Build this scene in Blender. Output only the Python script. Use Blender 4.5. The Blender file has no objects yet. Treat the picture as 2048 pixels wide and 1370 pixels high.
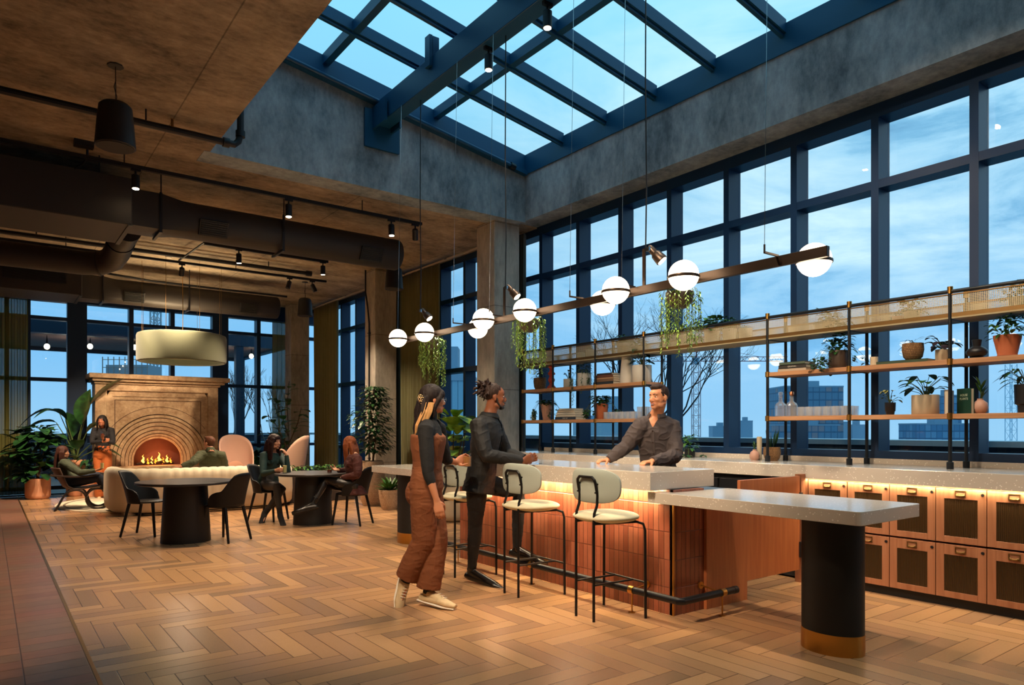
import bpy, bmesh, math, random
from mathutils import Vector, Matrix, noise
random.seed(7)
PI = math.pi
sc = bpy.context.scene
COL = sc.collection

# ---------------------------------------------------------------- camera, exposure
cam = bpy.data.cameras.new('camera')
camo = bpy.data.objects.new('camera', cam); COL.objects.link(camo)
camo.location = (0, 0, 1.38)
camo.rotation_euler = (math.radians(90), 0, -math.atan2(0.6, 0.8))
cam.sensor_width = 36; cam.lens = 1400 / 2048 * 36
cam.shift_y = 172 / 2048
cam.clip_end = 2000
sc.camera = camo
sc.view_settings.view_transform = 'Standard'
sc.view_settings.look = 'None'
sc.view_settings.gamma = 1
sc.view_settings.use_curve_mapping = False
sc.view_settings.exposure = 0.2
cy = sc.cycles
cy.use_denoising = True
cy.max_bounces = 7; cy.diffuse_bounces = 3; cy.glossy_bounces = 3; cy.transmission_bounces = 6
cy.transparent_max_bounces = 16; cy.caustics_reflective = False; cy.caustics_refractive = False
cy.sample_clamp_indirect = 4.0
cy.use_adaptive_sampling = False

def C(h, k=1.0):
    h = h.lstrip('#'); v = [int(h[i:i+2], 16) / 255 for i in (0, 2, 4)]
    return tuple(((c / 12.92) if c <= .04045 else ((c + .055) / 1.055) ** 2.4) * k for c in v) + (1,)

# ---------------------------------------------------------------- sky
W = bpy.data.worlds.new('dusk_sky'); sc.world = W; W.use_nodes = True
nt = W.node_tree; nt.nodes.clear()
def N(t, ty, **kw):
    n = t.nodes.new(ty)
    for k, v in kw.items():
        if k.startswith('i_'):
            n.inputs[int(k[2:])].default_value = v
        else: setattr(n, k, v)
    return n
out = N(nt, 'ShaderNodeOutputWorld'); bg = N(nt, 'ShaderNodeBackground'); bg.inputs[1].default_value = 1.36
tc = N(nt, 'ShaderNodeTexCoord'); sep = N(nt, 'ShaderNodeSeparateXYZ')
nt.links.new(tc.outputs['Generated'], sep.inputs[0])
ramp = N(nt, 'ShaderNodeValToRGB')
e = ramp.color_ramp.elements
e[0].position = 0.0; e[0].color = C('#93c0dc')
e[1].position = 1.0; e[1].color = C('#8fd2ea')
m = e.new(.10); m.color = C('#7ab4dc')
m = e.new(.30); m.color = C('#88bcd8')
m = e.new(.55); m.color = C('#86c8e2')
nt.links.new(sep.outputs[2], ramp.inputs[0])
# clouds: stretched noise, strongest towards the window side
mp = N(nt, 'ShaderNodeMapping'); mp.inputs['Scale'].default_value = (1.2, 1.2, 4.2); mp.inputs['Rotation'].default_value = (0.0, 0.25, 0.4)
nt.links.new(tc.outputs['Generated'], mp.inputs[0])
nz = N(nt, 'ShaderNodeTexNoise'); nz.inputs['Scale'].default_value = 2.3; nz.inputs['Detail'].default_value = 9; nz.inputs['Roughness'].default_value = .62; nz.inputs['Distortion'].default_value = .5
nt.links.new(mp.outputs[0], nz.inputs['Vector'])
cr = N(nt, 'ShaderNodeValToRGB'); cr.color_ramp.elements[0].position = .40; cr.color_ramp.elements[1].position = .66
nt.links.new(nz.outputs[0], cr.inputs[0])
# weight: more cloud towards +x
mw = N(nt, 'ShaderNodeMapRange'); mw.inputs[1].default_value = .38; mw.inputs[2].default_value = .85
nt.links.new(sep.outputs[0], mw.inputs[0])
mm = N(nt, 'ShaderNodeMath', operation='MULTIPLY'); nt.links.new(cr.outputs[0], mm.inputs[0]); nt.links.new(mw.outputs[0], mm.inputs[1])
mza = N(nt, 'ShaderNodeMapRange'); mza.inputs[1].default_value = .02; mza.inputs[2].default_value = .22
nt.links.new(sep.outputs[2], mza.inputs[0])
mzb = N(nt, 'ShaderNodeMapRange'); mzb.inputs[1].default_value = .42; mzb.inputs[2].default_value = .56; mzb.inputs[3].default_value = 1; mzb.inputs[4].default_value = .12
nt.links.new(sep.outputs[2], mzb.inputs[0])
mz = N(nt, 'ShaderNodeMath', operation='MULTIPLY'); nt.links.new(mza.outputs[0], mz.inputs[0]); nt.links.new(mzb.outputs[0], mz.inputs[1])
mm2 = N(nt, 'ShaderNodeMath', operation='MULTIPLY'); nt.links.new(mm.outputs[0], mm2.inputs[0]); nt.links.new(mz.outputs[0], mm2.inputs[1])
mix = N(nt, 'ShaderNodeMixRGB'); mix.inputs[2].default_value = C('#d2e9ec')
nt.links.new(mm2.outputs[0], mix.inputs[0]); nt.links.new(ramp.outputs[0], mix.inputs[1])
# dark cloud breaks
cr2 = N(nt, 'ShaderNodeValToRGB'); cr2.color_ramp.elements[0].position = .30; cr2.color_ramp.elements[1].position = .46
cr2.color_ramp.elements[0].color = (1, 1, 1, 1); cr2.color_ramp.elements[1].color = (0, 0, 0, 1)
nt.links.new(nz.outputs[0], cr2.inputs[0])
m3 = N(nt, 'ShaderNodeMath', operation='MULTIPLY'); nt.links.new(cr2.outputs[0], m3.inputs[0]); nt.links.new(mz.outputs[0], m3.inputs[1])
m3b = N(nt, 'ShaderNodeMath', operation='MULTIPLY'); nt.links.new(m3.outputs[0], m3b.inputs[0]); nt.links.new(mw.outputs[0], m3b.inputs[1])
mix2 = N(nt, 'ShaderNodeMixRGB'); mix2.inputs[2].default_value = C('#6496b8')
nt.links.new(m3b.outputs[0], mix2.inputs[0]); nt.links.new(mix.outputs[0], mix2.inputs[1])
nt.links.new(mix2.outputs[0], bg.inputs[0]); nt.links.new(bg.outputs[0], out.inputs[0])

# ---------------------------------------------------------------- lamps of the room
WARM = (1.0, .76, .52); WARM2 = (1.0, .82, .62)
def spot(name, loc, target, power, size=70, col=WARM, rad=.05, blend=.6):
    l = bpy.data.lights.new(name, 'SPOT'); l.energy = power; l.color = col; l.spot_size = math.radians(size)
    l.spot_blend = blend; l.shadow_soft_size = rad
    o = bpy.data.objects.new(name, l); COL.objects.link(o); o.location = loc
    d = Vector(target) - Vector(loc); o.rotation_euler = d.to_track_quat('-Z', 'Y').to_euler()
    return o
def area(name, loc, sx, sy, power, col=WARM, rot=(0, 0, 0)):
    l = bpy.data.lights.new(name, 'AREA'); l.energy = power; l.color = col; l.shape = 'RECTANGLE'; l.size = sx; l.size_y = sy
    o = bpy.data.objects.new(name, l); COL.objects.link(o); o.location = loc; o.rotation_euler = rot
    return o
def point(name, loc, power, col=WARM, rad=.1):
    l = bpy.data.lights.new(name, 'POINT'); l.energy = power; l.color = col; l.shadow_soft_size = rad
    o = bpy.data.objects.new(name, l); COL.objects.link(o); o.location = loc
    return o

# ---------------------------------------------------------------- tagging
def tag(o, label=None, cat=None, group=None, kind=None):
    if label: o['label'] = label
    if cat: o['category'] = cat
    if group: o['group'] = group
    if kind: o['kind'] = kind
    return o
def thing(name, label, cat, loc=(0, 0, 0), rz=0, group=None):
    o = bpy.data.objects.new(name, None); COL.objects.link(o)
    o.empty_display_size = .1
    o.location = loc; o.rotation_euler = (0, 0, rz)
    return tag(o, label, cat, group)
def copy_tree(o, parent=None):
    c = o.copy(); COL.objects.link(c)
    if parent is not None: c.parent = parent
    for ch in o.children: copy_tree(ch, c)
    return c
def dup(root, loc, rz=None, label=None, group=None, scale=None):
    c = copy_tree(root); c.location = loc
    if rz is not None: c.rotation_euler = (0, 0, rz)
    if label: c['label'] = label
    if group: c['group'] = group
    if scale: c.scale = (scale,) * 3 if not isinstance(scale, (tuple, list)) else scale
    return c

# ---------------------------------------------------------------- mesh builder
def frame_of(d):
    d = d.normalized()
    u = Vector((0, 0, 1)) if abs(d.z) < .95 else Vector((1, 0, 0))
    a = u.cross(d).normalized(); b = d.cross(a).normalized()
    return a, b
class MB:
    def __init__(s): s.v = []; s.f = []; s.m = []; s.mi = 0
    def add(s, vs, fs):
        n = len(s.v); s.v += [tuple(p) for p in vs]; s.f += [tuple(i + n for i in f) for f in fs]; s.m += [s.mi] * len(fs); return s
    def box(s, x0, x1, y0, y1, z0, z1):
        return s.add([(x0,y0,z0),(x1,y0,z0),(x1,y1,z0),(x0,y1,z0),(x0,y0,z1),(x1,y0,z1),(x1,y1,z1),(x0,y1,z1)],
                     [(3,2,1,0),(4,5,6,7),(0,1,5,4),(1,2,6,5),(2,3,7,6),(3,0,4,7)])
    def obox(s, p, q, w, h, up=None):
        """box beam from p to q, width w (side), height h"""
        p = Vector(p); q = Vector(q); d = (q - p).normalized()
        up = Vector(up) if up else (Vector((0,0,1)) if abs(d.z) < .95 else Vector((1,0,0)))
        a = d.cross(up).normalized(); b = a.cross(d).normalized()
        vs = [c + a*i*w/2 + b*j*h/2 for c in (p, q) for i, j in ((-1,-1),(1,-1),(1,1),(-1,1))]
        return s.add(vs, [(3,2,1,0),(4,5,6,7),(0,1,5,4),(1,2,6,5),(2,3,7,6),(3,0,4,7)])
    def rings(s, rs, cap=True, closed=False):
        n = len(rs[0]); vs = [p for r in rs for p in r]; fs = []
        L = len(rs)
        for i in range(L if closed else L - 1):
            a = i * n; b = ((i + 1) % L) * n
            for j in range(n):
                k = (j + 1) % n; fs.append((a + j, a + k, b + k, b + j))
        if cap and not closed:
            fs.append(tuple(range(n - 1, -1, -1))); fs.append(tuple((L - 1) * n + j for j in range(n)))
        return s.add(vs, fs)
    def tube(s, pts, r, n=10, cap=True, flat=1.0, side=None, closed=False):
        """tube along pts; r scalar or list; flat = second radius factor (list ok); side = direction of the first radius"""
        P = [Vector(p) for p in pts]; L = len(P)
        R = r if isinstance(r, (list, tuple)) else [r] * L
        Fl = flat if isinstance(flat, (list, tuple)) else [flat] * L
        rs = []; pa = None
        for i in range(L):
            if closed: d = P[(i + 1) % L] - P[i - 1]
            else: d = P[min(i + 1, L - 1)] - P[max(i - 1, 0)]
            if d.length < 1e-9: d = Vector((0,0,1))
            d.normalize()
            if side is not None:
                a = Vector(side); a = (a - d * a.dot(d))
                if a.length < 1e-4: a = frame_of(d)[0]
                a.normalize()
            elif pa is None: a = frame_of(d)[0]
            else:
                a = pa - d * pa.dot(d)
                a = a.normalized() if a.length > 1e-5 else frame_of(d)[0]
            pa = a; b = d.cross(a).normalized()
            rs.append([P[i] + a * R[i] * math.cos(2*PI*j/n) + b * R[i] * Fl[i] * math.sin(2*PI*j/n) for j in range(n)])
        return s.rings(rs, cap, closed)
    def lathe(s, prof, c=(0,0,0), n=24, cap=True, ell=1.0, rz=0.0):
        rs = []
        for r, z in prof:
            ring = []
            for j in range(n):
                t = 2*PI*j/n; x = r*math.cos(t); y = r*ell*math.sin(t)
                ring.append((c[0] + x*math.cos(rz) - y*math.sin(rz), c[1] + x*math.sin(rz) + y*math.cos(rz), c[2] + z))
            rs.append(ring)
        return s.rings(rs, cap)
    def ell(s, c, rx, ry, rz, n=14, m=9, rot=None):
        rs = []
        for i in range(m + 1):
            ph = -PI/2 + PI*i/m; cc = max(math.cos(ph), .02); ss = math.sin(ph)
            ring = []
            for j in range(n):
                v = Vector((rx*cc*math.cos(2*PI*j/n), ry*cc*math.sin(2*PI*j/n), rz*ss))
                if rot is not None: v = rot @ v
                ring.append((c[0]+v.x, c[1]+v.y, c[2]+v.z))
            rs.append(ring)
        return s.rings(rs)
    def prism(s, poly, a, b, axis='z'):
        n = len(poly)
        def P(p, t):
            return (p[0], p[1], t) if axis == 'z' else ((p[0], t, p[1]) if axis == 'y' else (t, p[0], p[1]))
        vs = [P(p, a) for p in poly] + [P(p, b) for p in poly]
        fs = [tuple(range(n - 1, -1, -1)), tuple(range(n, 2*n))] + [(i, (i+1) % n, n + (i+1) % n, n + i) for i in range(n)]
        return s.add(vs, fs)
    def quad(s, a, b, c, d): return s.add([a, b, c, d], [(0, 1, 2, 3)])
    def grid(s, fn, nu, nv, close_u=False):
        vs = [fn(i / (nu if close_u else nu - 1), j / (nv - 1)) for j in range(nv) for i in range(nu)]
        fs = []
        for j in range(nv - 1):
            for i in range(nu if close_u else nu - 1):
                k = (i + 1) % nu; fs.append((j*nu+i, j*nu+k, (j+1)*nu+k, (j+1)*nu+i))
        return s.add(vs, fs)
    def build(s, name, mat, parent=None, smooth=False, bevel=0, seg=2, fix=False, angle=35, solid=0, label=None, sub=0):
        me = bpy.data.meshes.new(name); me.from_pydata(s.v, [], s.f)
        mats = mat if isinstance(mat, (list, tuple)) else [mat]
        for m_ in mats: me.materials.append(m_)
        if len(mats) > 1: me.polygons.foreach_set('material_index', s.m)
        bm = bmesh.new(); bm.from_mesh(me); bmesh.ops.recalc_face_normals(bm, faces=bm.faces); bm.to_mesh(me); bm.free()
        if smooth:
            me.polygons.foreach_set('use_smooth', [True] * len(me.polygons))
            if smooth != 'all':
                try: me.set_sharp_from_angle(angle=math.radians(angle))
                except Exception: pass
        o = bpy.data.objects.new(name, me); COL.objects.link(o)
        if parent is not None: o.parent = parent
        if solid:
            md = o.modifiers.new('solid', 'SOLIDIFY'); md.thickness = solid; md.offset = 0
        if sub:
            md = o.modifiers.new('sub', 'SUBSURF'); md.levels = sub; md.render_levels = sub
        if bevel:
            md = o.modifiers.new('bevel', 'BEVEL'); md.width = bevel; md.segments = seg; md.limit_method = 'ANGLE'; md.angle_limit = math.radians(40)
            md.harden_normals = False
        if label: o['label'] = label
        return o
def struct(name, mb, mat, parent=None, **k):
    o = mb.build(name, mat, parent, **k)
    if parent is None: o['kind'] = 'structure'
    return o

# ---------------------------------------------------------------- materials
def new_mat(name):
    m = bpy.data.materials.new(name); m.use_nodes = True; t = m.node_tree
    return m, t, t.nodes['Principled BSDF']
def mat(name, col, rough=.5, metal=0.0, noise_=None, bump=0.0, bscale=60, emit=None, es=0, spec=None, coat=0, sheen=0, dark=.8):
    m, t, b = new_mat(name)
    c = C(col) if isinstance(col, str) else col
    b.inputs['Base Color'].default_value = c; b.inputs['Roughness'].default_value = rough; b.inputs['Metallic'].default_value = metal
    if spec is not None: b.inputs['Specular IOR Level'].default_value = spec
    if coat: b.inputs['Coat Weight'].default_value = coat
    if sheen: b.inputs['Sheen Weight'].default_value = sheen
    if emit: b.inputs['Emission Color'].default_value = C(emit) if isinstance(emit, str) else emit; b.inputs['Emission Strength'].default_value = es
    if noise_ or bump:
        tcn = N(t, 'ShaderNodeTexCoord')
        nn = N(t, 'ShaderNodeTexNoise'); nn.inputs['Scale'].default_value = noise_ or bscale; nn.inputs['Detail'].default_value = 4
        t.links.new(tcn.outputs['Object'], nn.inputs['Vector'])
        if noise_:
            mx = N(t, 'ShaderNodeMixRGB'); mx.inputs[1].default_value = tuple(x*dark for x in c[:3]) + (1,); mx.inputs[2].default_value = tuple(min(1, x*(2-dark)) for x in c[:3]) + (1,)
            t.links.new(nn.outputs[0], mx.inputs[0]); t.links.new(mx.outputs[0], b.inputs['Base Color'])
        if bump:
            n2 = N(t, 'ShaderNodeTexNoise'); n2.inputs['Scale'].default_value = bscale; n2.inputs['Detail'].default_value = 3
            t.links.new(tcn.outputs['Object'], n2.inputs['Vector'])
            bp = N(t, 'ShaderNodeBump'); bp.inputs['Strength'].default_value = bump; bp.inputs['Distance'].default_value = .01
            t.links.new(n2.outputs[0], bp.inputs['Height']); t.links.new(bp.outputs[0], b.inputs['Normal'])
    return m
def emis(name, col, s):
    m = bpy.data.materials.new(name); m.use_nodes = True; t = m.node_tree; t.nodes.clear()
    o = N(t, 'ShaderNodeOutputMaterial'); e = N(t, 'ShaderNodeEmission'); e.inputs[0].default_value = C(col) if isinstance(col, str) else col; e.inputs[1].default_value = s
    t.links.new(e.outputs[0], o.inputs[0]); return m
def glass_mat(name, tint='#ffffff', refl=1.0, rough=.0, ior=1.45, tr=None):
    m = bpy.data.materials.new(name); m.use_nodes = True; t = m.node_tree; t.nodes.clear()
    o = N(t, 'ShaderNodeOutputMaterial'); tr_ = N(t, 'ShaderNodeBsdfTransparent'); tr_.inputs[0].default_value = C(tint)
    g = N(t, 'ShaderNodeBsdfGlossy'); g.inputs[1].default_value = rough; g.inputs[0].default_value = (refl, refl, refl, 1)
    lw = N(t, 'ShaderNodeLayerWeight'); lw.inputs[0].default_value = .5
    f0 = ((ior - 1) / (ior + 1)) ** 2 * 2
    f = math_(t, 'MULTIPLY_ADD', math_(t, 'POWER', lw.outputs['Facing'], 5.0), 1 - f0, f0)
    mx = N(t, 'ShaderNodeMixShader'); t.links.new(f, mx.inputs[0]); t.links.new(tr_.outputs[0], mx.inputs[1]); t.links.new(g.outputs[0], mx.inputs[2])
    t.links.new(mx.outputs[0], o.inputs[0]); return m

def math_(t, op, a, b=None, c=None):
    n = N(t, 'ShaderNodeMath', operation=op)
    for i, x in enumerate((a, b, c)):
        if x is None: continue
        if isinstance(x, (int, float)): n.inputs[i].default_value = x
        else: t.links.new(x, n.inputs[i])
    return n.outputs[0]

def herringbone():
    m, t, b = new_mat('oak_herringbone')
    w = .127; n = 5
    tc = N(t, 'ShaderNodeTexCoord'); sp = N(t, 'ShaderNodeSeparateXYZ'); t.links.new(tc.outputs['Object'], sp.inputs[0])
    M = lambda op, a, b_=None: math_(t, op, a, b_)
    X = M('DIVIDE', sp.outputs[0], w); Y = M('DIVIDE', sp.outputs[1], w)
    X = M('ADD', X, 200.35); Y = M('ADD', Y, 200.2)
    I = M('FLOOR', X); J = M('FLOOR', Y)
    S = M('MODULO', M('ADD', I, J), 2 * n)
    isH = M('LESS_THAN', S, n - .5)
    # horizontal plank (along x)
    i0 = M('SUBTRACT', I, S)
    alH = M('SUBTRACT', X, i0); acH = M('SUBTRACT', Y, J)
    S2 = M('SUBTRACT', S, n)
    j0 = M('SUBTRACT', J, S2)
    alV = M('SUBTRACT', Y, j0); acV = M('SUBTRACT', X, I)
    def sel(a, c): return M('ADD', M('MULTIPLY', a, isH), M('MULTIPLY', c, M('SUBTRACT', 1.0, isH)))
    al = sel(alH, alV); ac = sel(acH, acV)
    idx = sel(i0, I); idy = sel(J, j0)
    cv = N(t, 'ShaderNodeCombineXYZ'); t.links.new(idx, cv.inputs[0]); t.links.new(idy, cv.inputs[1]); t.links.new(isH, cv.inputs[2])
    wn = N(t, 'ShaderNodeTexWhiteNoise', noise_dimensions='3D'); t.links.new(cv.outputs[0], wn.inputs['Vector'])
    # grain
    cg = N(t, 'ShaderNodeCombineXYZ'); t.links.new(M('MULTIPLY', al, .35), cg.inputs[0]); t.links.new(M('MULTIPLY', ac, 2.2), cg.inputs[1])
    t.links.new(M('MULTIPLY', wn.outputs['Value'], 57.0), cg.inputs[2])
    gn = N(t, 'ShaderNodeTexNoise'); gn.inputs['Scale'].default_value = 2.2; gn.inputs['Detail'].default_value = 3; gn.inputs['Distortion'].default_value = .8
    t.links.new(cg.outputs[0], gn.inputs['Vector'])
    wv = N(t, 'ShaderNodeMath', operation='SINE'); t.links.new(M('MULTIPLY', gn.outputs[0], 42.0), wv.inputs[0])
    r1 = N(t, 'ShaderNodeValToRGB'); ee = r1.color_ramp.elements
    ee[0].position = 0; ee[0].color = C('#9a7858'); ee[1].position = 1; ee[1].color = C('#c99b6e')
    x = ee.new(.3); x.color = C('#ab8260'); x = ee.new(.65); x.color = C('#ba8d62')
    t.links.new(wn.outputs['Value'], r1.inputs[0])
    g2 = M('MULTIPLY_ADD', wv.outputs[0], .022); g2n = g2.node; g2n.inputs[2].default_value = .96
    hs = N(t, 'ShaderNodeMixRGB', blend_type='MULTIPLY'); hs.inputs[0].default_value = 1
    t.links.new(r1.outputs[0], hs.inputs[1]); t.links.new(g2, hs.inputs[2])
    # joints
    e1 = M('MINIMUM', ac, M('SUBTRACT', 1.0, ac)); e2 = M('MINIMUM', al, M('SUBTRACT', float(n), al))
    ed = M('MINIMUM', e1, e2)
    jm = N(t, 'ShaderNodeMapRange'); jm.inputs[1].default_value = .008; jm.inputs[2].default_value = .03; t.links.new(ed, jm.inputs[0])
    mx = N(t, 'ShaderNodeMixRGB'); mx.inputs[1].default_value = C('#5a3820'); t.links.new(jm.outputs[0], mx.inputs[0]); t.links.new(hs.outputs[0], mx.inputs[2])
    t.links.new(mx.outputs[0], b.inputs['Base Color'])
    bp = N(t, 'ShaderNodeBump'); bp.inputs['Strength'].default_value = .25; bp.inputs['Distance'].default_value = .002
    t.links.new(jm.outputs[0], bp.inputs['Height']); t.links.new(bp.outputs[0], b.inputs['Normal'])
    rr = M('MULTIPLY_ADD', gn.outputs[0], .04); rr.node.inputs[2].default_value = .24
    t.links.new(rr, b.inputs['Roughness'])
    b.inputs['Specular IOR Level'].default_value = .65
    return m

def tile_mat(name, cols, tw, th, axis=('x', 'y'), gap=.035, gapcol='#5b2f20', rough=.35, stagger=0.0, bump=.4, spec=.5, off=(50.3, 50.2)):
    """cells tw along first axis, th along second"""
    m, t, b = new_mat(name)
    tc = N(t, 'ShaderNodeTexCoord'); sp = N(t, 'ShaderNodeSeparateXYZ'); t.links.new(tc.outputs['Object'], sp.inputs[0])
    M = lambda op, a, b_=None: math_(t, op, a, b_)
    ix = {'x': 0, 'y': 1, 'z': 2}
    U = M('ADD', M('DIVIDE', sp.outputs[ix[axis[0]]], tw), off[0]); V = M('ADD', M('DIVIDE', sp.outputs[ix[axis[1]]], th), off[1])
    J = M('FLOOR', V)
    U = M('ADD', U, M('MULTIPLY', J, stagger))
    I = M('FLOOR', U)
    fu = M('SUBTRACT', U, I); fv = M('SUBTRACT', V, J)
    cv = N(t, 'ShaderNodeCombineXYZ'); t.links.new(I, cv.inputs[0]); t.links.new(J, cv.inputs[1])
    wn = N(t, 'ShaderNodeTexWhiteNoise', noise_dimensions='2D'); t.links.new(cv.outputs[0], wn.inputs['Vector'])
    r = N(t, 'ShaderNodeValToRGB'); r.color_ramp.elements[0].color = C(cols[0]); r.color_ramp.elements[1].color = C(cols[-1])
    for k, c in enumerate(cols[1:-1]):
        x = r.color_ramp.elements.new((k + 1) / (len(cols) - 1)); x.color = C(c)
    t.links.new(wn.outputs['Value'], r.inputs[0])
    mnu = M('MULTIPLY', M('MINIMUM', fu, M('SUBTRACT', 1.0, fu)), tw); mnv = M('MULTIPLY', M('MINIMUM', fv, M('SUBTRACT', 1.0, fv)), th)
    ed = M('MINIMUM', mnu, mnv)
    g = gap * min(tw, th)
    jm = N(t, 'ShaderNodeMapRange'); jm.inputs[1].default_value = g * .5; jm.inputs[2].default_value = g * 1.6; t.links.new(ed, jm.inputs[0])
    mx = N(t, 'ShaderNodeMixRGB'); mx.inputs[1].default_value = C(gapcol); t.links.new(jm.outputs[0], mx.inputs[0])
    nz = N(t, 'ShaderNodeTexNoise'); nz.inputs['Scale'].default_value = 9; nz.inputs['Detail'].default_value = 5; t.links.new(tc.outputs['Object'], nz.inputs['Vector'])
    mu = N(t, 'ShaderNodeMixRGB', blend_type='MULTIPLY'); mu.inputs[0].default_value = .45; t.links.new(r.outputs[0], mu.inputs[1]); t.links.new(nz.outputs[0], mu.inputs[2])
    t.links.new(mu.outputs[0], mx.inputs[2]); t.links.new(mx.outputs[0], b.inputs['Base Color'])
    h = M('ADD', jm.outputs[0], M('MULTIPLY', wn.outputs['Value'], .35))
    bp = N(t, 'ShaderNodeBump'); bp.inputs['Strength'].default_value = bump; bp.inputs['Distance'].default_value = .003
    t.links.new(h, bp.inputs['Height']); t.links.new(bp.outputs[0], b.inputs['Normal'])
    b.inputs['Roughness'].default_value = rough; b.inputs['Specular IOR Level'].default_value = spec
    return m

def concrete(name, c0, c1, stretch=(1, 1, 1), seams=None, seamaxis=0, rough=.85):
    m, t, b = new_mat(name)
    tc = N(t, 'ShaderNodeTexCoord'); mp = N(t, 'ShaderNodeMapping'); mp.inputs['Scale'].default_value = stretch
    t.links.new(tc.outputs['Object'], mp.inputs[0])
    n1 = N(t, 'ShaderNodeTexNoise'); n1.inputs['Scale'].default_value = 1.1; n1.inputs['Detail'].default_value = 8; n1.inputs['Roughness'].default_value = .65
    n2 = N(t, 'ShaderNodeTexNoise'); n2.inputs['Scale'].default_value = 7; n2.inputs['Detail'].default_value = 8; n2.inputs['Roughness'].default_value = .7
    for q in (n1, n2): t.links.new(mp.outputs[0], q.inputs['Vector'])
    ad = math_(t, 'ADD', math_(t, 'MULTIPLY', n1.outputs[0], .62), math_(t, 'MULTIPLY', n2.outputs[0], .38))
    r = N(t, 'ShaderNodeValToRGB'); r.color_ramp.elements[0].position = .36; r.color_ramp.elements[1].position = .66
    r.color_ramp.elements[0].color = C(c0); r.color_ramp.elements[1].color = C(c1)
    t.links.new(ad, r.inputs[0])
    last = r.outputs[0]
    if seams:
        sp = N(t, 'ShaderNodeSeparateXYZ'); t.links.new(tc.outputs['Object'], sp.inputs[0])
        U = math_(t, 'ADD', math_(t, 'DIVIDE', sp.outputs[seamaxis], seams), 50.4)
        fr = math_(t, 'FRACT', U); d = math_(t, 'MULTIPLY', math_(t, 'MINIMUM', fr, math_(t, 'SUBTRACT', 1.0, fr)), seams)
        jm = N(t, 'ShaderNodeMapRange'); jm.inputs[1].default_value = .002; jm.inputs[2].default_value = .009; jm.inputs[3].default_value = .45; t.links.new(d, jm.inputs[0])
        mu = N(t, 'ShaderNodeMixRGB', blend_type='MULTIPLY'); mu.inputs[0].default_value = 1; t.links.new(last, mu.inputs[1]); t.links.new(jm.outputs[0], mu.inputs[2]); last = mu.outputs[0]
    t.links.new(last, b.inputs['Base Color'])
    bp = N(t, 'ShaderNodeBump'); bp.inputs['Strength'].default_value = .35; bp.inputs['Distance'].default_value = .02
    t.links.new(n2.outputs[0], bp.inputs['Height']); t.links.new(bp.outputs[0], b.inputs['Normal'])
    b.inputs['Roughness'].default_value = rough; b.inputs['Specular IOR Level'].default_value = .25
    return m

def wood(name, c0, c1, axis=2, scale=3.0, rough=.4):
    m, t, b = new_mat(name)
    tc = N(t, 'ShaderNodeTexCoord'); mp = N(t, 'ShaderNodeMapping')
    s = [14, 14, 14]; s[axis] = .9; mp.inputs['Scale'].default_value = s
    t.links.new(tc.outputs['Object'], mp.inputs[0])
    n1 = N(t, 'ShaderNodeTexNoise'); n1.inputs['Scale'].default_value = scale; n1.inputs['Detail'].default_value = 6; n1.inputs['Distortion'].default_value = .6
    t.links.new(mp.outputs[0], n1.inputs['Vector'])
    r = N(t, 'ShaderNodeValToRGB'); r.color_ramp.elements[0].position = .3; r.color_ramp.elements[1].position = .72
    r.color_ramp.elements[0].color = C(c0); r.color_ramp.elements[1].color = C(c1); t.links.new(n1.outputs[0], r.inputs[0]); t.links.new(r.outputs[0], b.inputs['Base Color'])
    b.inputs['Roughness'].default_value = rough; return m

def terrazzo(name, base, chip):
    m, t, b = new_mat(name)
    tc = N(t, 'ShaderNodeTexCoord'); vo = N(t, 'ShaderNodeTexVoronoi'); vo.inputs['Scale'].default_value = 62
    t.links.new(tc.outputs['Object'], vo.inputs['Vector'])
    sp = N(t, 'ShaderNodeSeparateXYZ'); t.links.new(vo.outputs['Color'], sp.inputs[0])
    th = math_(t, 'MULTIPLY', math_(t, 'SUBTRACT', sp.outputs[0], .45), .55)
    lt = math_(t, 'LESS_THAN', vo.outputs['Distance'], th)
    mx = N(t, 'ShaderNodeMixRGB'); mx.inputs[1].default_value = C(base); mx.inputs[2].default_value = C(chip); t.links.new(lt, mx.inputs[0])
    t.links.new(mx.outputs[0], b.inputs['Base Color']); b.inputs['Roughness'].default_value = .24; b.inputs['Specular IOR Level'].default_value = .9; b.inputs['Coat Weight'].default_value = .6; b.inputs['Coat Roughness'].default_value = .16
    return m

def leaf_mat(name, c0, c1, rough=.4, tr=.15):
    m, t, b = new_mat(name)
    tc = N(t, 'ShaderNodeTexCoord'); n1 = N(t, 'ShaderNodeTexNoise'); n1.inputs['Scale'].default_value = 9
    t.links.new(tc.outputs['Object'], n1.inputs['Vector'])
    r = N(t, 'ShaderNodeValToRGB'); r.color_ramp.elements[0].position = .35; r.color_ramp.elements[1].position = .65
    r.color_ramp.elements[0].color = C(c0); r.color_ramp.elements[1].color = C(c1); t.links.new(n1.outputs[0], r.inputs[0]); t.links.new(r.outputs[0], b.inputs['Base Color'])
    b.inputs['Roughness'].default_value = rough
    return m

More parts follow.
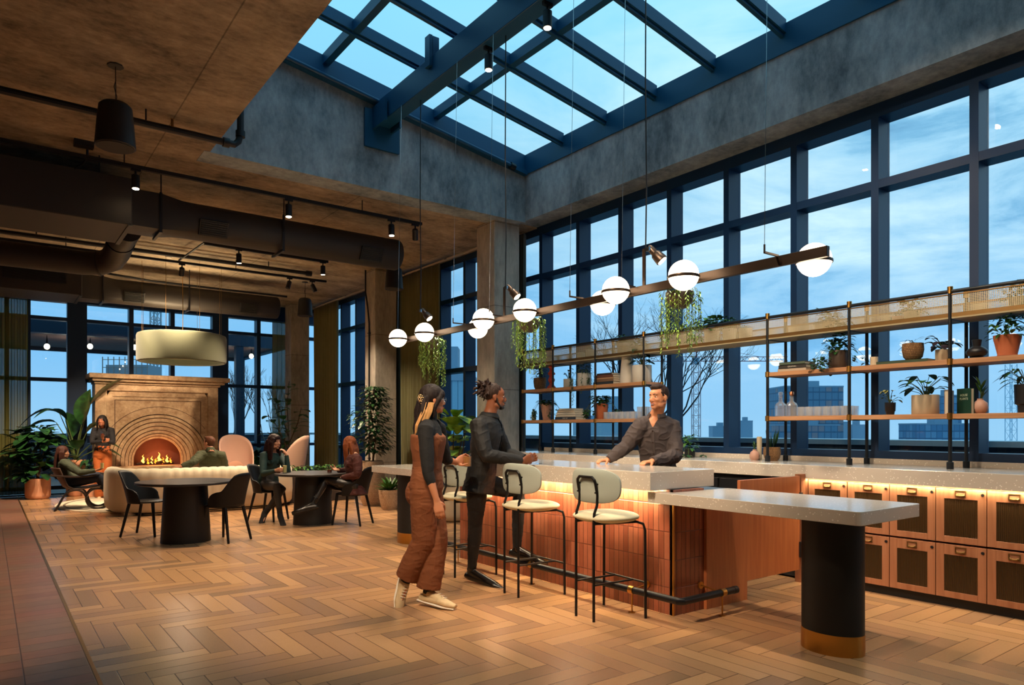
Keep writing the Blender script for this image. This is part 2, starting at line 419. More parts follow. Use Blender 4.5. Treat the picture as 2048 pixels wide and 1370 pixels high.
M = dict(
 floor=herringbone(),
 ftile=tile_mat('quarry_tile', ['#9a6a54', '#a8785f', '#94735c', '#a26c56'], .315, .165, ('x', 'y'), .02, '#5a3c2c', .32, 0.0, .3, off=(50.4762, 50.2)),
 conc=concrete('board_concrete', '#6f6a66', '#a9a49e', (.8, 2.6, 1.6)),
 concw=concrete('shaft_concrete', '#56646e', '#a9b6be', (1.8, 1.8, .9)),
 ceil=concrete('ceiling_concrete', '#5c5246', '#bcaa90', (1.3, 2.1, 1), seams=2.44, seamaxis=0),
 colm=concrete('column_concrete', '#8f887e', '#c9c0b2', (3, 3, 1), seams=1.22, seamaxis=2),
 steel=mat('skylight_steel', '#0d466a', .45, .0, spec=.4),
 fsteel=mat('window_steel', '#0a2c50', .42, .0, spec=.4),
 black=mat('black_metal', '#15151a', .45, .3),
 blackp=mat('black_paint', '#0c0c0e', .55),
 duct=mat('duct_paint', '#27221f', .6, noise_=2.0),
 brass=mat('brass', '#c8944a', .32, 1.0),
 brassd=mat('aged_brass', '#8a6a40', .4, .9),
 chrome=mat('chrome', '#c8c8c8', .2, 1.0),
 plaster=mat('back_plaster', '#8a7a68', .8),
 glass=glass_mat('window_glass', '#f2f8fc', .7, 0, 1.42),
 sglass=glass_mat('roof_glass', '#f4fafc', .3, .1, 1.15),
 whiteg=None,
)
# ================================================================= the room shell
ZC = 4.42
X0, X1, Y0, Y1 = -5.5, 6.98, -3.0, 17.75
struct('floor', MB().box(.5, X1, Y0, 17.45, -.2, 0), M['floor'])
struct('floor_tile_strip', MB().box(X0, .48, Y0, 17.45, -.2, 0), M['ftile'])
struct('floor_edge_strip', MB().box(.48, .5, Y0, 17.45, -.2, .003), M['brass'])
struct('floor_threshold', MB().box(X0, X1, 17.45, 17.75, -.2, .02).box(6.7, X1, 8.9, 17.45, 0, .03), M['black'])
# ceiling slab with the roof opening 1.96..6.35 x -2..8.14
c = MB()
c.box(X0, 1.96, Y0, Y1, ZC, ZC + .9)
c.box(1.96, X1, 8.3, Y1, ZC, ZC + .6)
c.box(1.96, 6.35, Y0, -2, ZC, ZC + .9)
struct('ceiling', c, M['ceil'])
# shaft walls: the far side slopes with the roof light, the window side is a deep beam
ztop = lambda x: 5.11 + .158 * (6.33 - x)
c = MB().prism([(1.9, ZC - .004), (6.35, ZC - .004), (6.35, ztop(6.35)), (1.9, ztop(1.9))], 8.14, 8.5, 'y')
struct('wall_shaft_far', c, M['concw'])
struct('wall_shaft_window', MB().box(6.35, X1, Y0, 8.5, 4.44, 5.11), M['concw'])
struct('wall_shaft_inner', MB().box(1.86, 1.958, -2, 8.14, ZC + .02, 5.78), M['concw'])
struct('wall_shaft_near', MB().prism([(1.96, ZC + .02), (6.35, ZC + .02), (6.35, ztop(6.35)), (1.96, ztop(1.96))], -2.2, -2, 'y'), M['concw'])
struct('wall_left', MB().box(X0 - .2, X0, Y0, Y1, 0, ZC), M['plaster'])
struct('wall_near', MB().box(X0, X1, Y0 - .2, Y0, 0, ZC + .6), M['plaster'])
# columns along the windows
def column(name, y0, y1):
    struct(name, MB().box(5.89, 6.35, y0, y1, 0, ZC - .002), M['colm'], bevel=.015)
column('pillar', 8.28, 8.74); column('pillar.001', 12.19, 12.63); column('pillar.002', 16.78, 17.2)
# header above the windows, low wall beneath the bar windows
struct('trim_1', MB().box(6.7, X1, Y0, Y1, 4.34, ZC + .03), M['fsteel'])
struct('wall_window_base', MB().box(6.72, X1, Y0, 8.17, 0, 1.08), M['blackp'])
struct('trim_2', MB().box(X0, X1, 17.5, 17.72, 4.05, ZC), M['fsteel'])

# ---- steel framed windows, window wall (plane x): bars face the room at x=6.7, glass at 6.88
def window_x(name, y0, y1, z0, z1, trans, xf=6.7, xg=6.88):
    """one bay between two mullion centres y0<y1"""
    hw = .035
    fr = MB()
    fr.box(xf, xf + .22, y0 - hw, y0 + hw, z0, z1)
    fr.box(xf, xf + .22, y0 + hw, y1 - hw, z0, z0 + .09)
    fr.box(xf, xf + .22, y0 + hw, y1 - hw, z1 - .03, z1)
    for z in trans: fr.box(xf + .003, xf + .2, y0 + hw, y1 - hw, z - .04, z + .04)
    o = struct(name, fr, M['fsteel'])
    g = MB(); zs = [z0 + .09] + [q for z in trans for q in (z - .04, z + .04)] + [z1 - .03]
    for a, b in zip(zs[::2], zs[1::2]): g.box(xg, xg + .012, y0 + hw, y1 - hw, a, b)
    g.build('pane', M['glass'], o)
    return o
k = 1
y = 2.40 - .83 * 4
while y < 8.1:
    window_x('window_%d' % k, y, y + .83, 1.08, 4.34, [3.68]); k += 1; y += .83
for y in (8.21, 8.98, 9.66, 10.33, 11.15, 11.97, 12.79, 13.2, 14.03, 14.85, 15.67, 16.49):
    nx = {8.21: 8.98, 8.98: 9.66, 9.66: 10.33, 12.79: 13.2, 16.49: 17.4}.get(y, y + .82)
    window_x('window_%d' % k, y, nx, .1, 4.34, [.95, 2.42, 3.69]); k += 1
# ---- far wall (plane y): bars face the room at y=17.5
def window_y(name, x0, x1, w0, w1):
    fr = MB(); z0, z1 = .1, 4.05
    fr.box(x0 - w0, x0, 17.5, 17.72, z0, z1); fr.box(x1, x1 + w1, 17.5, 17.72, z0, z1)
    fr.box(x0, x1, 17.5, 17.72, z0, z0 + .08)
    g = MB(); zs = [z0 + .08]
    for z in (.98, 2.41, 3.69):
        fr.box(x0, x1, 17.503, 17.70, z - .035, z + .035); zs += [z - .035, z + .035]
    zs.append(z1)
    o = struct(name, fr, M['fsteel'])
    for a, b in zip(zs[::2], zs[1::2]): g.box(x0, x1, 17.62, 17.632, a, b)
    g.build('pane', M['glass'], o)
for a, b, w0, w1 in ((-3.4, -2.6, .3, .04), (-2.52, -1.72, .04, .04), (-1.64, -.84, .04, .2), (-.44, .28, .2, .04), (.36, .66, .04, .03), (.72, 1.36, .03, .18), (1.72, 2.52, .18, .045), (2.61, 3.36, .045, .045), (3.45, 4.27, .045, .18), (4.63, 5.3, .18, .045), (5.39, 6.1, .045, .045), (6.19, 6.9, .045, .05)):
    window_y('window_%d' % k, a, b, w0, w1); k += 1
struct('wall_far', MB().box(X0, -3.7, 17.5, 17.72, 0, 4.05), M['blackp'])

# ---- roof light
zg = lambda x: 5.40 + .158 * (6.33 - x)
cb = MB()
cb.prism([(1.9, ztop(1.9)), (6.33, ztop(6.33)), (6.33, zg(6.33)), (1.9, zg(1.9))], 8.12, 8.3, 'y')
cb.box(6.33, 6.6, -2, 8.3, 5.11, 5.40)
cb.prism([(1.9, ztop(1.9) - .02), (6.33, ztop(6.33) - .02), (6.33, ztop(6.33) + .05), (1.9, ztop(1.9) + .05)], 8.06, 8.16, 'y')
cb.prism([(1.96, ztop(1.96)), (6.33, ztop(6.33)), (6.33, zg(6.33)), (1.96, zg(1.96))], -2.1, -2.0, 'y')
cb.box(1.86, 1.96, -2, 8.2, 5.70, 6.09)
sky_ = struct('window_%d' % k, cb, M['steel']); k += 1
for i in range(13):
    y = 7.30 - .835 * i
    if y < -2: break
    r = MB()
    r.prism([(1.96, zg(1.96) - .10), (6.33, zg(6.33) - .10), (6.33, zg(6.33) + .03), (1.96, zg(1.96) + .03)], y - .045, y + .045, 'y')
    r.prism([(1.96, zg(1.96) - .13), (6.33, zg(6.33) - .13), (6.33, zg(6.33) - .1), (1.96, zg(1.96) - .1)], y - .02, y + .02, 'y')
    r.build('rafter', M['steel'], sky_)
for x in (3.28, 4.82):
    MB().obox((x, -2, zg(x) - .045), (x, 8.14, zg(x) - .045), .085, .12).build('purlin', M['steel'], sky_)
g = MB()
g.prism([(1.9, zg(1.9)), (6.4, zg(6.4)), (6.4, zg(6.4) + .02), (1.9, zg(1.9) + .02)], -2.1, 8.2, 'y')
g.build('pane', M['sglass'], sky_)
# the long steel beam beneath the roof light
bt = thing('steel_beam', 'long dark steel box beam spanning under the skylight with brackets', 'beam', (4.02, 8.1, 5.2))
MB().box(-.09, .09, -9.9, -.02, .0, .30).build('beam_body', M['steel'], bt, bevel=.008)
MB().box(-.24, .24, .0, .035, -.28, .2).build('wall_plate', M['steel'], bt)
b = MB(); b.box(-.14, -.11, -.35, .0, -.05, .22); b.box(.11, .14, -.25, .0, -.05, .22); b.build('bracket', M['steel'], bt)
for y in (-1.35, -3.0, -4.7, -6.4):
    MB().box(-.13, -.09, y - .05, y + .05, .18, .52).box(-.08, .0, y-.04, y+.04, .28, .52).build('stud_post', M['steel'], bt)
# ================================================================= ceiling services
def cable(mb, a, b, r=.002): mb.tube([a, b], r, 5)
# -- box shaped air handlers
def air_handler(loc, label, grille):
    t = thing('air_handler', label, 'air handler', loc)
    MB().box(-2.9, 1.32, -.5, .5, 0, .53).build('housing', M['duct'], t, bevel=.01)
    b = MB()
    for x in (-.55, -.38): b.box(x, x + .012, -.505, .505, -.012, .0)
    b.box(1.28, 1.325, -.51, .51, -.01, .0); b.build('underside_strip', M['blackp'], t)
    if grille:
        g = MB(); g.box(.2, 1.1, -.52, -.5, .17, .42)
        for i in range(12): g.box(.22, 1.08, -.53, -.52, .185 + i * .019, .192 + i * .019)
        g.build('grille', M['blackp'], t)
    for x in (-.3, 1.0):
        MB().tube([(x, -.46, .53), (x, -.46, ZC - loc[2])], .008, 6).build('hanger_rod', M['black'], t)
    return t
air_handler((0, 9.45, 3.69), 'plain dark boxy air handler hanging nearer the skylight, without any grille', False)
air_handler((0, 14.68, 3.69), 'dark boxy air handler with recessed grille hanging near the far curtain', True)
# -- round ducts
def duct(y, z, x1, label, vents, r=.225):
    t = thing('air_duct', label, 'duct', (1.32, y, z))
    L = x1 - 1.32; rr = []
    for x, f in ((0, 1), (.35, 1), (.75, 0)):
        ring = []
        for j in range(32):
            a = 2*PI*j/32; cx, sx = math.cos(a), math.sin(a); q = max(abs(cx), abs(sx))
            k = f / q + (1 - f)
            ring.append((x, r * cx * k * (1 if not f else 1.0), r * sx * k * (1 if not f else .95)))
        rr.append(ring)
    for x in (L - .02, L): rr.append([(x, r*math.cos(2*PI*j/32) * (1 if x < L else .96), r*math.sin(2*PI*j/32) * (1 if x < L else .96)) for j in range(32)])
    MB().rings(rr).build('duct_body', M['duct'], t, smooth=True)
    b = MB()
    for x in [.35] + [1.2 + .9 * i for i in range(int((L - 1.2) / .9) + 1)]:
        b.tube([(x, 0, 0), (x + .02, 0, 0)], r * (1.02 if x > .5 else 1.42) + .006, 32)
    if L > 1: b.build('joint_band', M['duct'], t, smooth=True) if False else None
    for x in (.33, L * .5):
        MB().box(x, x + .03, -r - .01, -r, -r - .03, r).box(x, x + .03, -r, r, -r - .03, -r).tube([(x + .015, -r - .01, 0), (x + .015, -r - .01, ZC - z)], .008, 6).build('strap_hanger', M['black'], t)
    for vx in vents:
        g = MB(); g.box(vx - .17, vx + .17, -.03, .0, -.10, .10); 
        for i in range(7): g.box(vx - .155, vx + .155, -.045, -.03, -.085 + i * .026, -.073 + i * .026)
        o = g.build('vent_grille', M['blackp'], t); o.rotation_euler = (math.radians(28), 0, 0); o.location = (0, -r * .86, -r * .42)
    return t
duct(9.45, 3.98, 4.93, 'long dark round duct running from the nearer air handler towards the windows', (.95, 3.1))
duct(14.68, 3.9, 4.86, 'long dark round duct running before the far windows above the drum pendant', (.85, 2.9))
t = thing('elbow_duct', 'dark round elbow duct leaving the back of the nearer air handler', 'duct', (1.42, 9.96, 3.9))
pts = [(0, 0, 0), (0, .6, -.02), (.02, 1.0, -.08), (-.02, 1.25, -.15), (-.14, 1.42, -.19), (-.35, 1.5, -.2), (-3.4, 1.5, -.2)]
MB().tube(pts, .165, 20, side=(0, 0, 1)).build('duct_body', M['duct'], t, smooth=True)
b = MB()
for p, q in ((1, 2), (4, 5)):
    a_, b_ = Vector(pts[p]), Vector(pts[q]); d = (b_ - a_).normalized(); b.tube([a_, a_ + d * .03], .178, 20)
b.build('joint_band', M['black'], t, smooth=True)
# -- sprinkler pipes and conduit
t = thing('sprinkler_pipe', 'thick black pipe along the ceiling turning up beside the skylight opening', 'pipe', (2.06, 7.42, 4.28))
MB().tube([(-5, 0, 0), (-.12, 0, 0), (-.04, 0, .0), (.0, 0, .04), (.02, 0, .12), (.02, 0, 1.25)], .034, 10).build('pipe_run', M['black'], t, smooth=True)
b = MB(); b.tube([(-.15, 0, 0), (-.09, 0, 0)], .048, 12); b.tube([(.02, 0, .09), (.02, 0, .15)], .048, 12); b.build('coupling', M['black'], t, smooth=True)
MB().tube([(-.85, 0, 0), (-.85, 0, .14)], .008, 6).build('hanger_rod', M['black'], t)
MB().tube([(-.62, 0, .03), (-.62, 0, .1)], .014, 8).tube([(-.62, 0, .1), (-.62, 0, .105)], .022, 8).build('sprinkler_head', M['brassd'], t)
t = thing('sprinkler_pipe', 'thick black pipe paired with the thin track, running over the drum pendant', 'pipe', (1.5, 12.85, 4.3))
MB().tube([(-5, 0, 0), (3.36, 0, 0)], .034, 10).build('pipe_run', M['black'], t, smooth=True)
MB().tube([(3.3, 0, 0), (3.40, 0, 0)], .05, 10).build('end_cap', M['black'], t, smooth=True)
for x in (-.9, .3, 2.6): MB().tube([(x, 0, 0), (x, 0, .12)], .01, 6).build('hanger_rod', M['black'], t)
t = thing('conduit_run', 'slim black cable conduit above the far duct', 'conduit', (1.0, 15.35, 4.32))
MB().tube([(-3, -.4, .03), (.3, -.3, .0), (1.6, -.02, -.03), (4.3, 0, -.03)], .022, 8).build('conduit_tube', M['black'], t, smooth=True)
t = thing('conduit_drop', 'thin black conduit curving from a ceiling box down to the nearer air handler', 'conduit', (.86, 8.72, 4.38))
MB().tube([(0, 0, 0), (0, .02, -.08), (-.03, .1, -.14), (-.1, .25, -.17)], .012, 8).build('conduit_tube', M['black'], t, smooth=True)
MB().box(-.13, .05, -.12, -.02, -.02, .04).build('junction_box', M['blackp'], t)
t = thing('column_conduit', 'slim black conduit running down the middle concrete column', 'conduit', (5.87, 12.4, 0))
MB().tube([(0, .0, .02), (0, 0, 3.4), (-.03, .0, 3.7), (-.05, .05, 4.0), (-.05, .05, ZC)], .016, 8).build('conduit_tube', M['black'], t, smooth=True)
for z in (.8, 2.0, 3.2): MB().box(-.022, .02, -.03, .03, z, z + .02).build('pipe_clip', M['black'], t)
t = thing('curb_pipe', 'black pipe clipped along the foot of the skylight frame', 'pipe', (1.97, 8.03, 0))
MB().tube([(0, 0, ztop(1.97) + .0), (4.06, 0, ztop(6.03) - .01)], .028, 10).build('pipe_run', M['steel'], t, smooth=True)
MB().tube([(4.02, 0, ztop(6.03) - .01), (4.1, 0, ztop(6.07) - .02)], .05, 10).build('end_cap', M['black'], t, smooth=True)

# -- lighting tracks
bulb = emis('lamp_face', '#ffd9a8', 60)
bulb_off = mat('lamp_face_off', '#302a26', .3)
def track(x0, x1, y, z, label, hang, name='light_track'):
    t = thing(name, label, 'track', (x0, y, z))
    MB().box(0, x1 - x0, -.024, .024, -.04, .0).build('track_rail', M['black'], t)
    for x in hang: MB().tube([(x, 0, 0), (x, 0, ZC - z)], .007, 5).build('hanger_rod', M['black'], t)
    return t
def track_spot(loc, label, aim=None, power=0, size=75, group='track spotlights', col=WARM, lit=True):
    """cylinder spotlight hanging from its track; aim: tilt (dx, dy) of the can"""
    t = thing('track_spotlight', label, 'spotlight', loc, 0, group)
    MB().box(-.05, .05, -.016, .016, -.035, 0).tube([(0, 0, -.03), (0, 0, -.09)], .011, 8).build('track_adapter', M['black'], t)
    ax, ay = aim or (0, 0)
    d = Vector((ax, ay, -1)).normalized()
    a = Vector((0, 0, -.085)); p = a + d * .14
    h = MB(); h.tube([a - d * .01, a, p, p + d * .004], [.030, .042, .042, .039], 18, cap=True); h.build('lamp_housing', M['black'], t, smooth=True)
    q = p + d * .006
    MB().tube([q, q + d * .002], .033, 18).build('lamp_lens', bulb if lit else bulb_off, t)
    if power:
        tip = Vector(loc) + q + d * .02
        spot('track_lamp', tip, tip + d, power, size, col, .04)
    return t
SP = 200
track(-2.0, 1.8, 3.0, 4.28, 'added out-of-view black lighting track over the near end of the tiled walkway', (.5, 3.0))  # unseen track, added with its spots to brighten people, floor and shelves
for x, a_, p_, lab in ((-.9, (-.1, .9), 500, 'added out-of-view spotlight on the walkway track aimed down the tiled strip'), (.2, (.75, .7), 420, 'added out-of-view spotlight on the walkway track aimed at the woman in rust'), (1.0, (1.05, .5), 480, 'added out-of-view spotlight on the walkway track aimed at the bar front'), (1.7, (1.3, .05), 220, 'added out-of-view spotlight on the walkway track aimed at the shelves')):
    track_spot((x, 3.0, 4.25), lab, a_, p_, 60)
track(-2.0, 4.9, 8.66, 4.28, 'long black lighting track below the ceiling, first one in from the skylight', (.5, 3.2, 6.0))
for x, lab in ((1.31, 'lit cylinder spotlight on the front track beside the boxy air handler'), (3.01, 'lit cylinder spotlight midway along the front track')):
    track_spot((x, 8.66, 4.25), lab, (.0, -.05), SP * 1.3, 90)
track_spot((4.43, 8.66, 4.25), 'lit cylinder spotlight near the window end of the front track', (0, -.05), SP, 90)
track_spot((4.80, 8.66, 4.25), 'tilted unlit spotlight at the very end of the front track', (.3, .5), 0, lit=False)
track(2.73, 4.75, 11.68, 4.3, 'short thin black track behind the nearer round duct', (.02, .5, 1.3))
for x, lab in ((3.25, 'small lit spotlight on the short track, the one nearer the drum pendant'), (4.66, 'small lit spotlight at the window end of the short track')):
    track_spot((x, 11.68, 4.28), lab, (.05, .1), SP * 1.8, 100)
t = thing('conduit_drop', 'thin black conduit linking the short track back to the paired pipe and track', 'conduit', (2.73, 11.7, 4.3))
MB().tube([(0, 0, 0), (-.08, 1.4, -.02)], .016, 8).build('conduit_tube', M['black'], t)
track(-2.0, 5.3, 13.12, 4.27, 'long thin black track beside the sprinkler pipe, over the lounge', (.5, 3.0, 5.6))
track_spot((4.58, 13.12, 4.24), 'black spotlight tilted to the side, the inner of two at the track end', (-.35, -.2), SP * 2.4, 95, lit=False)
track_spot((5.02, 13.12, 4.24), 'black spotlight tilted to the side, outermost at the track end', (.45, -.1), 0, lit=False)
track_spot((.72, 13.12, 4.24), 'black spotlight on the long track behind the boxy air handler, the inner one', (-.2, .5), SP * 3.4, 85, lit=False)
track_spot((1.32, 13.12, 4.24), 'black spotlight on the long track just by the elbow duct', (.3, .8), SP * 3.2, 70, lit=False)
track_spot((2.7, 13.12, 4.24), 'white cylinder spotlight above the drum pendant, aimed at the fireplace', (.08, .85), SP * 3.6, 62, lit=False)
t = thing('smoke_detector', 'white round smoke detector on the ceiling above the drum pendant', 'smoke detector', (2.55, 13.45, ZC))
MB().lathe([(.06, 0), (.06, -.02), (.045, -.045), (.0, -.05)], n=20).build('detector_body', mat('off_white', '#d8d2c6', .5), t, smooth=True)

# -- pendant loudspeakers
def speaker(loc, top, label, s=1.0):
    t = thing('pendant_speaker', label, 'speaker', loc, 0, 'pendant loudspeakers')
    z = top - loc[2]
    MB().lathe([(.0, .37), (.045, .37), (.10, .355), (.125, .33), (.137, .22), (.152, .03), (.155, .0), (.148, -.006)], n=28, cap=True).build('speaker_housing', M['blackp'], t, smooth=True)
    MB().lathe([(.140, .003), (.14, -.01), (.02, -.012), (0, -.012)], n=28, cap=True).build('speaker_grille', mat('grille_grey', '#2c2824', .8), t, smooth=True)
    b = MB(); b.tube([(0, 0, .36), (.003, .0, .45), (0, 0, z)], .004, 6); b.tube([(0, 0, .36), (.012, .008, .42), (-.01, .0, .5), (.004, 0, .56)], .0035, 6)
    b.build('suspension_cable', M['black'], t)
    MB().lathe([(.0, z - .012), (.062, z - .012), (.062, z), (0, z)], n=8).build('ceiling_plate', M['blackp'], t)
    return t
speaker((.86, 6.68, 3.74), ZC, 'large black pendant speaker nearest the camera, under the bare ceiling')
speaker((5.28, 14.2, 3.72), ZC, 'black pendant speaker between the far concrete column and the long duct')
speaker((5.42, 10.5, 3.70), ZC, 'black pendant speaker partly behind the end of the nearer round duct')

# -- drum pendant over the lounge
t = thing('drum_pendant', 'large moss green felt drum pendant hung over the lounge', 'pendant lamp', (2.95, 14.3, 2.62))
dm = mat('drum_felt', '#585a42', .95, bump=.2, bscale=120, sheen=.3)
prof_o = [(.74, 0), (.765, .015), (.775, .06), (.775, .47), (.76, .515), (.72, .53)]
prof_i = [(.70, .525), (.70, .02), (.74, 0)]
MB().lathe([(r, z) for r, z in prof_o] + prof_i, n=64, cap=False).build('drum_shade', dm, t, smooth=True)
MB().lathe([(.70, .12), (.0, .12)], n=40, cap=False).build('inner_baffle', mat('felt_inner', '#a59a70', .9), t)
b = MB()
for i in range(8):
    a = 2*PI*i/8 + .2; cable(b, (.72*math.cos(a), .72*math.sin(a), .52), (.72*math.cos(a), .72*math.sin(a), 1.8), .003)
b.build('suspension_wire', M['brassd'], t)
MB().tube([(0, 0, .12), (.01, 0, 1.0), (0, 0, 1.8)], .006, 6).build('power_cord', M['brass'], t)
spot('drum_lamp', (2.95, 14.3, 2.86), (2.95, 14.3, 5), 170, 150, (1, .72, .42), .3)
point('drum_lamp', (2.95, 14.3, 2.50), 12, WARM2, .3)

# -- long globe chandelier along the bar
t = thing('globe_chandelier', 'long linear black chandelier with nine glowing glass globes over the bar', 'chandelier', (4.0, 2.2, 2.435))
gb = emis('globe_glow', '#ffe2bd', 8)
bz = mat('bronze_bar', '#3a2c22', .35, .6)
MB().box(-.017, .017, 0, 5.55, -.032, .032).build('bar', bz, t, bevel=.003)
globes = [(-1, 7.34), (-1, 6.72), (-1, 5.58), (-1, 4.93), (-1, 3.80), (-1, 3.15), (1, 6.12), (1, 4.25), (1, 2.37)]
for s_, y in globes:
    gx = s_ * .15 if s_ > 0 else -.13
    y = y - 2.2 + (.0)
    gx = -.16 if s_ < 0 else .14
    MB().ell((gx, y, .0), .104, .104, .104, 24, 16).build('globe', gb, t, smooth='all')
    rg = MB(); rr = []
    for i in range(32):
        a = 2*PI*i/32; rr.append((gx + .107*math.cos(a), y + .107*math.sin(a), -.012))
    rg.tube(rr, .011, 8, closed=True, flat=.45, side=(0, 0, 1)); rg.box(min(gx + (.1 if s_ < 0 else -.1), 0), max(gx + (.1 if s_ < 0 else -.1), 0), y - .012, y + .012, -.02, .0)
    rg.build('globe_ring', bz, t, smooth=True)
    point('globe_lamp', (4.0 + gx, 2.2 + y, 2.435), 0.001, WARM2, .1) if False else None
for y in (.33, 1.55, 2.14, 3.3, 3.95, 5.17):
    s_ = -1
    b = MB(); b.box(-.15, 0, y - .006, y + .006, .03, .042); b.tube([(-.148, y, .035), (-.148, y, .085)], .006, 8); b.build('wire_arm', bz, t)
    MB().tube([(-.148, y, .08), (-.1, y, 2.75)], .0018, 5).build('suspension_wire', M['chrome'], t)
# clamp spotlights with their arms and power cables
for y, l in ((7.1, 0), (5.43, .31), (3.62, .31)):
    yy = y - 2.2
    if l: MB().box(.02, .034, yy + .05, yy + .075, -.02, .32).build('lamp_arm', bz, t)
    h = MB(); a = Vector((.03, yy + .02, .33)); d = Vector((.30, -.45, -.62)).normalized()
    h.tube([a, a + d*.015, a + d*.07, a + d*.085, a + d*.15, a + d*.155], [.018, .026, .028, .04, .047, .043], 18); h.build('spot_head', bz, t, smooth=True)
    MB().tube([a + d*.156, a + d*.158], .036, 16).build('spot_lens', bulb, t)
    MB().box(.0, .035, yy - .01, yy + .03, .29, .32).build('clamp', M['chrome'], t)
    MB().tube([(.03, yy + .05, .31), (.035, yy + .045, .8), (.028, yy + .05, 1.6), (.035, yy + .05, 2.77)], .0055, 6).build('power_cord', M['black'], t)
    tip = Vector((4.0, 2.2, 2.435)) + a + d * .18
    spot('clamp_lamp', tip, tip + d, 70, 70, WARM2, .04)
# spotlights under the roof beam
for y, dy in ((4.83, -.02), (5.75, 0)):
    track_spot((4.02, y, 5.20), ['lit cylinder spotlight under the roof beam, the higher one in view', 'lit cylinder spotlight under the roof beam, the lower one in view'][y > 5], (0, 0), 250, 80)
for y in (3.2, 1.6, .2):  # out of view, added past the lit pair to brighten shelves and bar
    track_spot((4.02, y, 5.20), 'added out-of-view cylinder spotlight under the roof beam, %s' % {3.2: 'next after the lit pair', 1.6: 'second after the lit pair', .2: 'the one nearest its open end'}[y], {3.2: (.62, .15), 1.6: (.75, .3), .2: (-.05, 0)}[y], 210, 85)
# ================================================================= bar island
TERR = terrazzo('terrazzo', '#d0c6b8', '#f6f0e6')
OAKR = wood('red_oak_panel', '#a8603a', '#bd7648', 2, 2.0, .38)
CABW = wood('cabinet_wood', '#8f5c3e', '#a87252', 2, 2.0, .42)
SHW = wood('shelf_wood', '#a9764e', '#c9956a', 1, 2.0, .5)
BTILE = tile_mat('clay_tile', ['#8c4a34', '#a65e44', '#b56c50', '#98523a', '#ac6248'], .052, .205, ('y', 'z'), .05, '#5a2413', .28, 0, .6, .55, off=(50.35, 50.02))
BTILEX = tile_mat('clay_tile_end', ['#8c4a34', '#a65e44', '#98523a'], .052, .205, ('x', 'z'), .05, '#5a2413', .28, 0, .6, .55, off=(50.35, 50.02))
LED = emis('led_strip', '#ffcf8e', 2.5)
isl = thing('bar_island', 'long bar island clad in glazed terracotta tiles with brass corner trim', 'bar', (4.04, 3.41, 0))
MB().box(.0, .03, 0, 2.9, .0, .925).build('tile_front', BTILE, isl)
MB().box(.0, .35, -.004, .03, .0, .925).build('tile_end', BTILEX, isl)
MB().box(.35, .87, -.03, .6, .0, .86).build('wood_end', OAKR, isl, bevel=.002)
MB().box(.03, .35, .03, 2.9, .02, .925).box(.35, .40, .6, 2.9, .02, .92).build('carcass', M['blackp'], isl)
MB().box(.40, .62, .6, 2.9, .02, .84).build('under_bar_unit', M['blackp'], isl)
MB().box(.355, .64, .6, 2.9, .862, .885).box(.355, .87, -.03, .6, .862, .885).build('sink_top', mat('brushed_steel', '#6f6a66', .35, .9), isl)
MB().box(-.006, .004, -.010, .004, 0, .86).build('corner_trim', M['brass'], isl)
MB().box(.0, .02, .02, 3.7, .885, .90).build('led_strip', LED, isl) if False else None
led = MB().box(-.06, -.05, .15, 2.8, .921, .9245); led.build('led_strip', LED, isl)
area('bar_led', (3.965, 4.9, .915), .03, 2.7, 32, (1, .80, .48), (0, math.radians(-28), 0))
# upper counter, near leg returns down to meet the low table
u = thing('bar_counter', 'thick speckled terrazzo upper counter of the bar island', 'counter', (3.86, 3.47, .925))
MB().box(0, .74, 0, 2.86, 0, .135).build('counter_slab', TERR, u, bevel=.004)
def low_table(loc, L, label):
    t = thing('bar_table', label, 'table', loc)
    r = .03; W_ = .76; poly = []
    for cx, cy, a0 in ((r, r, 180), (W_ - r, r, 270), (W_ - r, L - r, 0), (r, L - r, 90)):
        for i in range(6): a = math.radians(a0 + i * 18); poly.append((cx + r*math.cos(a), cy + r*math.sin(a)))
    if loc[1] < 3:
        poly = [p for p in poly if p[1] < L / 2] + [(W_, 1.43), (.114, 1.43), (.114, L), (0, L)]
    else:
        poly = [(0, 0), (.13, 0), (.13, .15), (W_, .15)] + [p for p in poly if p[1] > L / 2]
    MB().prism(poly, .83, .91).build('table_top', TERR, t, bevel=.003)
    return t
def column_leg(t, x, y):
    MB().lathe([(.19, .125), (.19, .83)], (x, y, 0), 40, ell=.78, rz=PI/2).build('column_leg', M['blackp'], t, smooth=True)
    MB().lathe([(.193, .0), (.193, .125), (.18, .126)], (x, y, 0), 40, ell=.78, rz=PI/2).build('brass_base', M['brass'], t, smooth=True)
t = low_table((3.92, 1.97, 0), 1.58, 'low terrazzo table end nearest the camera, on one black column with brass foot'); column_leg(t, .31, .33)
t = low_table((3.90, 6.17, 0), 2.02, 'low terrazzo table end at the far side of the bar, on a black brass-footed column'); column_leg(t, .22, 1.38)
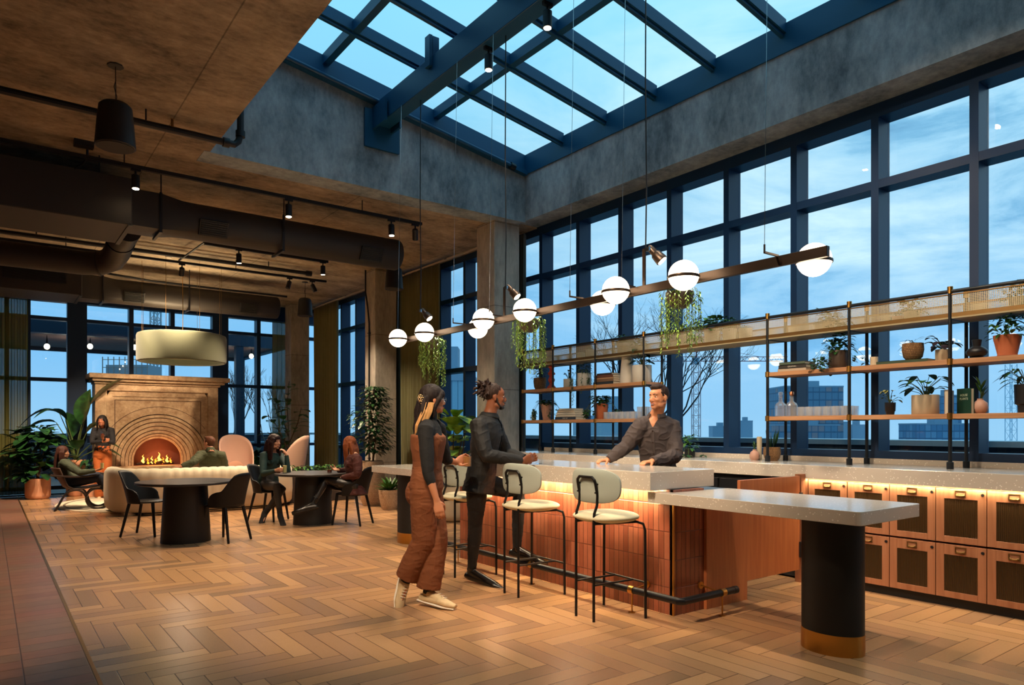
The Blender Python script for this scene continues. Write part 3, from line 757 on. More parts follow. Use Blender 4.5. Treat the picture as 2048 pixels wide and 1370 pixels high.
# foot rail
fr_ = thing('foot_rail', 'black foot rail on brass brackets running along the tiled bar front', 'rail', (3.87, 3.2, .17))
MB().tube([(.62, 0, 0), (.02, 0, 0), (.0, .02, 0), (0, 3.15, 0)], .026, 14).build('rail_tube', M['black'], fr_, smooth=True)
MB().tube([(.60, 0, 0), (.64, 0, 0)], .028, 14).build('rail_end', M['black'], fr_, smooth=True)
for x, y in ((0, .46), (0, 1.67), (0, 2.88), (.47, 0)):
    b = MB(); ax = (1, 0, 0) if x else (0, 1, 0); A = Vector(ax)
    b.tube([Vector((x, y, 0)) - A*.022, Vector((x, y, 0)) + A*.022], .031, 16)
    b.tube([(x, y, -.03), (x, y, -.165)], .006, 8); b.tube([(x, y, -.17), (x, y, -.163)], .026, 16)
    w = Vector((.17 - x * 0, y, .02)) if not x else Vector((x, .2, .02))
    b.tube([(x, y, .0), (Vector((x, y, 0)) + w) / 2 + Vector((0, 0, .0)) if False else w], .006, 8)
    nrm = Vector((1, 0, 0)) if not x else Vector((0, 1, 0)); b.tube([w - nrm * .01, w], .028, 16)
    b.build('brass_bracket', M['brass'], fr_, smooth=True)

# gate between island and back counter
g = thing('bar_gate', 'flat reddish oak swing gate between the bar island and the cabinets', 'gate', (4.93, 3.46, 0))
MB().box(.0, .88, .0, .03, .12, .955).build('gate_leaf', OAKR, g, bevel=.003)
for z in (.30, .74): MB().box(.865, .905, -.016, .0, z - .07, z + .07).build('gate_hinge', M['black'], g, bevel=.004)
MB().box(.9, .97, .0, .06, .0, .97).build('hinge_post', CABW, g)

# ================================================================= back counter
bc = thing('back_counter', 'long speckled terrazzo back counter beneath the bar windows', 'counter', (5.9, .9, .93))
MB().box(0, .8, 0, 7.2, 0, .12).build('counter_slab', TERR, bc, bevel=.004)
MB().box(.775, .8, 0, 7.2, .12, .17).build('upstand', TERR, bc)
led = MB().box(.012, .022, 0, 2.6, -.004, -.001); led.build('led_strip', LED, bc)
area('counter_led', (5.912, 2.2, .925), .015, 2.6, 13, (1, .80, .5), (0, math.radians(-14), 0))
# cabinets: two rows of doors with reeded glass
def reeded():
    m, t, b = new_mat('reeded_glass')
    tc = N(t, 'ShaderNodeTexCoord'); sp = N(t, 'ShaderNodeSeparateXYZ'); t.links.new(tc.outputs['Object'], sp.inputs[0])
    s = math_(t, 'SINE', math_(t, 'MULTIPLY', sp.outputs[1], 2 * PI / .012))
    bp = N(t, 'ShaderNodeBump'); bp.inputs['Strength'].default_value = .8; bp.inputs['Distance'].default_value = .004; t.links.new(s, bp.inputs['Height']); t.links.new(bp.outputs[0], b.inputs['Normal'])
    b.inputs['Base Color'].default_value = C('#3d2c18'); b.inputs['Roughness'].default_value = .16; return m
RG = reeded()
ROW = {1: ('upper', .50, .922), 0: ('lower', .075, .49)}
order = ['nearest the gate', 'second from the gate', 'third from the gate', 'fourth from the gate', 'fifth from the gate', 'sixth from the gate', 'seventh from the gate']
cabs = {}
def locker(y1, w, row, i):
    z0, z1 = ROW[row][1:]
    lab = '%s-row wooden cabinet with reeded glass door, %s' % (ROW[row][0], order[i])
    t = thing('locker_cabinet', lab, 'cabinet', (5.93, y1 - w, z0), 0, 'reeded glass cabinets under the back counter')
    h = z1 - z0
    MB().box(.02, .6, .002, w - .002, 0, h).build('cabinet_body', CABW, t)
    d = MB(); st = .06; sb = .052; stp = .082
    d.box(0, .02, .003, st, .003, h - .003); d.box(0, .02, w - st, w - .003, .003, h - .003)
    d.box(0, .02, st, w - st, .003, sb); d.box(0, .02, st, w - st, h - stp, h - .003)
    do = d.build('door', CABW, t, bevel=.0015)
    MB().box(.004, .012, st, w - st, sb, h - stp).build('reeded_pane', RG, do)
    zc = h - stp + .042
    p = MB(); yc = w / 2
    for a in ((-.038, .038, .018, .024), (-.038, .038, -.024, -.018), (-.038, -.032, -.018, .018), (.032, .038, -.018, .018)): p.box(-.006, 0, yc + a[0], yc + a[1], zc + a[2], zc + a[3])
    p.tube([(-.002, yc - .026, zc - .008), (-.014, yc - .018, zc - .014), (-.016, yc, zc - .016), (-.014, yc + .018, zc - .014), (-.002, yc + .026, zc - .008)], .006, 8)
    p.build('label_pull', M['brassd'], do)
    MB().tube([(-.006, .026, zc + .0), (0, .026, zc + .0)], .011, 14).build('lock', M['black'] if row == 0 else M['chrome'], do)
    return t
ys = [(3.45, .355), (3.09, .35), (2.74, .35), (2.39, .35), (2.04, .35), (1.69, .35), (1.34, .35)]
for row in (1, 0):
    for i, (y, w) in enumerate(ys): locker(y, w, row, i)
kick = thing('toe_kick', 'black recessed plinth beneath the row of wooden cabinets', 'plinth', (5.98, .99, 0))
MB().box(0, .5, 0, 2.46, 0, .07).build('plinth_board', M['blackp'], kick)
st_ = thing('cabinet_end_panel', 'slim wooden end panel closing the cabinet row beside the gate', 'panel', (5.93, 3.455, 0))
MB().box(0, .6, 0, .03, .0, .925).build('end_board', CABW, st_)
fz = thing('under_counter_fridge', 'black under-counter fridge run behind the bartender', 'fridge', (5.95, 3.5, 0))
MB().box(0, .6, 0, 4.5, .02, .925).build('fridge_body', M['blackp'], fz)
for i in range(5): MB().box(-.02, 0, .03 + i * .9, .9 + i * .9, .1, .88).build('fridge_door', M['black'], fz, bevel=.004)
t = thing('bar_faucet', 'small chrome tap on the bartender side of the island', 'faucet', (4.72, 3.95, .885))
MB().tube([(0, 0, 0), (0, 0, .05), (-.02, 0, .065), (-.1, 0, .065)], .008, 8).build('spout', M['chrome'], t, smooth=True)
MB().tube([(0, .05, 0), (0, .05, .03)], .012, 8).build('tap_handle', M['chrome'], t)

# ================================================================= pipe shelf on the back counter
PX0, PX1 = 6.25, 6.57
rows_ = [8.07, 7.39, 6.55, 5.72, 4.07, 3.24, 2.41, 1.58]
STL = mat('shelf_steel', '#24272c', .42, .5)
def shelf_unit(ys, name, label):
    t = thing(name, label, 'shelf', (6.25, ys[-1], 1.05))
    y0 = ys[-1]
    for y in ys:
        for j, x in enumerate((0, .32)):
            MB().tube([(x, y - y0, .0), (x, y - y0, 1.44)], .0145, 12).build('post', STL, t, smooth=True)
            MB().tube([(x, y - y0, 0), (x, y - y0, .055), (x, y - y0, .06)], [.026, .026, .02], 14).build('post_foot', STL, t, smooth=True)
            for z in (.43, .87): MB().tube([(x, y - y0, z - .026), (x, y - y0, z + .026)], .023, 14).build('brass_collar', M['brass'], t, smooth=True)
            MB().tube([(x, y - y0, 1.425), (x, y - y0, 1.48)], .021, 14).build('brass_cap', M['brass'], t, smooth=True)
        MB().tube([(0, y - y0, 1.22), (.32, y - y0, 1.22)], .008, 8).build('cross_bar', STL, t)
        for z in (.41, .85): MB().tube([(0, y - y0, z), (.32, y - y0, z)], .008, 8).build('cross_bar', STL, t)
    for z in (.43, .87):
        MB().box(-.006, .326, 0.0, ys[0] - y0, z - .02, z + .02).build('shelf_board', SHW, t, bevel=.002)
    return t
shelf_unit(rows_[:4], 'pipe_shelf', 'black pipe and wood shelf unit nearer the concrete column')
shelf_unit(rows_[4:], 'pipe_shelf', 'black pipe and wood shelf unit above the glass-fronted cabinets')
# planter tray with mesh front running over both units
tr = thing('planter_tray', 'long brass mesh planter tray and top rail spanning both shelf units', 'tray', (6.25, 1.5, 2.27))
def meshmat():
    m = bpy.data.materials.new('brass_mesh'); m.use_nodes = True; t = m.node_tree; t.nodes.clear()
    o = N(t, 'ShaderNodeOutputMaterial'); tc = N(t, 'ShaderNodeTexCoord'); sp = N(t, 'ShaderNodeSeparateXYZ'); t.links.new(tc.outputs['Object'], sp.inputs[0])
    def ln(ax, p):
        f = math_(t, 'FRACT', math_(t, 'ADD', math_(t, 'DIVIDE', sp.outputs[ax], p), 50.0)); return math_(t, 'LESS_THAN', f, .34)
    k = math_(t, 'MAXIMUM', ln(1, .0125), ln(2, .0125))
    b = N(t, 'ShaderNodeBsdfPrincipled'); b.inputs['Base Color'].default_value = C('#c8b791'); b.inputs['Metallic'].default_value = .0; b.inputs['Roughness'].default_value = .45
    tr_ = N(t, 'ShaderNodeBsdfTransparent'); mx = N(t, 'ShaderNodeMixShader')
    t.links.new(k, mx.inputs[0]); t.links.new(tr_.outputs[0], mx.inputs[1]); t.links.new(b.outputs[0], mx.inputs[2]); t.links.new(mx.outputs[0], o.inputs[0]); return m
MM = meshmat()
MB().tube([(0, 0, .22), (0, 6.57, .22)], .016, 12).build('top_rail', STL, tr, smooth=True)
TR = mat('tray_bronze', '#a89a78', .55, .0)
MB().box(-.006, .34, 0, 6.7, .0, .012).build('tray_floor', TR, tr)
MB().box(-.006, .0, 0, 6.7, .012, .045).box(-.008, .0, 0, 6.7, .19, .20).build('tray_edge', M['brassd'], tr)
MB().box(-.004, -.002, 0, 6.57, .045, .19).build('mesh_front', MM, tr)
MB().box(.334, .336, 0, 6.57, .012, .15).build('mesh_back', MM, tr)
MB().box(.332, .34, 0, 6.6, .15, .165).build('back_rail', M['brassd'], tr)
for y in [2.41, 3.24, 4.07, 5.72, 6.55, 7.39, 4.9]: MB().box(.31, .33, y - 1.52, y - 1.48, .012, .165).build('tray_bracket', M['brassd'], tr)

# ================================================================= bar stools
def make_stool():
    t = thing('bar_stool', 'x', 'stool', (0, 0, 0), 0, 'pale upholstered bar stools along the bar')
    LG = mat('stool_steel', '#1d1b1a', .4, .5)
    fab = mat('stool_cream', '#d8cfae', .85, noise_=60, bump=.1, bscale=250, dark=.93); fab2 = mat('stool_sage', '#a3aba0', .9, bump=.25, bscale=300)
    # faces +x ; rear legs at x=-.19 close together and forming the back loop, front legs at x=+.19 wide
    l = MB(); l.tube([(-.19, -.1, 0), (-.19, -.1, .70), (-.185, -.1, .77), (-.16, -.1, .83), (-.155, -.1, .90), (-.175, -.1, .985), (-.18, -.095, 1.01), (-.182, -.07, 1.03), (-.182, 0, 1.03)], .0105, 10)
    l.build('leg', LG, t, smooth=True)
    l = MB(); l.tube([(-.19, .1, 0), (-.19, .1, .70), (-.185, .1, .77), (-.16, .1, .83), (-.155, .1, .90), (-.175, .1, .985), (-.18, .095, 1.01), (-.182, .07, 1.03), (-.182, 0, 1.03)], .0105, 10)
    l.build('leg', LG, t, smooth=True)
    for s in (-1, 1):
        l = MB(); l.tube([(.19, s*.23, 0), (.19, s*.225, .64), (.185, s*.21, .685), (.15, s*.175, .70), (-.19, s*.1, .70)], .0105, 10); l.build('leg', LG, t, smooth=True)
    l = MB(); l.tube([(.19, -.228, .26), (.19, .228, .26)], .008, 8)
    l.tube([(-.19, -.1, .26), (.19, -.1, .26)], .008, 8).tube([(-.19, .1, .26), (.19, .1, .26)], .008, 8).build('footrest', LG, t)
    s_ = MB()
    def seat(u, v):
        a = 2*PI*u; ca, sa = math.cos(a), math.sin(a)
        rx, ry = .225, .235
        # rounded superellipse
        p = 2.5; q = (abs(ca)**p + abs(sa)**p) ** (-1/p)
        ph = (v - .5) * PI; k = math.cos(ph) ** .55 if v not in (0, 1) else .0
        z = .735 + math.sin(ph) * .038
        return (.01 + rx*q*ca*k, ry*q*sa*k, z - .012*(1 - k if v < .5 else 0))
    s_.grid(seat, 36, 15, True); s_.build('seat', fab, t, smooth='all')
    b = MB(); prof = []
    nU, nV = 40, 2
    def backpt(u, off):
        # rounded plate outline, curved around the sitter
        a = 2*PI*u; hw, hh, r = .268, .125, .10
        ca, sa = math.cos(a), math.sin(a); p = 3.2; q = (abs(ca)**p + abs(sa)**p) ** (-1/p)
        y = hw*q*ca*off; z = hh*q*sa*off
        return y, z
    outer, inner = [], []
    rings_ = []
    for off, th in ((.0, 0), (.5, 0), (.9, 0), (1.0, .008), (1.0, .022), (.9, .03), (.5, .03), (.0, .03)):
        ring = []
        for i in range(nU):
            y, z = backpt(i / nU, max(off, .001)); x = -.165 + .9 * y * y + th
            ring.append((x, y, .965 + z))
        rings_.append(ring)
    b.rings(rings_, cap=True); b.build('backrest', fab2, t, smooth=True, angle=50)
    for s in (-1, 1):
        for z in (.92, .98): MB().tube([(-.18, s*.1, z), (-.15, s*.1, z)], .006, 8).build('back_mount', LG, t)
    return t
st0 = make_stool()
for i, (x, y, lab) in enumerate(((3.655, 3.73, 'cream and sage bar stool nearest the camera, standing by itself'), (3.66, 4.63, 'cream and sage bar stool standing in front of the man in black'), (3.65, 5.60, 'cream and sage bar stool between the woman in rust overalls and the man'))):
    o = st0 if i == 0 else dup(st0, (0, 0, 0))
    o.location = (x, y, 0); o.rotation_euler = (0, 0, [-.06, -.03, 0.02][i]); o['label'] = lab
# ================================================================= fireplace
STONE = concrete('fireplace_stone', '#94704e', '#d8b890', (3.2, 3.2, 3.2), rough=.55)
STONED = concrete('groove_shade_stone', '#5c4030', '#7c5f46', (1.5, 1.5, 1.5), rough=.6)
fp = thing('fireplace', 'tall tan stone fireplace with stepped round arch and mantel', 'fireplace', (3.02, 16.9, 0))
def arch_plate(mb, r, x0, x1, z0, z1, zc, y0, y1, n=40):
    """plate x0..x1, z0..z1 with a half-round topped opening of radius r centred (0, zc), open to z0"""
    pin = [(r*math.cos(PI*i/n), zc + r*math.sin(PI*i/n)) for i in range(n + 1)]
    def outp(p):
        dx, dz = p[0], p[1] - zc
        k = 1e9
        if dx > 1e-6: k = min(k, x1 / dx)
        if dx < -1e-6: k = min(k, x0 / dx)
        if dz > 1e-6: k = min(k, (z1 - zc) / dz)
        return (dx * k, zc + dz * k)
    po = [outp(p) for p in pin]
    pin = [(r, z0)] + pin + [(-r, z0)]; po = [(x1, z0)] + po + [(x0, z0)]
    vs = [(p[0], y, p[1]) for y in (y0, y1) for q in (pin, po) for p in q]
    L = len(pin); fs = []
    for k_ in range(L - 1):
        fs.append((k_, k_ + 1, L + k_ + 1, L + k_)); fs.append((2*L + k_, 3*L + k_, 3*L + k_ + 1, 2*L + k_ + 1))
        fs.append((k_, 2*L + k_, 2*L + k_ + 1, k_ + 1)); fs.append((L + k_, L + k_ + 1, 3*L + k_ + 1, 3*L + k_))
    fs.append((0, L, 3*L, 2*L)); fs.append((L - 1, 3*L - 1, 4*L - 1, 2*L - 1))
    mb.add(vs, fs)
# corner pilasters, frame and panel
ZH = .57
b = MB(); b.box(-1.22, -1.0, -.02, .5, .0, 2.35); b.box(1.0, 1.22, -.02, .5, .0, 2.35); b.box(-1.0, 1.0, -.02, .5, 2.18, 2.35)
b.box(-.9, .9, -.0, .02, 2.06, 2.08); b.build('outer_frame', STONE, fp, bevel=.008)
b = MB(); arch_plate(b, 1.0, -1.0, 1.0, ZH, 2.2, ZH + .12, .02, .1); b.box(-1.0, 1.0, .3, .34, 1.3, 2.2); b.box(-1.0, -.5, .3, .34, .5, 1.3); b.box(.5, 1.0, .3, .34, .5, 1.3); b.build('arch_panel', STONE, fp, smooth=True)
for i, (r, y) in enumerate(((.93, -.005), (.84, .025), (.75, .055), (.665, .085), (.59, .115), (.53, .14), (.475, .165))):
    ro = (.985, .915, .825, .735, .650, .575, .517)[i]
    b = MB(); n = 40; zc = ZH + .12
    pin = [(r, ZH)] + [(r*math.cos(PI*j/n), zc + r*math.sin(PI*j/n)) for j in range(n+1)] + [(-r, ZH)]
    po = [(ro, ZH)] + [(ro*math.cos(PI*j/n), zc + ro*math.sin(PI*j/n)) for j in range(n+1)] + [(-ro, ZH)]
    L = len(pin); vs = [(p[0], yy, p[1]) for yy in (y, y + .06) for q in (pin, po) for p in q]; fs = []
    for k_ in range(L - 1):
        fs.append((k_, k_ + 1, L + k_ + 1, L + k_)); fs.append((2*L + k_, 3*L + k_, 3*L + k_ + 1, 2*L + k_ + 1))
        fs.append((k_, 2*L + k_, 2*L + k_ + 1, k_ + 1)); fs.append((L + k_, L + k_ + 1, 3*L + k_ + 1, 3*L + k_))
    b.add(vs, fs).build('arch_ring', STONE, fp, smooth=True)
b = MB()
n = 40; zc = ZH + .12
for r0_, r1_, y in ((1.0, 1.008, .012), (1.16, 1.168, .012)):
    pin = [(r0_*math.cos(PI*j/n), zc + r0_*math.sin(PI*j/n)) for j in range(n+1)]; po = [(r1_*math.cos(PI*j/n), zc + r1_*math.sin(PI*j/n)) for j in range(n+1)]
    pin = [p for p in pin if abs(p[0]) < .98]; po = po[:len(po)] ; po = [p for p in po if abs(p[0]) < .988][:len(pin)]; L = min(len(pin), len(po)); pin = pin[:L]; po = po[:L]
    vs = [(p[0], yy, p[1]) for yy in (y, y + .02) for q in (pin, po) for p in q]; fs = []
    for k_ in range(L - 1):
        fs.append((k_, k_ + 1, L + k_ + 1, L + k_)); fs.append((2*L + k_, 3*L + k_, 3*L + k_ + 1, 2*L + k_ + 1)); fs.append((k_, 2*L + k_, 2*L + k_ + 1, k_ + 1)); fs.append((L + k_, L + k_ + 1, 3*L + k_ + 1, 3*L + k_))
    b.add(vs, fs)
for a_ in ((-.86, .86, 1.98, 1.995), (-.86, -.845, 1.25, 1.98), (.845, .86, 1.25, 1.98)): b.box(a_[0], a_[1], .012, .03, a_[2], a_[3])
b.build('groove_shade_line', STONED, fp)  # raised dark strips; the shade of thin grooves is put into their colour
b = MB(); b.box(-1.34, 1.44, -.2, .55, 2.43, 2.53); b.build('mantel_shelf', STONE, fp, bevel=.012)
b = MB(); b.box(-1.28, 1.34, -.13, .52, 2.37, 2.43); b.box(-1.24, 1.26, -.06, .5, 2.32, 2.37); b.build('mantel_molding', STONE, fp, bevel=.01)
MB().box(-1.24, 1.24, -.12, .5, .23, .57).build('hearth', STONE, fp, bevel=.015) 
MB().box(-1.2, 1.2, -.06, .5, .0, .23).build('hearth_base', mat('dark_stone', '#3a2a22', .7, noise_=8), fp)
fbx = mat('firebrick', '#5a2a1c', .8, noise_=14)
b = MB(); b.box(-.6, .6, .52, .55, .5, 1.3); b.box(-.6, -.5, .25, .55, .5, 1.3); b.box(.5, .6, .25, .55, .5, 1.3); b.box(-.6, .6, .25, .55, 1.2, 1.3); b.box(-.6, .6, .2, .55, .5, .575); b.build('firebox', fbx, fp)
random.seed(3)
for i in range(7):
    x = -.28 + .09 * i; b = MB(); a = random.uniform(-.6, .6)
    b.tube([(x - .12*math.cos(a), .36 + .06*math.sin(a), .60 + .02 * (i % 3)), (x, .36, .615 + .02 * (i % 3)), (x + .12*math.cos(a), .36 - .06*math.sin(a), .60 + .02 * (i % 2))], [.02, .03, .022], 8)
    b.build('log', mat('charred_log', '#2a1810', .9, noise_=20), fp, smooth=True)
fl = emis('flame', '#ff8a22', 3); fl2 = emis('flame_core', '#ffb347', 4)
for i, (x, h, w) in enumerate(((-.26, .20, .045), (-.17, .13, .05), (-.09, .17, .04), (-.01, .12, .05), (.06, .25, .05), (.14, .14, .045), (.22, .19, .05), (.29, .12, .035))):
    b = MB(); n = 7
    pts = [(x + .018 * math.sin(2.2 * q + i), .36 + .01 * math.cos(q * 2 + i), .60 + h * q / (n - 1)) for q in range(n)]
    b.tube(pts, [w * .5, w * .85, w * .8, w * .6, w * .4, w * .2, .002], 8, flat=.6); b.build('flame', fl if i % 2 else fl2, fp, smooth='all')
point('fire_lamp', (3.05, 17.0, .85), 14, (1, .42, .14), .1)

# ================================================================= rug, sofa, lounge chairs
t = thing('round_rug', 'round pale patterned rug with woven border before the fireplace', 'rug', (2.95, 14.6, 0))
rm = mat('rug_wool', '#c9baa0', .95, noise_=30, bump=.3, bscale=90)
MB().lathe([(2.0, .0), (2.0, .012), (0, .012)], n=72, cap=True).build('rug_pile', rm, t)
b = MB(); b.lathe([(1.88, .012), (1.88, .0135), (1.84, .0135), (1.84, .012)], n=72, cap=False); b.build('rug_border', mat('rug_dark', '#6b5c4c', .95), t)

cream = mat('sofa_cream', '#e2d3b4', .85, bump=.12, bscale=120, sheen=.2)
so = thing('channel_sofa', 'long cream channel-tufted sofa seen from behind, facing the fireplace', 'sofa', (2.95, 12.9, 0))
# plan path of the back: from the left arm round to the right
def sofa_shell(mb, path, prof, per=5):
    P = [Vector((x, y, 0)) for x, y in path]
    # resample
    L = [0]
    for i in range(1, len(P)): L.append(L[-1] + (P[i] - P[i-1]).length)
    tot = L[-1]; nch = int(round(tot / .145)); N_ = nch * per
    rs = []
    for k_ in range(N_ + 1):
        s = tot * k_ / N_; i = 1
        while i < len(L) - 1 and L[i] < s: i += 1
        f = (s - L[i-1]) / (L[i] - L[i-1]); p = P[i-1].lerp(P[i], f)
        e_ = .06; 
        def at(ss):
            ss = min(max(ss, 0), tot); j = 1
            while j < len(L) - 1 and L[j] < ss: j += 1
            return P[j-1].lerp(P[j], (ss - L[j-1]) / (L[j] - L[j-1]))
        d = (at(s + e_) - at(s - e_)).normalized(); nrm = Vector((d.y, -d.x, 0))
        ph = (k_ % per) / per; puff = .010 * (math.sin(PI * ph) ** .6 if ph > 0 else 0)
        endk = min(1, min(s, tot - s) / .12); es = math.sqrt(max(0, 1 - (1 - endk) ** 2))
        ring = []
        for (o_, z) in prof:
            c0 = .5 * (prof_w); oo = (o_ - c0) * (.55 + .45 * es) + c0
            sgn = 1 if o_ > c0 else -1
            zz = (z - .35) * (.9 + .1 * es) + .35
            ring.append(p + nrm * (oo + sgn * puff) + Vector((0, 0, zz + (puff if z > .6 else 0))))
        rs.append(ring)
    mb.rings(rs, True)
prof_w = .24
pf = [(.0, .05), (.0, .3), (.0, .6), (.02, .68), (.07, .725), (.13, .735), (.19, .72), (.235, .66), (.245, .6), (.25, .3), (.235, .1), (.20, .05)]
b = MB()
path = []
for i in range(11):
    a = math.radians(180 + 9 * i); path.append((-.68 + .46*math.cos(a), .02 + .46*math.sin(a)))
path = [(-1.14, .62), (-1.14, .3)] + path
for i in range(1, 5): path.append((-.68 + i * .33, -.44 + .006 * i))
path.append((.90, -.40))
for i in range(1, 9): a = math.radians(-90 + 11 * i); path.append((.90 + .42*math.cos(a), .02 + .42*math.sin(a)))
path.append((1.32, .6))
sofa_shell(b, path, pf); b.build('sofa_back', cream, so, smooth=True, angle=80)
b = MB(); b.box(-.98, 1.14, -.28, .62, .06, .40); b.build('seat_cushion', cream, so, bevel=.06, seg=4, smooth=True)
b = MB(); b.box(-1.05, 1.2, -.36, .55, .0, .06); b.build('sofa_plinth', M['blackp'], so)

pink = mat('felt_pink', '#c9a08c', .9, bump=.15, bscale=150)
greyf = mat('felt_grey', '#9c8f90', .9)
def wing_chair(loc, rz, label):
    t = thing('lounge_chair', label, 'chair', loc, rz, 'pink high-backed lounge chairs')
    # faces +x; one shell that wraps round the seat
    def f(off):
        def g(u, v):
            a = math.radians(-118 + 236 * u); up = v
            top = 1.24 - .60 * (abs(u - .5) * 2) ** 2.6
            zlo = .34
            z = zlo + (top - zlo) * up
            lean = .16 * max(0, (z - .34))
            r = .33 + off + .05 * up
            return (-r*math.cos(a) * 1.0 - lean, r*math.sin(a) * 1.02, z)
        return g
    b = MB(); b.grid(f(0), 33, 12); o = b.build('shell', [pink], t, smooth='all', solid=.035); 
    MB().ell((.04, 0, .42), .33, .31, .09, 24, 10).build('seat_cushion', pink, t, smooth='all')
    MB().ell((-.20, 0, .60), .08, .20, .12, 16, 10).build('lumbar_cushion', mat('felt_tan', '#b98a70', .9), t, smooth='all')
    for sx, sy in ((-1, -1), (-1, 1), (1, -1), (1, 1)):
        MB().tube([(sx*.16, sy*.16, .36), (sx*.26, sy*.26, 0)], [.014, .010], 8).build('leg', M['black'], t)
    return t
wing_chair((3.98, 14.4, 0.013), -PI/2 - .05, 'pink high-backed lounge chair facing the camera behind the cream sofa').scale = (.82, .80, 1)
wing_chair((4.78, 13.7, 0), PI - .75, 'pink high-backed lounge chair seen from behind beside the green curtain').scale = (.72, .72, 1)

# ================================================================= round tables and shell chairs
tb = mat('table_black', '#2b2521', .38); tbase = mat('base_black', '#100e0e', .5)
def round_table(loc, r, label):
    t = thing('round_table', label, 'table', loc, 0, 'black round pedestal tables')
    MB().lathe([(0, .705), (r - .02, .705), (r, .712), (r, .733), (r - .004, .738), (0, .738)], n=64, cap=True).build('table_top', tb, t, smooth=True)
    MB().lathe([(.285, 0), (.285, .01), (.245, .705)], n=32, cap=True, ell=.9).build('pedestal', tbase, t, smooth=True)
    return t
round_table((1.95, 9.26, 0), .56, 'black round pedestal table nearer the camera, with empty chairs')
round_table((3.80, 9.90, 0), .54, 'black round pedestal table where two women sit')

def make_chair():
    t = thing('shell_chair', 'x', 'chair', (0, 0, 0), 0, 'black shell dining chairs')
    bm_ = mat('chair_black', '#09090b', .5, spec=.3); sm = mat('chair_seat_oak', '#1c1612', .35)
    # faces +x
    MB().lathe([(0, .425), (.20, .425), (.225, .433), (.225, .447), (.215, .452), (0, .455)], n=36).build('seat', sm, t, smooth=True)
    def back(u, v):
        k = (u - .5) * 2; a = math.radians(98 * k)
        ak = abs(k); sm_ = min(1, max(0, (ak - .34) / .30)); sm_ = sm_ * sm_ * (3 - 2 * sm_)
        top = (.455 + .385 * (1 - .12 * (ak / .4) ** 3 if ak < .4 else .88)) * (1 - sm_) + (.455 + .16 * math.sqrt(max(0, 1 - max(0, (ak - .6) / .4) ** 2.4))) * sm_
        z = .425 + (top - .425) * v
        lean = .10 * ((z - .425) / .4) ** 1.3 * max(0, math.cos(a))
        r = .222 + .02 * v
        return (-r*math.cos(a) - lean, r*math.sin(a) * (1.0 + .0), z)
    MB().grid(back, 41, 12).build('backrest', bm_, t, smooth='all', solid=.014)
    for sx, sy in ((-1, -1), (-1, 1), (1, -1), (1, 1)):
        MB().tube([(sx*.15, sy*.145, .43), (sx*.20 - (.04 if sx < 0 else 0), sy*.19, .01), (sx*.20 - (.041 if sx < 0 else 0), sy*.191, 0)], [.021, .015, .013], 10).build('leg', bm_, t, smooth=True)
    return t
ch0 = make_chair()
for i, (x, y, fx, fy, lab) in enumerate(((1.66, 10.09, .79, -.61, 'empty black shell chair between the cream sofa and the nearer round table'), (2.345, 9.04, -.53, .85, 'empty black shell chair seen from behind, tucked to the nearer round table'), (3.40, 10.62, .62, -.78, 'black shell chair holding the woman in green'), (4.21, 9.47, -.6, .8, 'black shell chair holding the red-haired woman'))):
    o = ch0 if i == 0 else dup(ch0, (0, 0, 0))
    o.location = (x, y, 0); o.rotation_euler = (0, 0, math.atan2(fy, fx)); o['label'] = lab

# bentwood looped armchair, faces +x
BW = mat('bentwood_dark', '#2a1d17', .35); LE = mat('chair_leather', '#4a3327', .5)
t = thing('loop_armchair', 'dark bentwood armchair with looped legs and leather shell seat', 'chair', (1.32, 14.05, 0), -.12)
for s in (-1, 1):
    y = s * .25; b = MB()
    pts = [(-.40, y, 0), (-.36, y, .06), (-.27, y, .25), (-.19, y, .335), (-.06, y, .35), (.02, y, .30), (.06, y, .2)]
    for i in range(9): a = math.radians(180 + 24 * i); pts.append((.24 + .175*math.cos(a), y, .19 + .175*math.sin(a)))
    pts += [(.43, y, .33), (.42, y, .48), (.36, y, .57), (.24, y, .60), (.02, y, .56), (-.25, y, .575), (-.45, y * .95, .60)]
    for _ in range(2):
        q = [pts[0]]
        for a_, b_ in zip(pts[:-1], pts[1:]): q += [tuple(a_[i]*.75 + b_[i]*.25 for i in range(3)), tuple(a_[i]*.25 + b_[i]*.75 for i in range(3))]
        pts = q + [pts[-1]]
    b.tube(pts, .017, 8); b.tube([(.22 + .17*math.cos(2*PI*i/24), y, .188 + .17*math.sin(2*PI*i/24)) for i in range(24)], .017, 8, closed=True, side=(0, 1, 0)); b.build('side_loop', BW, t, smooth=True)
def shell(u, v):
    y = (u - .5) * .46
    P = [(.30, .40), (.20, .375), (.0, .35), (-.18, .34), (-.29, .40), (-.37, .55), (-.43, .66), (-.47, .72)]
    q = v * (len(P) - 1); i = min(int(q), len(P) - 2); f = q - i
    x = P[i][0] * (1 - f) + P[i+1][0] * f; z = P[i][1] * (1 - f) + P[i+1][1] * f
    return (x + .12 * (abs(u - .5) * 2) ** 2 * v * 1.2, y, z + .03 * (abs(u - .5) * 2) ** 2 * (1 - v))
MB().grid(shell, 13, 24).build('shell_seat', LE, t, smooth='all', solid=.02)

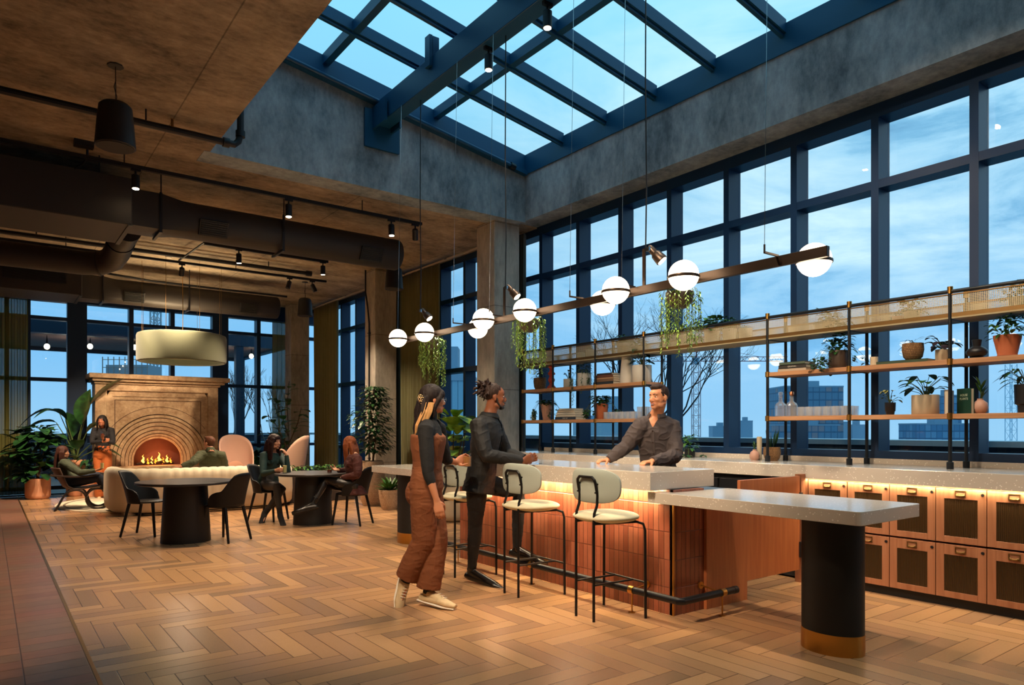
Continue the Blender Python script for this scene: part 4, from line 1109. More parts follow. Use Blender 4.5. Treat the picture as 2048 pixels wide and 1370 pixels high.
# ================================================================= curtains
green = mat('curtain_green', '#75724a', .85, noise_=3, dark=.85, sheen=.3)
greend = mat('curtain_dark', '#3b3a2c', .85, sheen=.3)
def sheer():
    m = bpy.data.materials.new('sheer_curtain'); m.use_nodes = True; t = m.node_tree; t.nodes.clear()
    o = N(t, 'ShaderNodeOutputMaterial'); d = N(t, 'ShaderNodeBsdfDiffuse'); d.inputs[0].default_value = C('#8f8a50'); tr_ = N(t, 'ShaderNodeBsdfTransparent'); tl = N(t, 'ShaderNodeBsdfTranslucent'); tl.inputs[0].default_value = C('#8a8a50')
    m1 = N(t, 'ShaderNodeMixShader'); m1.inputs[0].default_value = .4; m2 = N(t, 'ShaderNodeMixShader'); m2.inputs[0].default_value = .28
    t.links.new(d.outputs[0], m1.inputs[1]); t.links.new(tl.outputs[0], m1.inputs[2]); t.links.new(m1.outputs[0], m2.inputs[1]); t.links.new(tr_.outputs[0], m2.inputs[2]); t.links.new(m2.outputs[0], o.inputs[0]); return m
SHEER = sheer()
def curtain(a, b, z0, z1, label, m, folds, amp=.05, seed=1, name='curtain'):
    """hung from a to b (plan points)"""
    A = Vector((a[0], a[1], 0)); B = Vector((b[0], b[1], 0)); d = (B - A); L = d.length; d.normalize(); n = Vector((-d.y, d.x, 0))
    rnd = random.Random(seed); ph = [rnd.uniform(.7, 1.3) for _ in range(folds + 2)]
    t = thing(name, label, 'curtain', (A.x, A.y, z0), 0, 'green floor-length curtains')
    def f(u, v):
        s = u * folds; i = int(s); am = amp * ph[min(i, folds)]
        w = math.sin(2*PI*s + .6 * math.sin(2*PI*s)) * am * (1.0 - .35 * v) + .012 * math.sin(11 * u + 3 * v)
        p = d * (u * L + .012 * math.sin(4*PI*s + v)) + n * w
        return (p.x, p.y, (z1 - z0) * v)
    MB().grid(f, folds * 10 + 1, 14).build('curtain_cloth', m, t, smooth='all', solid=.006)
    return t
curtain((6.45, 15.25), (6.45, 16.72), .02, 4.32, 'green curtain gathered between the far column and the windows', green, 11, seed=2)
curtain((6.45, 10.72), (6.45, 12.22), .02, 4.32, 'green curtain gathered beside the middle column', green, 12, seed=3)
curtain((6.50, 12.3), (6.50, 12.85), .02, 4.32, 'dark curtain edge just behind the middle column', greend, 5, seed=9)
curtain((6.5, 8.32), (6.5, 8.85), 1.06 if False else .02, 4.32, 'dark green curtain gathered behind the nearest column', greend, 6, seed=4, amp=.07)
curtain((5.62, 17.35), (6.3, 17.35), .02, 4.02, 'green curtain in the far corner left of the round concrete edge', SHEER, 6, seed=5)
curtain((-.9, 17.35), (.38, 17.35), .04, 4.02, 'thick green curtain gathered beyond the red tile strip', SHEER, 12, seed=6)
curtain((.38, 17.38), (.66, 17.38), .04, 4.02, 'thin sheer curtain edge against the first far window', SHEER, 3, seed=7, amp=.025)
def rod(a, b, z, label):
    t = thing('curtain_rail', label, 'curtain rail', (a[0], a[1], z))
    MB().obox((0, 0, 0), (b[0] - a[0], b[1] - a[1], 0), .02, .03).build('rail_track', mat('rail_white', '#b8ab98', .5), t)
    d = Vector((b[0]-a[0], b[1]-a[1], 0))
    for f in (.05, .5, .95): MB().box(d.x*f - .03, d.x*f + .03, d.y*f - .03, d.y*f + .03, .0, ZC - .08 - z).build('rail_bracket', M['fsteel'], t)
rod((6.42, 12.7), (6.42, 16.75), 4.335, 'pale ceiling curtain rail between the far and middle columns')
rod((6.42, 8.8), (6.42, 12.15), 4.335, 'pale ceiling curtain rail between the middle and nearest columns')
# ================================================================= plants
LG1 = leaf_mat('leaf_deep', '#16301a', '#2e5a28', .35)
LG2 = leaf_mat('leaf_mid', '#244a1e', '#4d7d2f', .4)
LG3 = leaf_mat('leaf_bright', '#5b8a2c', '#93b444', .45)
LG4 = leaf_mat('leaf_sage', '#33513a', '#6d8a60', .45)
LGR = leaf_mat('leaf_purple', '#1d1a20', '#3c2a34', .4)
LGV = leaf_mat('leaf_variegated', '#2d5224', '#b9b878', .4)
STEM = mat('stem_green', '#4b5a2a', .6); BARK = mat('bark_brown', '#5b4632', .85, noise_=20)
SOIL = mat('soil', '#241a12', .95, noise_=40)
TC = mat('terracotta', '#b4623c', .8, noise_=12, dark=.88); CLAYP = mat('clay_pale', '#cf9470', .8, noise_=6, dark=.9)
WHT = mat('glaze_white', '#ddd8cc', .45); CRM = mat('ceramic_cream', '#d6c4a6', .55); PNK = mat('ceramic_pink', '#c99a86', .5)
BLKP = mat('ceramic_black', '#1d1c20', .4); GRYP = mat('ceramic_brown', '#4a3b30', .5)
def basket_mat(name, c0, c1, s=.018):
    m, t, b = new_mat(name)
    tc = N(t, 'ShaderNodeTexCoord'); br = N(t, 'ShaderNodeTexBrick')
    sp = N(t, 'ShaderNodeSeparateXYZ'); t.links.new(tc.outputs['Object'], sp.inputs[0])
    an = math_(t, 'ARCTAN2', sp.outputs[1], sp.outputs[0]); cb = N(t, 'ShaderNodeCombineXYZ'); t.links.new(math_(t, 'MULTIPLY', an, 10.0), cb.inputs[0]); t.links.new(math_(t, 'MULTIPLY', sp.outputs[2], 1 / s), cb.inputs[1])
    t.links.new(cb.outputs[0], br.inputs['Vector']); br.inputs['Scale'].default_value = 1.0; br.inputs['Brick Width'].default_value = 1.0; br.inputs['Row Height'].default_value = .8; br.inputs['Mortar Size'].default_value = .12
    br.inputs['Color1'].default_value = C(c0); br.inputs['Color2'].default_value = C(c1); br.inputs['Mortar'].default_value = C(c0, .45)
    t.links.new(br.outputs[0], b.inputs['Base Color']); bp = N(t, 'ShaderNodeBump'); bp.inputs['Strength'].default_value = .8; bp.inputs['Distance'].default_value = .006; bp.invert = True
    t.links.new(br.outputs[1], bp.inputs['Height']); t.links.new(bp.outputs[0], b.inputs['Normal']); b.inputs['Roughness'].default_value = .85; return m
BSK = basket_mat('woven_straw', '#8a6440', '#b58a5c'); BSKP = basket_mat('woven_pale', '#c7a482', '#dcc0a0', .03)

def leaf(mb, base, d, L, w, up=(0, 0, 1), droop=.3, shape='oval', fold=.15, n=5):
    base = Vector(base); d = Vector(d).normalized(); up = Vector(up)
    s = d.cross(up)
    if s.length < .05: s = d.cross(Vector((1, .2, 0)))
    s.normalize(); nrm = s.cross(d).normalized()
    rows = []
    for i in range(n + 1):
        t_ = i / n
        if shape == 'oval': k = math.sin(PI * min(1, t_ * .93 + .04)) ** .75
        elif shape == 'lance': k = math.sin(PI * t_ ** .8) ** .9
        elif shape == 'fiddle': k = (.45 + .75 * t_) * math.sin(PI * min(1, .10 + t_ * .88)) ** .6
        elif shape == 'strap': k = (1 - t_ ** 3) * .9 + .1 * (1 - t_)
        else: k = 1
        k = max(k, .03)
        c = base + d * (L * t_) - Vector((0, 0, 1)) * (droop * L * t_ * t_)
        rows.append([c - s * (w/2*k) + nrm * (fold * w * k * .5), c, c + s * (w/2*k) + nrm * (fold * w * k * .5)])
    vs = [p for r in rows for p in r]; fs = []
    for i in range(n):
        a = i * 3; fs += [(a, a+1, a+4, a+3), (a+1, a+2, a+5, a+4)]
    mb.add(vs, fs)
def fol(mb, parent, m, name='leaves'):
    o = mb.build(name, m, parent, smooth='all'); return o
def pot_shape(t, prof, m, soil_z=None, soil_r=None, name='pot', n=28, ell=1):
    zt = prof[-1][1]; rt = prof[-1][0]
    th = min(.012, rt * .1)
    full = [(0, prof[0][1])] + prof + [(rt - th, zt), (rt - th * 1.2, (soil_z if soil_z is not None else zt * .9) - .01)]
    MB().lathe(full, n=n, cap=False, ell=ell).build(name, m, t, smooth=True, angle=50)
    sz = soil_z if soil_z is not None else zt * .9
    MB().lathe([(rt - th * .9, sz), (0, sz + .004)], n=n, cap=False).build('soil', SOIL, t)
def bush(mb, c, R, H, n, L, w, shape='oval', droop=.3, rnd=random, updir=.4, fill=False):
    for _ in range(n):
        a = rnd.uniform(0, 2*PI); e_ = rnd.uniform(-.15, 1) * updir * 2
        d = Vector((math.cos(a), math.sin(a), e_)).normalized()
        rr = rnd.uniform(.1 if fill else .25, 1)
        p = Vector(c) + Vector((math.cos(a) * R * rr, math.sin(a) * R * rr, H * rnd.uniform(0, 1)))
        k = rnd.uniform(.7, 1.2); leaf(mb, p, d, L * k, w * k, droop=droop * rnd.uniform(.4, 1.4), shape=shape)
def stems(mb, base, tips, r0, r1, bow=.1, rnd=random):
    for tp in tips:
        b0 = Vector(base); t1 = Vector(tp); m = (b0 + t1) / 2 + Vector((rnd.uniform(-bow, bow) * .5, rnd.uniform(-bow, bow) * .5, bow * .3))
        mb.tube([b0, m, t1], [r0, (r0 + r1)/2, r1], 6)

# ---- big floor plants
def fiddle(loc, label, r, H, n, potf, m=LG2, seed=1, Lf=.28, z0=.5):
    rnd = random.Random(seed); t = thing('fiddle_leaf_plant', label, 'plant', loc); zt = potf(t)
    s = MB(); f = MB()
    tops = [(rnd.uniform(-r, r) * .4, rnd.uniform(-r, r) * .4, zt + H * rnd.uniform(.6, .95)) for _ in range(5)]
    stems(s, (0, 0, zt - .05), tops, .014, .007, .06, rnd); s.build('stem', BARK, t)
    for i in range(n):
        a = rnd.uniform(0, 2*PI); h = rnd.random(); z = zt + .08 + (H - .1) * h
        rr = r * (.35 + .65 * math.sin(PI * min(1, .2 + h * .75))) * rnd.uniform(.2, .75)
        d = Vector((math.cos(a), math.sin(a), rnd.uniform(-.2, .8))).normalized(); k = rnd.uniform(.75, 1.15)
        leaf(f, (math.cos(a)*rr, math.sin(a)*rr, z), d, Lf*k, Lf*.62*k, droop=rnd.uniform(.1, .5), shape='fiddle', fold=.25)
    fol(f, t, m); return t
def round_pot(r, h, m):
    def g(t):
        pot_shape(t, [(r*.8, 0), (r*.95, h*.06), (r, h*.2), (r, h*.97), (r*.98, h)], m, h*.9); return h*.9
    return g
fiddle((.80, 16.6, 0), 'fiddle leaf fig with broad dark leaves in a round pale terracotta pot', .56, 1.08, 240, round_pot(.215, .40, CLAYP), LG1, 5, .31)
t = fiddle((5.62, 8.95, 0), 'bright fiddle leaf fig in a round pale pot behind the man in black', .40, 1.16, 60, round_pot(.27, .52, CRM), LG3, 8, .38)
# bird of paradise behind the looped chair
rnd = random.Random(11)
t = thing('bird_of_paradise', 'tall bird of paradise with long paddle leaves left of the fireplace', 'plant', (1.45, 16.85, 0))
pot_shape(t, [(.14, 0), (.16, .02), (.19, .70), (.185, .74)], CLAYP, .7)
s = MB(); f = MB()
for (ax, ay, h, L, w, dz, dr) in ((-.35, -.1, 1.55, .75, .24, .45, .75), (.55, -.05, 1.85, .85, .26, .75, .25), (-.75, -.1, 1.5, .55, .20, .25, .8), (.2, -.2, 1.45, .75, .28, 1.3, .2), (-.1, .1, 1.2, .7, .24, .9, .4), (-.5, -.2, 1.15, .55, .2, .2, .9), (.55, -.2, 1.05, .5, .18, .2, .5), (.4, -.2, 1.3, .55, .2, .5, .5), (-.6, .1, 1.7, .65, .2, .3, .9), (.3, .1, 1.6, .6, .22, .8, .3), (.75, -.3, .95, .4, .14, .1, .5), (.0, -.3, .95, .4, .16, .6, .5)):
    tip = Vector((ax * .45, ay, h)); s.tube([(rnd.uniform(-.05, .05), 0, .68), (ax * .18, ay * .4, .68 + (h - .68) * .55), tip], [.014, .011, .008], 6)
    leaf(f, tip, (ax, ay, dz), L * 1.25, w * 1.6, droop=dr, shape='lance', fold=.35, n=9)
s.build('stem', STEM, t); fol(f, t, LG1)
# low filler under the bird of paradise
t = thing('peace_lily', 'low leafy plant with small drooping leaves below the bird of paradise', 'plant', (1.65, 16.6, 0))
pot_shape(t, [(.11, 0), (.13, .40), (.13, .42)], CLAYP, .38); f = MB(); bush(f, (0, 0, .4), .12, .35, 60, .22, .07, 'lance', .6, random.Random(3), .5); fol(f, t, LG1)
# rubber tree before the far column
rnd = random.Random(21)
t = thing('rubber_tree', 'tall slender rubber tree with glossy oval leaves by the far column', 'plant', (5.45, 15.7, 0))
pot_shape(t, [(.20, 0), (.25, .45), (.25, .48)], mat('planter_grey', '#8a7d72', .8), .44)
s = MB(); f = MB()
br = [[(0, 0, .4), (.02, 0, 1.1), (-.02, .02, 1.9), (.02, 0, 2.45)], [(0, 0, .9), (-.25, -.05, 1.4), (-.5, -.1, 1.7)], [(0, 0, 1.0), (.2, -.05, 1.5), (.3, 0, 1.85)], [(0, 0, 1.2), (-.15, .05, 1.75), (-.25, .1, 2.1)], [(0,0,.8), (.22,0,1.0), (.35,.05,1.2)], [(0,0,.8), (-.3,0,1.15), (-.45,.05,1.3)]]
for b in br:
    s.tube(b, [.014] + [.009] * (len(b) - 2) + [.006], 6)
    for i in range(len(b) - 1):
        for q in range(7):
            if i == 0 and q < 4: continue
            p = Vector(b[i]).lerp(Vector(b[i+1]), q / 7); a = rnd.uniform(0, 2*PI)
            leaf(f, p, (math.cos(a), math.sin(a), rnd.uniform(-.1, .7)), rnd.uniform(.22, .32), .15, droop=.3, fold=.2)
s.build('stem', BARK, t); fol(f, t, LGV if False else LG2)
# ficus column before the middle column
rnd = random.Random(31)
t = thing('ficus_tree', 'tall bushy narrow ficus in a ribbed stone-coloured planter by the middle column', 'plant', (5.56, 11.6, 0))
pot_shape(t, [(.17, 0), (.21, .1), (.235, .35), (.20, .75), (.18, .8)], BSKP, .74)
s = MB(); s.tube([(0, 0, .7), (.05, 0, 1.2), (-.03, .02, 1.7), (.02, 0, 2.1)], [.022, .018, .014, .008], 8); s.build('stem', BARK, t)
f = MB()
for i in range(950):
    h = rnd.random(); a = rnd.uniform(0, 2*PI); rr = (.14 + .19 * math.sin(PI * (.15 + .8 * h))) * rnd.uniform(.3, 1.1)
    leaf(f, (math.cos(a)*rr + (.04 * math.sin(h * 9)), math.sin(a)*rr, .92 + 1.22 * h), (math.cos(a), math.sin(a), rnd.uniform(-.5, .5)), rnd.uniform(.08, .12), .062, droop=.3, fold=.2, n=3)
fol(f, t, LG1)
# agave like dracaena
rnd = random.Random(41)
t = thing('dracaena_plant', 'low plant of broad pointed green leaves in a white woven round pot', 'plant', (5.50, 10.82, 0))
pot_shape(t, [(.12, 0), (.155, .08), (.185, .28), (.185, .34)], BSKP, .31)
f = MB()
for i in range(34):
    a = i * 2.4; e_ = .3 + 1.9 * (i / 34); leaf(f, (.02*math.cos(a), .02*math.sin(a), .31), (math.cos(a), math.sin(a), e_), rnd.uniform(.28, .40), .055, droop=.25, shape='lance', fold=.35, n=6)
fol(f, t, LG2)
# low lounge planting behind the sofa
rnd = random.Random(51)
for i, (x, y, z, lab, R, h) in enumerate(((4.75, 12.9, .0, 'low planter trough of feathery green plants behind the second round table', .6, .3),)):
    x = 5.06; t = thing('planter_box', lab, 'plant', (x, y, z))
    MB().box(-.68, .68, -.14, .14, 0, .55).build('trough', mat('trough_dark', '#3a3330', .7), t, bevel=.01)
    MB().box(-.66, .66, -.12, .12, .55, .556).build('soil', SOIL, t)
    f = MB()
    for q in range(230):
        px_ = rnd.uniform(-.64, .64); a = rnd.uniform(0, 2*PI)
        leaf(f, (px_, rnd.uniform(-.1, .1), .56 + rnd.uniform(0, .10)), (math.cos(a), math.sin(a), rnd.uniform(.1, 1.2)), rnd.uniform(.12, .22), .045, droop=.6, shape='lance', n=4)
    fol(f, t, LG2)
rnd = random.Random(52)
t = thing('palm_plant', 'dark arching leafy plant by the far window between the pink chairs', 'plant', (5.0, 16.6, 0))
pot_shape(t, [(.16, 0), (.2, .4), (.2, .42)], GRYP, .38); f = MB()
for i in range(40):
    a = rnd.uniform(0, 2*PI); leaf(f, (0, 0, .4 + rnd.uniform(0, .35)), (math.cos(a), math.sin(a), rnd.uniform(.5, 1.5)), rnd.uniform(.4, .7), .13, droop=.55, shape='lance', fold=.3, n=7)
fol(f, t, LG1)

# ---- hanging planters on the chandelier bar
def hanging(loc, label, R, L, n, seed, bowl):
    rnd = random.Random(seed); t = thing('hanging_planter', label, 'planter', loc, 0, 'trailing planters hung from the chandelier bar')
    MB().lathe([(0, -.12), (.05, -.118), (.09, -.08), (.105, -.02), (.105, 0), (.098, 0), (.095, -.02), (.0, -.03)], n=24, cap=False).build('bowl', GRYP, t, smooth=True)
    b = MB(); 
    for a in (0, 2.1, 4.2): b.tube([(.1*math.cos(a), .1*math.sin(a), 0), (0, 0, .1)], .002, 5)
    b.tube([(0, 0, .1), (-.13, 0, .13)], .004, 5); b.build('hanger', M['black'], t)
    f = MB(); st = MB()
    for i in range(n):
        a = 2*PI*i/n + rnd.uniform(-.1, .1); k = rnd.uniform(.5, 1.0); Ls = L * k; r1 = R * rnd.uniform(.75, 1.1)
        pts = [(0.06*math.cos(a), .06*math.sin(a), -.01), (r1*.8*math.cos(a), r1*.8*math.sin(a), .03), (r1*math.cos(a), r1*math.sin(a), -.05), (r1*1.02*math.cos(a), r1*1.02*math.sin(a), -Ls)]
        st.tube(pts, .0022, 4)
        m_ = int(Ls / .013)
        for j in range(m_):
            z = -.0 - Ls * j / m_; sw = .008 * math.sin(z * 20 + i); b_ = rnd.uniform(0, 2*PI)
            leaf(f, (r1*math.cos(a) + sw, r1*math.sin(a) + sw, z), (math.cos(b_), math.sin(b_), -.5), .028, .013, droop=.3, fold=.5, n=2)
    st.build('trailing_stem', STEM, t); f.build('leaves', LG3, t)
    return t
hanging((4.15, 7.08, 2.42), 'long strings of bright trailing leaves below the globes before the curtain', .15, .60, 19, 61, 0)
hanging((4.15, 5.26, 2.42), 'long strings of bright trailing leaves hanging beside the nearest column', .15, .56, 19, 62, 0)
hanging((4.15, 3.44, 2.40), 'long strings of trailing leaves hanging in front of the bar windows', .14, .52, 18, 63, 0)

# ================================================================= things on the pipe shelves
ZM, ZL, ZT, ZCn = 1.94, 1.50, 2.282, 1.05     # top of the middle and lower boards, tray floor, counter
SX = 6.40
def small_plant(name, loc, label, prof, pm, kind, lm, seed=1, grp=None, rz=0, soil=None):
    rnd = random.Random(seed); t = thing(name, label, 'plant', loc, rz, grp); pot_shape(t, prof, pm, soil, n=24); zt = soil or prof[-1][1] * .9
    f = MB(); s = MB(); rt = prof[-1][0]
    if kind[0] == 'bush':
        _, R, H, n, L, w = kind; bush(f, (0, 0, zt), R, H, n, L, w, 'oval', .5, rnd, .5, True)
        stems(s, (0, 0, zt - .01), [(rnd.uniform(-R, R)*.6, rnd.uniform(-R, R)*.6, zt + H * rnd.uniform(.5, 1)) for _ in range(7)], .002, .0012, .03, rnd)
    elif kind[0] == 'big':   # few big leaves on stems
        _, R, H, n, L, w = kind
        for i in range(n):
            a = 2*PI*i/n*1.6 + rnd.uniform(-.3, .3); h = H * rnd.uniform(.25, 1); rr = R * rnd.uniform(.3, .9)
            tip = (math.cos(a)*rr, math.sin(a)*rr, zt + h); s.tube([(0, 0, zt - .01), (tip[0]*.4, tip[1]*.4, zt + h*.6), tip], .0025, 5)
            leaf(f, tip, (math.cos(a), math.sin(a), rnd.uniform(-.3, .6)), L * rnd.uniform(.8, 1.2), w, droop=.4, fold=.2)
    elif kind[0] == 'trail':
        _, R, H, n, L, w, dl = kind; bush(f, (0, 0, zt), R * .6, H, n, L, w, 'oval', .5, rnd, .5, True)
        for i in range(12):
            a = rnd.uniform(0, 2*PI); Ls = dl * rnd.uniform(.4, 1); a = a if True else 0
            pts = [(0, 0, zt), (math.cos(a)*R*.8, math.sin(a)*R*.8, zt + .03), (math.cos(a)*R*1.15, math.sin(a)*R*1.15, zt - .05), (math.cos(a)*R*1.2, math.sin(a)*R*1.2, zt - .05 - Ls)]
            if math.cos(a) > -.5 : pts[-1] = (pts[-1][0], pts[-1][1], max(pts[-1][2], .02)) if abs(pts[-1][0]) < .15 else pts[-1]
            s.tube(pts, .0015, 4)
            for j in range(int(12 * Ls / .1)):
                p = Vector(pts[2]).lerp(Vector(pts[3]), j / max(1, int(12 * Ls / .1))); b_ = rnd.uniform(0, 2*PI); leaf(f, p, (math.cos(b_), math.sin(b_), 0), L * .7, w * .7, droop=.4, n=3)
    elif kind[0] == 'snake':
        _, R, H, n, L, w = kind
        for i in range(n):
            a = 2*PI*i/n; leaf(f, (math.cos(a)*R*.4, math.sin(a)*R*.4, zt), (math.cos(a)*.25, math.sin(a)*.25, 1), H * rnd.uniform(.6, 1), w, up=(math.cos(a+1.3), math.sin(a+1.3), 0), droop=0, shape='lance', fold=.4, n=5)
        s = None
    fol(f, t, lm)
    if s and s.v: s.build('stem', STEM, t)
    return t
cyl = lambda r, h: [(r*.96, 0), (r, .004), (r, h - .003), (r*.99, h)]
tap = lambda r, h, k=.78: [(r*k, 0), (r*k + .002, .004), (r, h*.9), (r, h)]
cub = 'cube'
TG = 'small potted plants in the mesh tray'
# middle board, unit over the cabinets
small_plant('shelf_plant', (SX, 3.42, ZM), 'bushy small-leaved plant in a dark ribbed pot on the middle shelf', cyl(.085, .17), GRYP, ('trail', .19, .30, 150, .065, .045, .16), LG1, 71)
small_plant('shelf_plant', (SX, 2.76, ZM + .028), 'dry wispy plant in a round woven pot standing on a green book', [(.05, 0), (.075, .03), (.086, .09), (.082, .145)], BSK, ('bush', .06, .05, 26, .08, .008), mat('dry_stem', '#5b4634', .9), 72)
small_plant('shelf_plant', (SX, 2.52, ZM), 'dark purple-leaved plant in a square white pot', [(.058, 0), (.06, .003), (.06, .10)], CRM, ('big', .11, .13, 20, .065, .05), LGR, 73)
small_plant('shelf_plant', (SX, 2.06, ZM), 'leafy plant in a terracotta pot with saucer at the shelf end', [(.062, 0), (.07, .012), (.066, .02), (.092, .14), (.095, .17)], TC, ('bush', .13, .19, 130, .06, .03), LG2, 74)
# lower board
small_plant('shelf_plant', (SX, 2.95, ZL), 'small variegated plant in a squat black footed pot', [(.032, 0), (.036, .03), (.042, .035), (.045, .11)], BLKP, ('big', .09, .12, 12, .05, .035), LGV, 75)
small_plant('shelf_plant', (SX, 2.66, ZL), 'broad-leaved plant in a large cream cylinder pot on the lower shelf', cyl(.105, .165), CRM, ('big', .17, .20, 22, .10, .065), LG1, 76)
small_plant('shelf_plant', (SX, 1.94, ZL), 'dark pointed-leaf plant in a tall black footed pot at the shelf end', [(.05, 0), (.052, .06), (.07, .07), (.075, .22)], BLKP, ('big', .15, .14, 18, .10, .035), LG1, 77)
# on the counter
small_plant('counter_plant', (SX + .02, 4.13, ZCn), 'spiky snake plant in a woven straw pot on the back counter', [(.055, 0), (.075, .03), (.086, .08), (.082, .14)], BSK, ('snake', .05, .22, 11, .2, .024), LG1, 78)
small_plant('counter_plant', (6.45, 5.2, ZCn), 'leafy green plant on the back counter behind the bartender', cyl(.06, .09), BLKP, ('trail', .13, .16, 50, .08, .045, .06), LG2, 79)
# lower and middle boards, unit by the column
small_plant('shelf_plant', (SX, 7.86, ZM), 'fine-leaved plant in a woven round pot beside the column', [(.065, 0), (.085, .04), (.095, .12), (.09, .17)], BSK, ('bush', .11, .15, 200, .045, .016), LG1, 80)
small_plant('shelf_plant', (SX, 7.24, ZM), 'delicate few-leaved plant in a small white cube pot', [(.065, 0), (.068, .003), (.068, .12)], WHT, ('big', .08, .18, 10, .04, .03), LGR, 81)
small_plant('shelf_plant', (SX, 6.92, ZM), 'trailing fine-leaved plant spilling over a ribbed white pot', cyl(.095, .18), WHT, ('trail', .16, .14, 170, .04, .02, .44), LG4, 82)
small_plant('shelf_plant', (SX, 5.89, ZM), 'dark rubbery-leaved plant in a large white cylinder pot', cyl(.12, .21), WHT, ('big', .15, .22, 22, .11, .06), LG1, 83)
small_plant('shelf_plant', (SX, 7.71, ZL), 'bushy plant around a tall pink pot on the lower shelf', [(.05, 0), (.055, .01), (.085, .22), (.085, .23)], PNK, ('trail', .17, .07, 130, .06, .035, .16), LG1, 84)
small_plant('shelf_plant', (SX, 6.60, ZL), 'drooping green plant in a terracotta pot on the lower shelf', tap(.095, .20), TC, ('trail', .18, .12, 140, .08, .05, .14), LG1, 85)
# tray
for i, (y, r, h, m_, k, lab) in enumerate(((3.60, .055, .10, WHT, 1, 'small succulent in a white pot in the mesh tray, paired with another'), (3.52, .058, .12, CRM, 2, 'small leafy plant in a cream pot, second of a pair in the mesh tray'), (2.88, .05, .08, PNK, 1, 'little plant in a low pinkish pot beside a taller pot in the tray'), (2.77, .065, .11, CRM, 2, 'green sprigs in a cream pot beside a lower pinkish pot in the tray'), (1.99, .06, .12, CRM, 2, 'leafy plant in a cream pot at the very end of the tray'),
      (7.82, .055, .09, WHT, 0, 'plain small white pot in the tray nearest the column'), (7.62, .06, .07, WHT, 0, 'low white pot in the tray, second from the column'), (6.99, .06, .12, WHT, 0, 'white pot of sparse sprigs in the tray over the red candlestick side'), (6.80, .065, .14, WHT, 1, 'white pot with dark rosette in the tray over the trailing plant'), (6.21, .075, .17, WHT, 2, 'tall white pot with grey-green plant in the tray over the white vase'), (5.93, .065, .10, WHT, 2, 'low white pot with thin stems in the tray beside the last front post'),
      (5.21, .07, .17, WHT, 2, 'white pot with short greenery in the tray between the two shelf units'), (4.86, .085, .19, WHT, 3, 'white pot with big ivy leaves in the tray, tallest plant there'), (4.63, .075, .17, WHT, 2, 'white pot with dark greenery in the tray beside the ivy'), (4.43, .07, .15, WHT, 1, 'white pot with spiky grey plant in the tray'))):
    kd = {0: ('bush', .02, .02, 6, .03, .02), 1: ('bush', .05, .05, 40, .05, .018), 2: ('bush', .09, .12, 90, .06, .03), 3: ('bush', .16, .14, 110, .075, .06)}[k]
    small_plant('tray_plant', (SX, y, ZT), lab, tap(r, h, .8), m_, kd, [LG4, LG4, LG2, LG2][k], 90 + i, TG)

# ---- books
def book(loc, w, d, h, col, label, rz=0, title=None, grp=None, page='#d9cfb8', tilt=None):
    t = thing('book', label, 'book', loc, rz, grp)
    m_ = mat('cover_' + col.lstrip('#'), col, .5)
    c = MB(); c.box(-w/2, w/2, -d/2, d/2, 0, .0025).box(-w/2, w/2, -d/2, d/2, h - .0025, h).box(-w/2, -w/2 + .003, -d/2, d/2, 0, h)
    c.build('cover', m_, t); MB().box(-w/2 + .003, w/2 - .005, -d/2 + .004, d/2 - .004, .0025, h - .0025).build('pages', mat('pages', page, .8), t)
    if tilt: t.rotation_euler = tilt
    if title: 
        o = text(title[0], title[1], title[2], t, 'spine_title')
        o.location = (-w/2 - .001, title[3] if len(title) > 3 else 0, h/2); o.rotation_euler = (PI/2, 0, -PI/2)
    return t
def text(s, size, col, parent, name='lettering', ext=.0004):
    cu = bpy.data.curves.new(name, 'FONT'); cu.body = s; cu.size = size; cu.align_x = 'CENTER'; cu.align_y = 'CENTER'; cu.extrude = ext
    o = bpy.data.objects.new(name, cu); COL.objects.link(o); o.parent = parent
    cu.materials.append(mat('ink_' + name, col, .6)); return o
def stack(x, y, z, items, grp):
    for (w, d, h, col, lab, *ti) in items:
        book((x, y, z), w, d, h, col, lab, 0, ti[0] if ti else None, grp); z += h + .0006
stack(SX - .03, 3.82, ZM, ((.20, .30, .028, '#b8a690', 'pale book, lowest of the three-book stack near the dark ribbed pot'), (.19, .29, .034, '#34302c', 'black book with pale spine letters, between two others on the middle shelf', ('GRAPHIC', .022, '#d8d2c4')), (.20, .27, .028, '#4e5c4c', 'green book, topmost of the stack near the dark ribbed pot')), 'books stacked near the ribbed pot')
book((SX - .02, 2.80, ZM), .22, .42, .026, '#3c4f3a', 'long flat dark green book beneath the woven pot')
stack(SX - .03, 6.42, ZM, ((.22, .36, .034, '#2a3238', 'dark book, lowest of the stack by the white vase'), (.20, .35, .028, '#8c6a50', 'brown book, second from the bottom by the white vase'), (.19, .34, .028, '#b08560', 'tan book in the middle of the stack by the white vase'), (.19, .32, .03, '#6b4232', 'reddish brown book, second from the top by the white vase'), (.18, .27, .022, '#3a3436', 'small dark book, topmost of the stack by the white vase')), 'books stacked by the white vase')
stack(SX - .03, 7.15, ZL, ((.22, .42, .036, '#2e3a48', 'navy book, lowest of the pale stack on the lower shelf', ('STREET ART', .02, '#d8d2c4')), (.21, .40, .032, '#cfc4b0', 'wide cream book, second of the pale stack'), (.20, .38, .03, '#d8cfbc', 'cream book in the middle of the pale stack'), (.20, .34, .03, '#c9bca4', 'beige book, second from top of the pale stack'), (.19, .29, .022, '#e0d8c8', 'small white book, topmost of the pale stack')), 'books stacked on the lower shelf')
book((SX - .08, 2.43, ZL + .093), .20, .15, .028, '#b98a5c', 'tan book leaning upright behind the green one', 0, None, 'upright books', tilt=(0, PI/2, PI/2 + .10))
t = thing('book', 'upright green book titled House Plants beside the pink vase', 'book', (SX - .05, 2.345, ZL), -.55, 'upright books')
MB().box(0, .022, -.075, .075, 0, .20).build('pages', mat('pages2', '#d9cfb8', .8), t)
